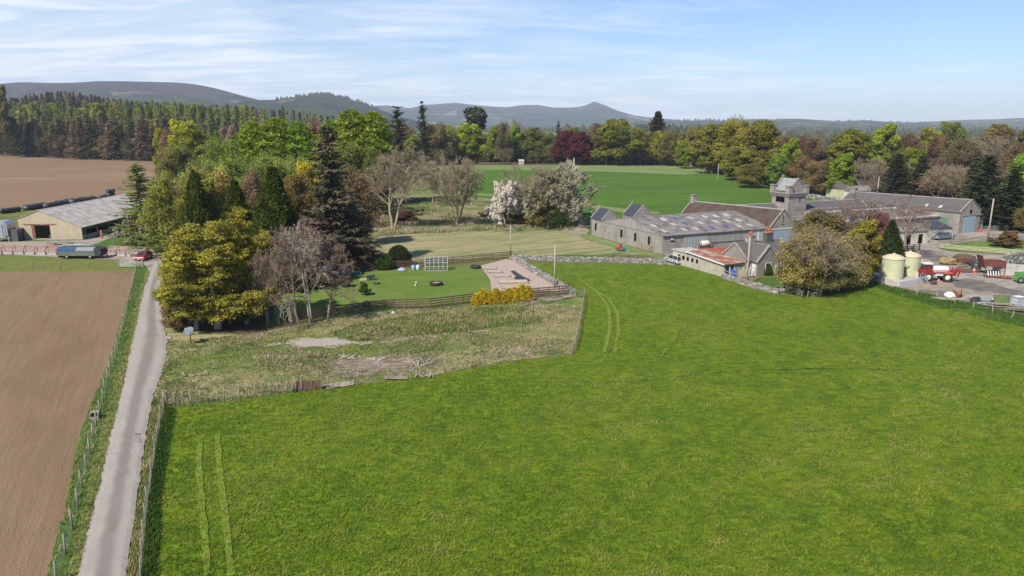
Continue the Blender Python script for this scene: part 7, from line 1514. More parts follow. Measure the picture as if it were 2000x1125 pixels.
for (x0, y0, x1, y1, n, hh, lb) in ((52, 408, 88, 403, 8, 1.2, 'long low black plastic silage clamp cover behind the shed ridge'), (92, 404, 138, 396, 10, 1.2, 'middle run of black wrapped silage behind the shed roof'), (142, 397, 184, 391, 9, 1.3, 'farther run of black wrapped silage behind the shed roof')):
    a, b = G(x0, y0 + 3), G(x1, y1 + 3); m = MB()
    for k in range(n):
        c = a.lerp(b, k / (n - 1)); m.blob((c.x - a.x, c.y - a.y, hh * .5 + .2), (1.4, 1.2, hh * random.uniform(.7, 1.0)), k + x0, 2, .4)
    o = m.build('silage_heap', BLACKP); o.location = (a.x, a.y, 0); tag(o, lb, 'silage')
BALE = None
for k, (px, py, z) in enumerate(((197, 391, 0), (205, 388, 0), (213, 386, 0), (221, 385, 0), (214, 385.5, 1.25), (222, 384, 1.25), (5, 418, 0), (12, 417, 0), (20, 416, 0), (28, 415, 0), (36, 414, 0))):
    g = G(px, py)
    if BALE is None: BALE = MB().lathe([(.001, -.62), (.5, -.62), (.64, -.5), (.66, 0), (.64, .5), (.5, .62), (.001, .62)], (0, 0, .66), 18, axis='y').build('silage_bale', BLACKP); o = BALE
    else: o = BALE.copy(); C.objects.link(o)
    o.scale = (1.15, 1.15, 1.15); o.location = (g.x, g.y, z + .1); o.rotation_euler = (0, 0, k * .7); 
    tag(o, 'black wrapped round bale in the row behind the feed hopper' if k > 5 else ('black wrapped round bale stacked on top beyond the shed roof' if z else 'black wrapped round bale in the bottom row beyond the shed roof'), 'bale', ('bales behind the hopper' if k > 5 else ('upper bales beyond the shed' if z else 'lower bales beyond the shed')))
g = G(99, 474); o = empty('metal_hurdle', (g.x, g.y, GZ), -.05, 'galvanised barred hurdle standing before the cream wall', 'hurdle'); m = MB(); 
for z in (.3, .6, .9, 1.2, 1.5): m.beam((0, 0, z), (3.7, 0, z), .05)
for x in (0, 1.2, 2.5, 3.7): m.beam((x, 0, .1), (x, 0, 1.55), .06)
m.build('bars', GALV, o)
g = G(135, 475); o = empty('hoop_feeder', (g.x, g.y, GZ), 0, 'grey steel hoop leaning before the cream wall', 'feeder'); m = MB()
for k in range(12): a, b = PI * k / 12, PI * (k + 1) / 12; m.beam((1.1 + 1.1 * math.cos(a), 0, .9 * math.sin(a)), (1.1 + 1.1 * math.cos(b), 0, .9 * math.sin(b)), .08)
m.build('hoop', GALV, o)
pile(120, 479, .05, 'jumble of grey boards and hurdles flat on the yard before the shed', 9, 5.0, .5, GREYW, 'board_pile', spread=1.2, th=.06); pile(100, 483, 0, 'flat red painted panels lying on the yard', 2, 2.6, .7, ORANGE, 'painted_panel', spread=.1, th=.08); pile(140, 481, .1, 'pale flat sheets lying on the yard before the shed', 4, 3.6, .8, CONCB, 'flat_sheet', spread=1.0, th=.05)
lump('brown_sack', 'brown sack among the boards before the shed', 'sack', 108, 481, (.6, .4, .3), BRUSH, 40)
g = G(199, 466); o = MB().cbox(0, 0, .9, .4, .3, 1.9).build('red_post', pl('rust_red_post', (.36, .1, .06), rough=.8)); o.location = (g.x, g.y, GZ); tag(o, 'thick rust red post at the corner of the grass bank', 'post')
# far small things beyond the crop
def farbox(name, lab, cat, px, py, w, d, h, mat, roof=None):
    g = G(px, py); o = empty(name, (g.x, g.y, GZ), .2, lab, cat); MB().box(-w / 2, w / 2, -d / 2, d / 2, 0, h).build('wall', mat, o)
    if roof: MB().xprism([(-d / 2 - .2, h), (0, h + d * .4), (d / 2 + .2, h), (0, h - .1)], -w / 2 - .2, w / 2 + .2).build('roof', roof, o)
farbox('field_shelter', 'small pale shelter at the far side of the pale pasture', 'shelter', 1018, 322, 3.0, 3, 2.2, CONC, CONC)
fence('paddock_rail', 'far white paddock rail in front of the lime green trees', [(935, 321), (975, 322), (1013, 322)], n=9, h=1.3, pr=.08, rails=(.5, .9), rw=.16, mat=GREYW, seed=50)
lump('red_logs', 'far stack of reddish logs below the copper beeches', 'log stack', 1140, 321, (9, 2, 1.6), pl('red_brown_logs', (.2, .09, .07), rough=.9), 51, .2)
farbox('gate_lodge', 'pale stone cottage glimpsed between the tall trees', 'house', 1238, 318, 9, 7, 5.5, pl('pinkish_stone', (.42, .36, .32)), SLATE)
farbox('roadside_cottage', 'white walled cottage half hidden behind the bright tree right of the tower', 'house', 1648, 385, 10, 6, 3.2, GREENT, SLATE)
farbox('roadside_shed', 'low grey shed beside the wall behind the bright green tree', 'shed', 1672, 387, 8, 4, 2.6, CONCB, ASB)
# ------------------------------------------------------------------ tree placement
# front grove beside the road
GG = 'golden olive beeches beside the road'
T('beech_a', 384, 643, 452, 150, GOLDO, 'golden olive beech overhanging the road, leftmost of the front trees', 'beech_tree', group=GG)
T('beech_b', 425, 641, 428, 160, GOLDO, 'golden olive beech behind the satellite dish', 'beech_tree', group=GG)
T('beech_a', 482, 631, 405, 135, GOLDO, 'tallest golden olive beech, nearest the bare trees', 'beech_tree', group=GG, rz=2.2)
T('beech_b', 356, 612, 470, 90, OLIVE, 'darker olive beech leaning over the road edge behind the front beech', 'beech_tree')
T('haze_b', 450, 630, 560, 90, OLIVE, 'low young olive beech in the shade of the front trees', 'young_beech')
T('haze_a', 350, 645, 585, 60, BROWNH, 'brown leafless undergrowth tree at the road edge', 'young_beech')
T('bare_c', 583, 629, 414, 150, (.3, .3, .3), 'leafless grey barked tree in front of the grove', 'bare_tree')
T('pale_bare', 608, 629, 430, 130, (.3, .3, .3), 'pale many stemmed bare tree with drooping twigs over the lawn corner', 'bare_tree')
T('bare_d', 640, 627, 452, 115, (.3, .3, .3), 'reddish drooping bare tree at the end of the brown fence', 'bare_tree')
T('bare_b', 545, 631, 470, 60, (.3, .3, .3), 'slim bare tree with thin pale stems between the beeches and the bare tree', 'bare_tree')
T('bare_b', 523, 632, 480, 50, (.3, .3, .3), 'slimmer bare sapling tree beside the tallest beech', 'bare_tree')
T('cypress', 548, 560, 323, 132, CYP, 'big dense dark green cypress cone above the bare trees', 'cypress_tree')
T('cypress', 474, 555, 348, 98, CYP, 'smaller dark cypress left of the big cone', 'cypress_tree', rz=2)
T('yew', 398, 545, 330, 82, (.062, .075, .013), 'olive green upright conifer left of the small cypress', 'conifer_tree')
T('big_spruce', 654, 524, 243, 142, (.085, .088, .045), 'huge ragged brown green spruce towering over the lawn', 'spruce_tree')
T('spruce_b', 690, 515, 400, 115, (.135, .082, .052), 'brown dying conifer boughs below the huge spruce', 'spruce_tree')
T('spruce_b', 625, 545, 430, 90, (.12, .068, .05), 'reddish brown dying conifer behind the pale bare tree', 'spruce_tree', rz=1.2)
T('spruce_b', 600, 560, 425, 95, (.075, .055, .035), 'dull brown conifer below the big cypress', 'spruce_tree', rz=4)
T('haze_d', 345, 500, 330, 100, (.19, .215, .04), 'soft olive green tree behind the road bend', 'young_leaf_tree')
T('broad_c', 395, 490, 345, 80, (.17, .18, .03), 'leafy olive tree between the larch and the cypresses', 'young_leaf_tree')
T('haze_c', 430, 480, 318, 100, (.26, .225, .06), 'straw green haze of young leaves above the small cypress', 'young_leaf_tree')
T('haze_a', 500, 470, 325, 60, (.20, .155, .09), 'pinkish grey leafless crown between the two cypresses', 'young_leaf_tree')
T('haze_d', 470, 440, 300, 110, (.15, .22, .04), 'soft green tree above the straw green crown', 'young_leaf_tree', rz=1)
T('haze_c', 405, 440, 305, 90, (.16, .225, .045), 'soft green tree standing above the olive trees', 'young_leaf_tree', rz=3)
T('larch_near', 283, 480, 316, 110, (.13, .185, .035), 'feathery green larch in front of the ploughed field', 'larch_tree')
T('larch_near', 318, 500, 345, 95, (.13, .175, .03), 'feathery larch just right of the leading larch', 'larch_tree', rz=2)
T('blossom_a', 282, 478, 415, 95, PNK, 'creamy blossoming tree overhanging the shed corner', 'cherry_tree')
T('broad_c', 322, 492, 420, 60, GREEN, 'dark green holly like tree behind the road corner', 'holly_tree')
T('broad_b', 614, 440, 312, 62, YEL, 'yellow young leafed tree between the cypress and the spruce', 'maple_tree')
T('haze_b', 590, 480, 330, 70, HAZEY, 'hazy olive tree below the yellow tree', 'young_leaf_tree')
T('haze_a', 700, 480, 320, 80, (.16, .12, .06), 'brown twiggy crown behind the huge spruce', 'young_leaf_tree')
WS = 'bright green upright poplars behind the grove'
for k, (px, pt, w, lb) in enumerate(((505, 236, 75, 'leftmost of the left clump of bright upright poplars'), (548, 228, 90, 'tallest poplar of the left bright green clump'), (592, 236, 75, 'right poplar of the left bright green clump'), (622, 262, 60, 'shorter poplar at the right side of the left clump'),
        (655, 232, 70, 'leftmost poplar of the right bright green clump'), (694, 212, 95, 'tallest poplar of the right bright green clump'), (735, 216, 85, 'rightmost poplar of the right bright green clump'))):
    T('willow_spire', px, 400, pt, w, (.15, .215, .018), lb, 'poplar_tree', group=WS)
T('haze_d', 455, 410, 262, 100, (.16, .24, .035), 'soft green birch left of the bright poplars', 'birch_tree'); T('haze_c', 520, 430, 290, 90, (.17, .22, .04), 'soft green birch in front of the bright poplars', 'birch_tree'); T('haze_b', 585, 430, 300, 80, (.18, .21, .05), 'dull green birch behind the big cypress', 'birch_tree')
T('haze_b', 680, 415, 270, 80, (.115, .15, .03), 'dull green birch before the right poplar clump', 'birch_tree'); T('haze_a', 740, 420, 290, 70, (.10, .13, .03), 'dark olive birch right of the spruce tip', 'birch_tree')
T('broad_b', 388, 352, 231, 84, LIME, 'golden lime tree standing before the dark plantation', 'maple_tree'); T('broad_c', 324, 340, 248, 34, LIME, 'slim golden lime tree at the end of the dark plantation', 'maple_tree'); T('broad_c', 432, 345, 249, 36, BRIGHT, 'small bright green tree right of the golden lime tree', 'maple_tree'); T('broad_c', 492, 345, 234, 36, BRIGHT, 'bright green tree squeezed left of the poplars', 'maple_tree')
T('haze_a', 350, 350, 240, 60, BROWNH, 'brown leafless tree behind the golden lime tree', 'bare_tree'); T('haze_b', 460, 345, 240, 44, (.2, .15, .11), 'grey brown leafless tree right of the golden lime', 'bare_tree'); T('haze_b', 345, 360, 280, 70, (.13, .15, .03), 'olive tree below the golden lime tree', 'young_leaf_tree')
T('broad_c', 611, 360, 246, 34, COPPER, 'small dark copper tree between the poplar clumps', 'copper_beech'); T('haze_a', 616, 370, 262, 34, (.2, .09, .06), 'reddish twiggy tree below the small copper tree', 'bare_tree')
T('haze_a', 625, 350, 225, 60, (.17, .14, .10), 'grey leafless crown between the bright poplar clumps', 'bare_tree')
T('ragged_fir', 781, 350, 206, 62, (.030, .038, .022), 'ragged dark fir, left of the pair above the bare trees', 'fir_tree'); T('ragged_fir', 829, 352, 196, 46, (.026, .034, .020), 'slim ragged dark fir with bent tip, right of the pair', 'fir_tree', rz=2)
# meadow trees
T('bare_a', 768, 449, 283, 128, (.3, .3, .3), 'wide bare tree with pale twigs beside the huge spruce', 'bare_tree'); T('bare_b', 893, 439, 300, 112, (.3, .3, .3), 'tall bare tree with golden brown twigs standing in the meadow', 'bare_tree')
T('bare_c', 845, 400, 300, 80, (.3, .3, .3), 'leafless brown tree between the two meadow trees', 'bare_tree'); T('bare_d', 715, 440, 340, 70, (.3, .3, .3), 'leafless reddish tree at the edge of the huge spruce', 'bare_tree')
T('blossom_a', 990, 440, 350, 80, WHT, 'white blossoming cherry tree in the meadow', 'cherry_tree'); T('blossom_b', 1092, 440, 312, 138, PNK, 'large creamy pink blossoming tree by the farm track', 'cherry_tree'); T('blossom_a', 1105, 425, 308, 46, (.42, .40, .37), 'white blossom crown rising behind the large pink tree', 'cherry_tree', rz=2)
T('bare_b', 1040, 440, 316, 95, (.3, .3, .3), 'bare twiggy tree between the white and the pink cherries', 'bare_tree'); T('haze_b', 1062, 442, 378, 60, HAZEY, 'olive shrub below the bare tree by the pink cherry', 'shrub'); T('round_bush', 1085, 444, 412, 60, (.05, .07, .02), 'dark green bush at the foot of the pink cherry', 'shrub', cat='shrub')
for k, (px, py, pt, w, lb) in enumerate(((1020, 437, 415, 60, 'brown bramble scrub right of the white cherry'), (955, 425, 408, 40, 'brown scrub left of the white cherry'), (790, 432, 408, 60, 'brown scrub behind the wide bare tree'), (1115, 432, 412, 30, 'brown scrub at the bend of the farm track'))):
    T('haze_a', px, py, pt, w, (.19, .125, .07), lb, 'bramble_shrub', cat='shrub')
# garden plants
T('round_bush', 780, 517, 478, 46, (.034, .050, .014), 'round dark green bush behind the brown fence', 'garden_bush', cat='shrub'); T('round_bush', 750, 524, 496, 40, (.05, .085, .018), 'looser mid green bush left of the round dark bush', 'garden_bush', cat='shrub', rz=2)
T('broad_c', 713, 576, 549, 20, GREEN, 'small round staked tree on the lawn', 'staked_tree')
for sx in (-.35, .35):
    g = G(713, 576); o = MB().tube((sx, -.2, 0), (sx, -.2, 1.5), .07, .06, 7).build('tree_stake', GREYW); o.location = (g.x, g.y, GZ); tag(o, 'left pale stake of the small lawn tree' if sx < 0 else 'right pale stake of the small lawn tree', 'stake')
T('haze_a', 674, 560, 536, 24, (.16, .13, .05), 'thin olive shrub on the lawn behind the bare tree', 'garden_shrub', cat='shrub'); T('round_bush', 716, 597, 588, 18, (.03, .07, .03), 'low dark green plant by the near brown fence', 'garden_shrub', cat='shrub')
for k in range(9):
    t = k / 8; px = 930 + 102 * t; py = 594 - 8 * t; pt = (572, 563, 570, 561, 567, 562, 559, 553, 557)[k]
    T('gold_conifer', px, py, pt, 21, (.40, .30, .022), 'golden yellow conifer, %s in the hedge along the brown fence' % ('leftmost', 'second from the left', 'third from the left', 'fourth from the left', 'middle one', 'fourth from the right', 'third from the right', 'second from the right', 'rightmost')[k], 'golden_conifer', cat='shrub', group='golden conifers in the fence hedge')
0 and T('round_bush', 985, 606, 598, 90, (.05, .11, .02), 'low dark weeds below the golden hedge', 'nettle_patch', cat='shrub')
# around the farmhouse
T('haze_c', 1560, 572, 440, 100, (.22, .20, .065), 'amber brown budding tree over the farmhouse garden', 'young_leaf_tree'); T('haze_d', 1592, 573, 488, 100, (.16, .155, .045), 'dark olive evergreen bush, centre of the garden trees', 'evergreen_shrub'); T('haze_c', 1636, 567, 500, 90, (.17, .17, .055), 'dull green bush right of the evergreen', 'evergreen_shrub')
T('bare_a', 1600, 577, 436, 120, (.3, .3, .3), 'twiggy bare tree in the middle of the farmhouse shrubs', 'bare_tree'); T('broad_c', 1668, 556, 424, 78, (.15, .14, .02), 'mustard green tree left of the dark yew', 'young_leaf_tree'); T('haze_d', 1645, 562, 452, 90, (.24, .22, .085), 'grey green hazy tree in front of the mustard tree', 'young_leaf_tree')
T('yew', 1732, 536, 428, 56, (.032, .046, .012), 'dense dark green yew left of the green tanks', 'yew_tree'); T('round_bush', 1495, 536, 512, 24, (.04, .08, .015), 'small green bush by the farmhouse gable', 'garden_bush', cat='shrub')
T('bare_c', 1640, 500, 376, 90, (.3, .3, .3), 'reddish bare tree in front of the slate range', 'bare_tree'); T('bare_d', 1700, 500, 385, 110, (.3, .3, .3), 'dark reddish bare tree before the courtyard', 'bare_tree'); T('bare_c', 1759, 498, 380, 120, (.3, .3, .3), 'spreading bare tree on the small grass patch behind the tanks', 'bare_tree', rz=1.0)
T('haze_a', 1600, 500, 405, 90, (.16, .13, .06), 'orange brown budding tree behind the garden shrubs', 'young_leaf_tree'); T('haze_b', 1710, 505, 410, 60, (.14, .08, .07), 'purplish budding tree beside the dark yew', 'young_leaf_tree')
T('broad_c', 1963, 482, 450, 44, (.13, .095, .045), 'small round brown tree standing on the small lawn', 'weeping_tree')
# trees behind the farm, right
SK = (.036, .046, .020)
T('sitka', 1745, 400, 299, 78, SK, 'dark pyramidal conifer behind the long slate roof', 'conifer_tree'); T('sitka', 1792, 402, 303, 66, (.045, .052, .022), 'second dark conifer right of the pyramidal one', 'conifer_tree', rz=1); T('dead_conifer', 1766, 400, 310, 60, (.2, .19, .17), 'pale dead conifer trunk between the two dark conifers', 'dead_tree'); T('dead_conifer', 1797, 402, 312, 36, (.2, .19, .17), 'second pale dead trunk before the dark conifer', 'dead_tree', rz=2)
T('bare_a', 1828, 408, 318, 80, (.3, .3, .3), 'bare fan shaped tree behind the long slate roof', 'bare_tree'); T('bare_b', 1866, 410, 318, 66, (.3, .3, .3), 'second bare fan shaped tree near the black conifers', 'bare_tree'); T('haze_a', 1845, 405, 320, 90, (.2, .14, .085), 'pinkish brown twig haze behind the bare trees', 'young_leaf_tree'); T('spruce_a', 1848, 408, 345, 40, SK, 'small dark spruce among the bare fan trees', 'conifer_tree')
T('sitka', 1914, 439, 301, 104, (.034, .046, .019), 'tall black green conifer behind the blue doored barn', 'conifer_tree', rz=3); T('sitka', 1967, 447, 328, 90, (.026, .036, .015), 'black green conifer at the right of the tall one', 'conifer_tree', rz=4); T('spruce_a', 1890, 430, 300, 50, SK, 'narrow dark conifer top left of the tall black one', 'conifer_tree')
T('broad_b', 1995, 420, 296, 80, (.15, .24, .02), 'bright yellow green tree at the right edge', 'maple_tree'); T('broad_c', 1633, 383, 296, 56, BRIGHT, 'vivid green tree behind the tower wall', 'maple_tree'); T('haze_b', 2010, 455, 370, 60, (.15, .13, .05), 'hazy olive tree cut by the right edge', 'young_leaf_tree')
T('broad_a', 1657, 350, 251, 80, OLIVE, 'broad olive beech right of the brown trees', 'beech_tree'); T('broad_c', 1719, 345, 239, 62, (.16, .20, .02), 'tall yellow green tree above the slate roofs', 'maple_tree'); T('broad_c', 1808, 330, 246, 56, (.17, .19, .018), 'yellow green tree left of the tall olive one', 'maple_tree'); T('broad_b', 1857, 325, 235, 58, (.10, .13, .018), 'tall dark olive tree above the bare trees at the right', 'maple_tree')
T('haze_a', 1762, 335, 258, 54, (.15, .10, .06), 'brown leafless tree between the yellow green trees', 'bare_tree'); T('haze_b', 1832, 335, 262, 40, (.14, .10, .05), 'brown leafless tree between the right hand olive trees', 'bare_tree'); T('broad_c', 1782, 385, 286, 62, BRIGHT, 'vivid green crown rising behind the dark conifers', 'maple_tree')
T('bare_a', 1945, 350, 262, 84, (.3, .3, .3), 'wide bare tree above the black conifers', 'bare_tree'); T('broad_a', 1943, 320, 241, 52, (.15, .12, .03), 'hazy brown olive tree behind the wide bare tree', 'beech_tree'); T('broad_a', 2000, 320, 252, 60, (.13, .11, .035), 'brown olive tree at the far right edge', 'beech_tree'); T('bare_b', 1695, 375, 305, 56, (.3, .3, .3), 'bare tree behind the long slate barn ridge', 'bare_tree'); T('bare_a', 1715, 345, 305, 40, (.3, .3, .3), 'small bare tree in the fields behind the slate barn', 'bare_tree')
T('haze_a', 1875, 350, 268, 60, (.15, .12, .06), 'brown twiggy tree before the tall dark olive tree', 'bare_tree'); T('haze_b', 1900, 345, 275, 50, (.12, .11, .05), 'dull brown tree in the gap left of the wide bare tree', 'bare_tree'); T('haze_a', 1985, 370, 275, 60, (.15, .12, .06), 'brown twiggy tree behind the bright tree at the right edge', 'bare_tree')
# belt at the far side of the fields: each with its own look
belt = [(790, 322, 236, 56, 'haze_a', (.15, .13, .07), 'grey brown bare crown between the two ragged firs'), (800, 325, 262, 40, 'broad_c', (.14, .16, .03), 'olive tree at the foot of the left ragged fir'), (858, 322, 236, 56, 'haze_b', (.14, .12, .05), 'brown olive haze right of the slim ragged fir'), (875, 320, 243, 44, 'broad_a', (.19, .20, .03), 'pale yellow olive tree left of the lime tree'),
 (920, 318, 238, 62, 'broad_b', LIME, 'broad lime yellow tree left of the bright green one'), (962, 320, 243, 32, 'broad_c', BRIGHT, 'narrow bright green tree beside the lime tree'), (985, 321, 234, 32, 'haze_b', (.14, .13, .06), 'bare brown tree right of the bright narrow one'), (1007, 319, 242, 34, 'broad_c', (.15, .21, .015), 'lime green tree halfway along the belt'), (1003, 312, 229, 34, 'bare_a', (.3, .3, .3), 'bare crown rising behind the lime green belt tree'),
 (1040, 318, 248, 50, 'broad_a', (.13, .13, .03), 'dull olive tree left of the copper beeches'), (1062, 318, 255, 40, 'haze_b', (.14, .14, .04), 'hazy tree left of the copper beeches'), (1097, 320, 252, 46, 'broad_b', COPPER, 'copper beech, the left one of the dark red pair'), (1133, 322, 256, 46, 'broad_a', COPPER, 'copper beech, the right one of the dark red pair'), (1113, 310, 246, 40, 'broad_c', (.13, .15, .03), 'olive crown behind the copper beeches'),
 (1168, 318, 238, 40, 'haze_a', (.15, .12, .06), 'brown bare tree right of the copper pair'), (1202, 322, 231, 82, 'broad_a', (.14, .16, .018), 'large olive green tree right of the copper beeches'), (1236, 318, 246, 36, 'broad_c', BRIGHT, 'bright green crown beside the large olive tree'), (1250, 322, 250, 44, 'broad_c', (.12, .13, .022), 'olive tree left of the ivy clad column'), (1280, 322, 254, 30, 'broad_c', (.17, .18, .02), 'yellow olive tree below the ivy clad column'),
 (1300, 322, 252, 40, 'haze_b', (.11, .11, .035), 'dark haze tree right of the ivy clad column'), (1318, 324, 258, 40, 'broad_c', (.10, .10, .025), 'dark olive tree with bare trunk below'), (1339, 329, 272, 38, 'broad_b', BRIGHT, 'bright green tree at the bend of the wall'), (1352, 322, 248, 44, 'broad_a', (.17, .16, .03), 'golden brown tree behind the bright one at the wall bend'), (1374, 325, 242, 44, 'haze_a', (.14, .10, .05), 'brown leafless tree behind the olive beeches'),
 (1392, 338, 240, 72, 'broad_a', OLIVE, 'olive beech, left of the great group by the wall'), (1432, 342, 232, 80, 'broad_b', (.17, .17, .018), 'golden olive beech, centre of the great group'), (1427, 330, 220, 44, 'bare_a', (.3, .3, .3), 'bare crown poking above the great beech group'), (1482, 350, 234, 96, 'broad_a', (.145, .15, .018), 'widest olive beech, right of the great group'), (1445, 352, 282, 76, 'broad_b', (.14, .15, .02), 'lower olive beech in front of the great group'), (1490, 360, 290, 70, 'broad_c', (.13, .12, .02), 'low spreading olive beech before the boundary wall'),
 (1540, 366, 268, 48, 'broad_c', BRIGHT, 'vivid green tree left of the brown trees near the tower'), (1512, 368, 300, 44, 'broad_b', (.11, .17, .02), 'mid green tree behind the boundary wall near the tower'), (1558, 345, 262, 46, 'haze_a', (.16, .105, .055), 'reddish brown leafless tree behind the vivid green tree'), (1583, 345, 264, 48, 'haze_b', (.16, .11, .06), 'reddish brown tree right of the other one'), (1565, 370, 300, 56, 'haze_a', (.17, .12, .05), 'tan twiggy tree behind the tower roof'), (1597, 380, 310, 60, 'haze_b', (.17, .12, .06), 'tan twiggy tree right of the tower roof'), (1530, 345, 262, 40, 'haze_b', (.14, .10, .06), 'brown tree behind the widest olive beech'),
 (1463, 366, 318, 60, 'haze_a', (.15, .13, .03), 'straggly olive thicket along the boundary wall'), (1610, 345, 290, 36, 'spruce_a', SPR, 'dark conifer behind the tan trees')]
for px, pb, pt, w, k, c, lb in belt:
    nm = 'copper_beech' if 'copper beech,' in lb else ('beech_tree' if 'beech' in lb else ('bare_tree' if k[:4] in ('bare', 'haze') else ('conifer_tree' if 'spruce' in k else 'broadleaf_tree')))
    T(k, px, pb, pt, w, c, lb, nm)
T('ivy_column', 1281, 318, 216, 24, (.045, .05, .020), 'tall dark ivy clad trunk standing above the belt', 'ivy_clad_tree'); T('ragged_fir', 1090, 318, 236, 22, (.025, .03, .018), 'small wind bent dark fir behind the copper beeches', 'fir_tree')
T('broad_c', -14, 360, 163, 44, (.12, .12, .03), 'tall olive tree at the left edge above the plantation', 'broadleaf_tree', D=560, z=10)
# Scots pine: bare stem, flat dark crown
make_broad('pine', 61, 20, 0.42, 40, 0.7, 1.6, 0.45, up=0.3, tv=0.2, limbs=9, bark=BARK, mat=NEEDLE, t0=.74)
T('pine', 941, 316, 207, 34, (.024, .034, .016), 'dark flat topped pine standing above the lime tree', 'pine_tree')
# second line behind the belt, filling the gaps between trunks
rr_ = random.Random(3)
for k in range(46):
    px = 770 + k * 17 + rr_.uniform(-5, 5); D = rr_.uniform(490, 560); c = rr_.choice([(.12, .12, .03), (.11, .13, .025), (.14, .11, .05), (.10, .10, .03), (.15, .13, .03)]); kd = rr_.choice(['broad_a', 'broad_c', 'haze_a', 'haze_b'])
    tree(kd, XY(px, 290, D), D, rr_.uniform(15, 21), rr_.uniform(12, 19), c, 'dull olive or brown tree in the rear line of the belt beyond the crop', 'rear_belt_tree', group='rear line of the tree belt')
for k in range(30):
    px = 1480 + k * 20 + rr_.uniform(-5, 5); D = rr_.uniform(380, 620); c = rr_.choice([(.12, .11, .03), (.14, .11, .06), (.12, .08, .05), (.10, .12, .03)]); kd = rr_.choice(['broad_a', 'haze_a', 'haze_b'])
    tree(kd, XY(px, 290, D), D, rr_.uniform(8, 13), rr_.uniform(9, 16), c, 'low brown or olive tree in the fields behind the farm', 'field_tree', group='low trees in the fields behind the farm')
# low hedge brush under the belt
for k in range(46):
    px = 900 + k * 15 + rr_.uniform(-5, 5); py = 321 if px < 1350 else 326 + (px - 1350) * .23; g = G(px, py - 2)
    tree('haze_b', g.x, g.y, rr_.uniform(5, 9), rr_.uniform(6, 10), rr_.choice([(.09, .09, .03), (.13, .10, .05), (.07, .09, .025)]), 'low shrubby growth along the foot of the tree belt', 'understorey_shrub', cat='shrub', group='shrubs along the foot of the belt')
# plantation on the wooded hill at the left
rp = random.Random(8); n = 0
for k in range(46):       # front edge
    px = -30 + k * 9.6 + rp.uniform(-3, 3); y = float(near_edge(px)) + rp.uniform(6, 22); x = XY(px, 300, y); bare = rp.random() < .12
    if bare: tree('haze_a', x, y, rp.uniform(14, 18), rp.uniform(10, 13), (.16, .13, .06), 'leafless pale tree at the front edge of the dark plantation', 'plantation_birch', group='pale bare trees on the plantation edge', z=hz(x, y)); continue
    kd = rp.choice(['spruce_a', 'spruce_b', 'spruce_a']); c = rp.choice([SPR, SPRB, SPRB, (.075, .058, .038), SPR]); tree(kd, x, y, rp.uniform(23, 30), rp.uniform(11.5, 15.5), c, 'dark spruce in the front row of the plantation beyond the soil', 'plantation_spruce', group='front row of plantation spruces', z=hz(x, y), lean=(rp.uniform(-.02, .02), rp.uniform(-.02, .02)))
for k in range(40):
    px = -30 + k * 10 + rp.uniform(-3, 3); y = float(near_edge(px)) + rp.uniform(28, 55); x = XY(px, 300, y); c = rp.choice([SPR, SPRB, LARCH]); tree('spruce_far' if c != LARCH else 'larch_far', x, y, rp.uniform(22, 29), rp.uniform(10, 14), c, 'dark spruce or larch in the second row of the plantation', 'plantation_conifer', group='second row of plantation conifers', z=hz(x, y))
for k in range(90):
    px = -30 + k * 5.8 + rp.uniform(-3, 3); y = rp.uniform(640, 720); x = XY(px, 240, y); z = hz(x, y); tp = np.interp(px, [-30, 100, 300, 500], [204, 200, 198, 205]) + rp.uniform(-5, 16); h = max(13, HY(tp, y) - z)
    tree('larch_far' if rp.random() < .55 else 'broad_c', x, y, h, rp.uniform(10, 16), rp.choice([LARCH, (.15, .19, .038), (.12, .155, .035), (.20, .21, .05)]), 'fresh green larch in the bright band of the plantation', 'plantation_larch', group='fresh green larches in the plantation', z=z)
for k in range(70):
    px = 250 + k * 7.6 + rp.uniform(-3, 3); y = rp.uniform(600, 700); x = XY(px, 240, y); z = hz(x, y); tp = np.interp(px, [250, 400, 560, 700, 800], [206, 202, 208, 222, 240]) + rp.uniform(-3, 10); h = max(12, HY(tp, y) - z); lar = rp.random() < .35
    tree('larch_far' if lar else 'spruce_far', x, y, h, rp.uniform(9, 13), LARCH if lar else SPR, 'dark spruce on the skyline behind the poplars', 'skyline_spruce', group='skyline conifers behind the poplars', z=z)
for k in range(95):
    px = 18 + k * 5.2 + rp.uniform(-3, 3); y = rp.uniform(840, 920); x = XY(px, 200, y); z = hz(x, y); tp = np.interp(px, [18, 60, 110, 160, 230, 300, 500], [190, 181, 175, 181, 190, 197, 206]) + rp.uniform(-1, 7); h = max(11, HY(tp, y) - z)
    tree('spruce_far', x, y, h, rp.uniform(10, 15), rp.choice([SPR, SPRB, (.05, .042, .032)]), 'dull brown green spruce on the plantation hilltop', 'hilltop_spruce', group='spruces on the plantation hilltop', z=z)
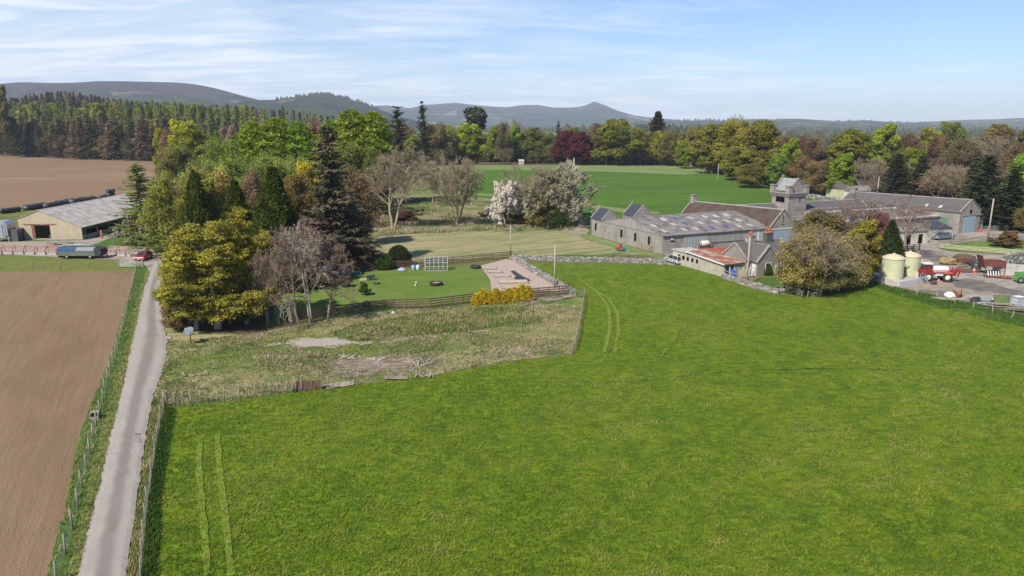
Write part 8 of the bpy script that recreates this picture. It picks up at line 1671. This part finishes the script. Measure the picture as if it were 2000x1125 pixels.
# far woods on the plain: a mass nobody could count
def far_woods():
    r = np.random.default_rng(44); V = []; T_ = []; bands = []
    for (px0, px1, D0, D1, n, h) in ((1480, 2400, 820, 880, 300, 12), (1500, 2400, 1350, 1450, 300, 12), (1280, 2500, 2000, 2250, 450, 15), (1200, 2500, 2700, 3000, 420, 16), (1150, 2500, 3600, 3900, 400, 18), (1100, 1350, 1200, 1300, 150, 22), (1640, 1900, 1500, 1560, 80, 12), (600, 1300, 2400, 2700, 700, 16)):
        px = r.uniform(px0, px1, n); D = r.uniform(D0, D1, n); x = (px - 1000) / F * D * 1.02; hh = h * r.uniform(.6, 1.25, n); w = hh * r.uniform(.5, .9, n); con = r.uniform(0, 1, n) < .5; t = r.uniform(.0, 1, n) * np.where(con, .35, 1)
        for i in range(n):
            m = 6; a0 = r.uniform(0, 6.3); base = [(x[i] + math.cos(a0 + q * 1.047) * w[i] * .6 * r.uniform(.7, 1.2), D[i] + math.sin(a0 + q * 1.047) * w[i] * .6, -.5) for q in range(m)]
            mid = [(x[i] + math.cos(a0 + .5 + q * 1.047) * w[i] * (.3 if con[i] else .55) * r.uniform(.7, 1.2), D[i] + math.sin(a0 + .5 + q * 1.047) * w[i] * .4, hh[i] * r.uniform(.5, .72)) for q in range(m)]; top = (x[i], D[i], hh[i])
            for q in range(m):
                e = (q + 1) % m
                for tri in ((base[q], base[e], mid[q]), (mid[q], base[e], mid[e]), (mid[q], mid[e], top)): V += tri; T_ += [t[i] + r.normal(0, .06)] * 3
    V = np.array(V); me = np_mesh('far_woods', V, tris=np.arange(len(V)).reshape(-1, 3), tint=np.clip(T_, 0, 1))
    me.materials.append(grass_mat('far_wood_canopy', [(0.0, (.038, .052, .026)), (.4, (.07, .085, .035)), (.7, (.085, .070, .040)), (1.0, (.10, .105, .03))])); tag(link('far_woods', me), 'distant woods across the plain below the hills', 'woodland', None, 'stuff')
far_woods()
def hill_woods():
    """small trees bristling on the nearer hill tops"""
    r = np.random.default_rng(5); V = []
    for px in np.concatenate([r.uniform(540, 740, 160), r.uniform(1240, 2000, 260)]):
        D = 3600 if px < 760 else 5150; y = np.interp(px, [380, 440, 500, 545, 575, 600, 622, 645, 672, 700, 735, 770, 1240, 1320, 1440, 1500, 1530, 1620, 1680, 1780, 1880, 2000], [232, 208, 196, 194.5, 190, 186.5, 183.5, 184.5, 190, 199, 212, 224, 237, 235, 233.5, 236, 234.5, 238, 236, 240, 241, 241])
        z = HY(y, D) - 6; x = XY(px, y, D); h = r.uniform(8, 22); w = r.uniform(5, 12)
        for q in range(5): a, b = q * 1.257, (q + 1) * 1.257; V += [(x + math.cos(a) * w, D - 6 + math.sin(a) * w, z), (x + math.cos(b) * w, D - 6 + math.sin(b) * w, z), (x, D - 6, z + h)]
    V = np.array(V); me = np_mesh('hill_woods', V, tris=np.arange(len(V)).reshape(-1, 3), tint=np.full(len(V), .1)); me.materials.append(bpy.data.materials['far_wood_canopy']); tag(link('hill_woods', me), 'tiny trees fringing the crests of the far hills', 'woodland', None, 'stuff')
hill_woods()

# ------------------------------------------------------------------ haze
def haze():
    m = bpy.data.materials.new('haze_air'); m.use_nodes = True; nt = m.node_tree; nt.nodes.clear(); out = nt.nodes.new('ShaderNodeOutputMaterial'); v = nt.nodes.new('ShaderNodeVolumePrincipled')
    v.inputs['Color'].default_value = (0.74, 0.84, 1.0, 1); v.inputs['Density'].default_value = HAZE_D; v.inputs['Anisotropy'].default_value = -0.1
    nt.links.new(v.outputs[0], out.inputs['Volume']); 
    q = MB().box(-9600, 9600, -400, 11600, -5, 420); o = q.build('haze', m); tag(o, None, None, None, 'stuff')
HAZE_D = 8.0e-5
haze()
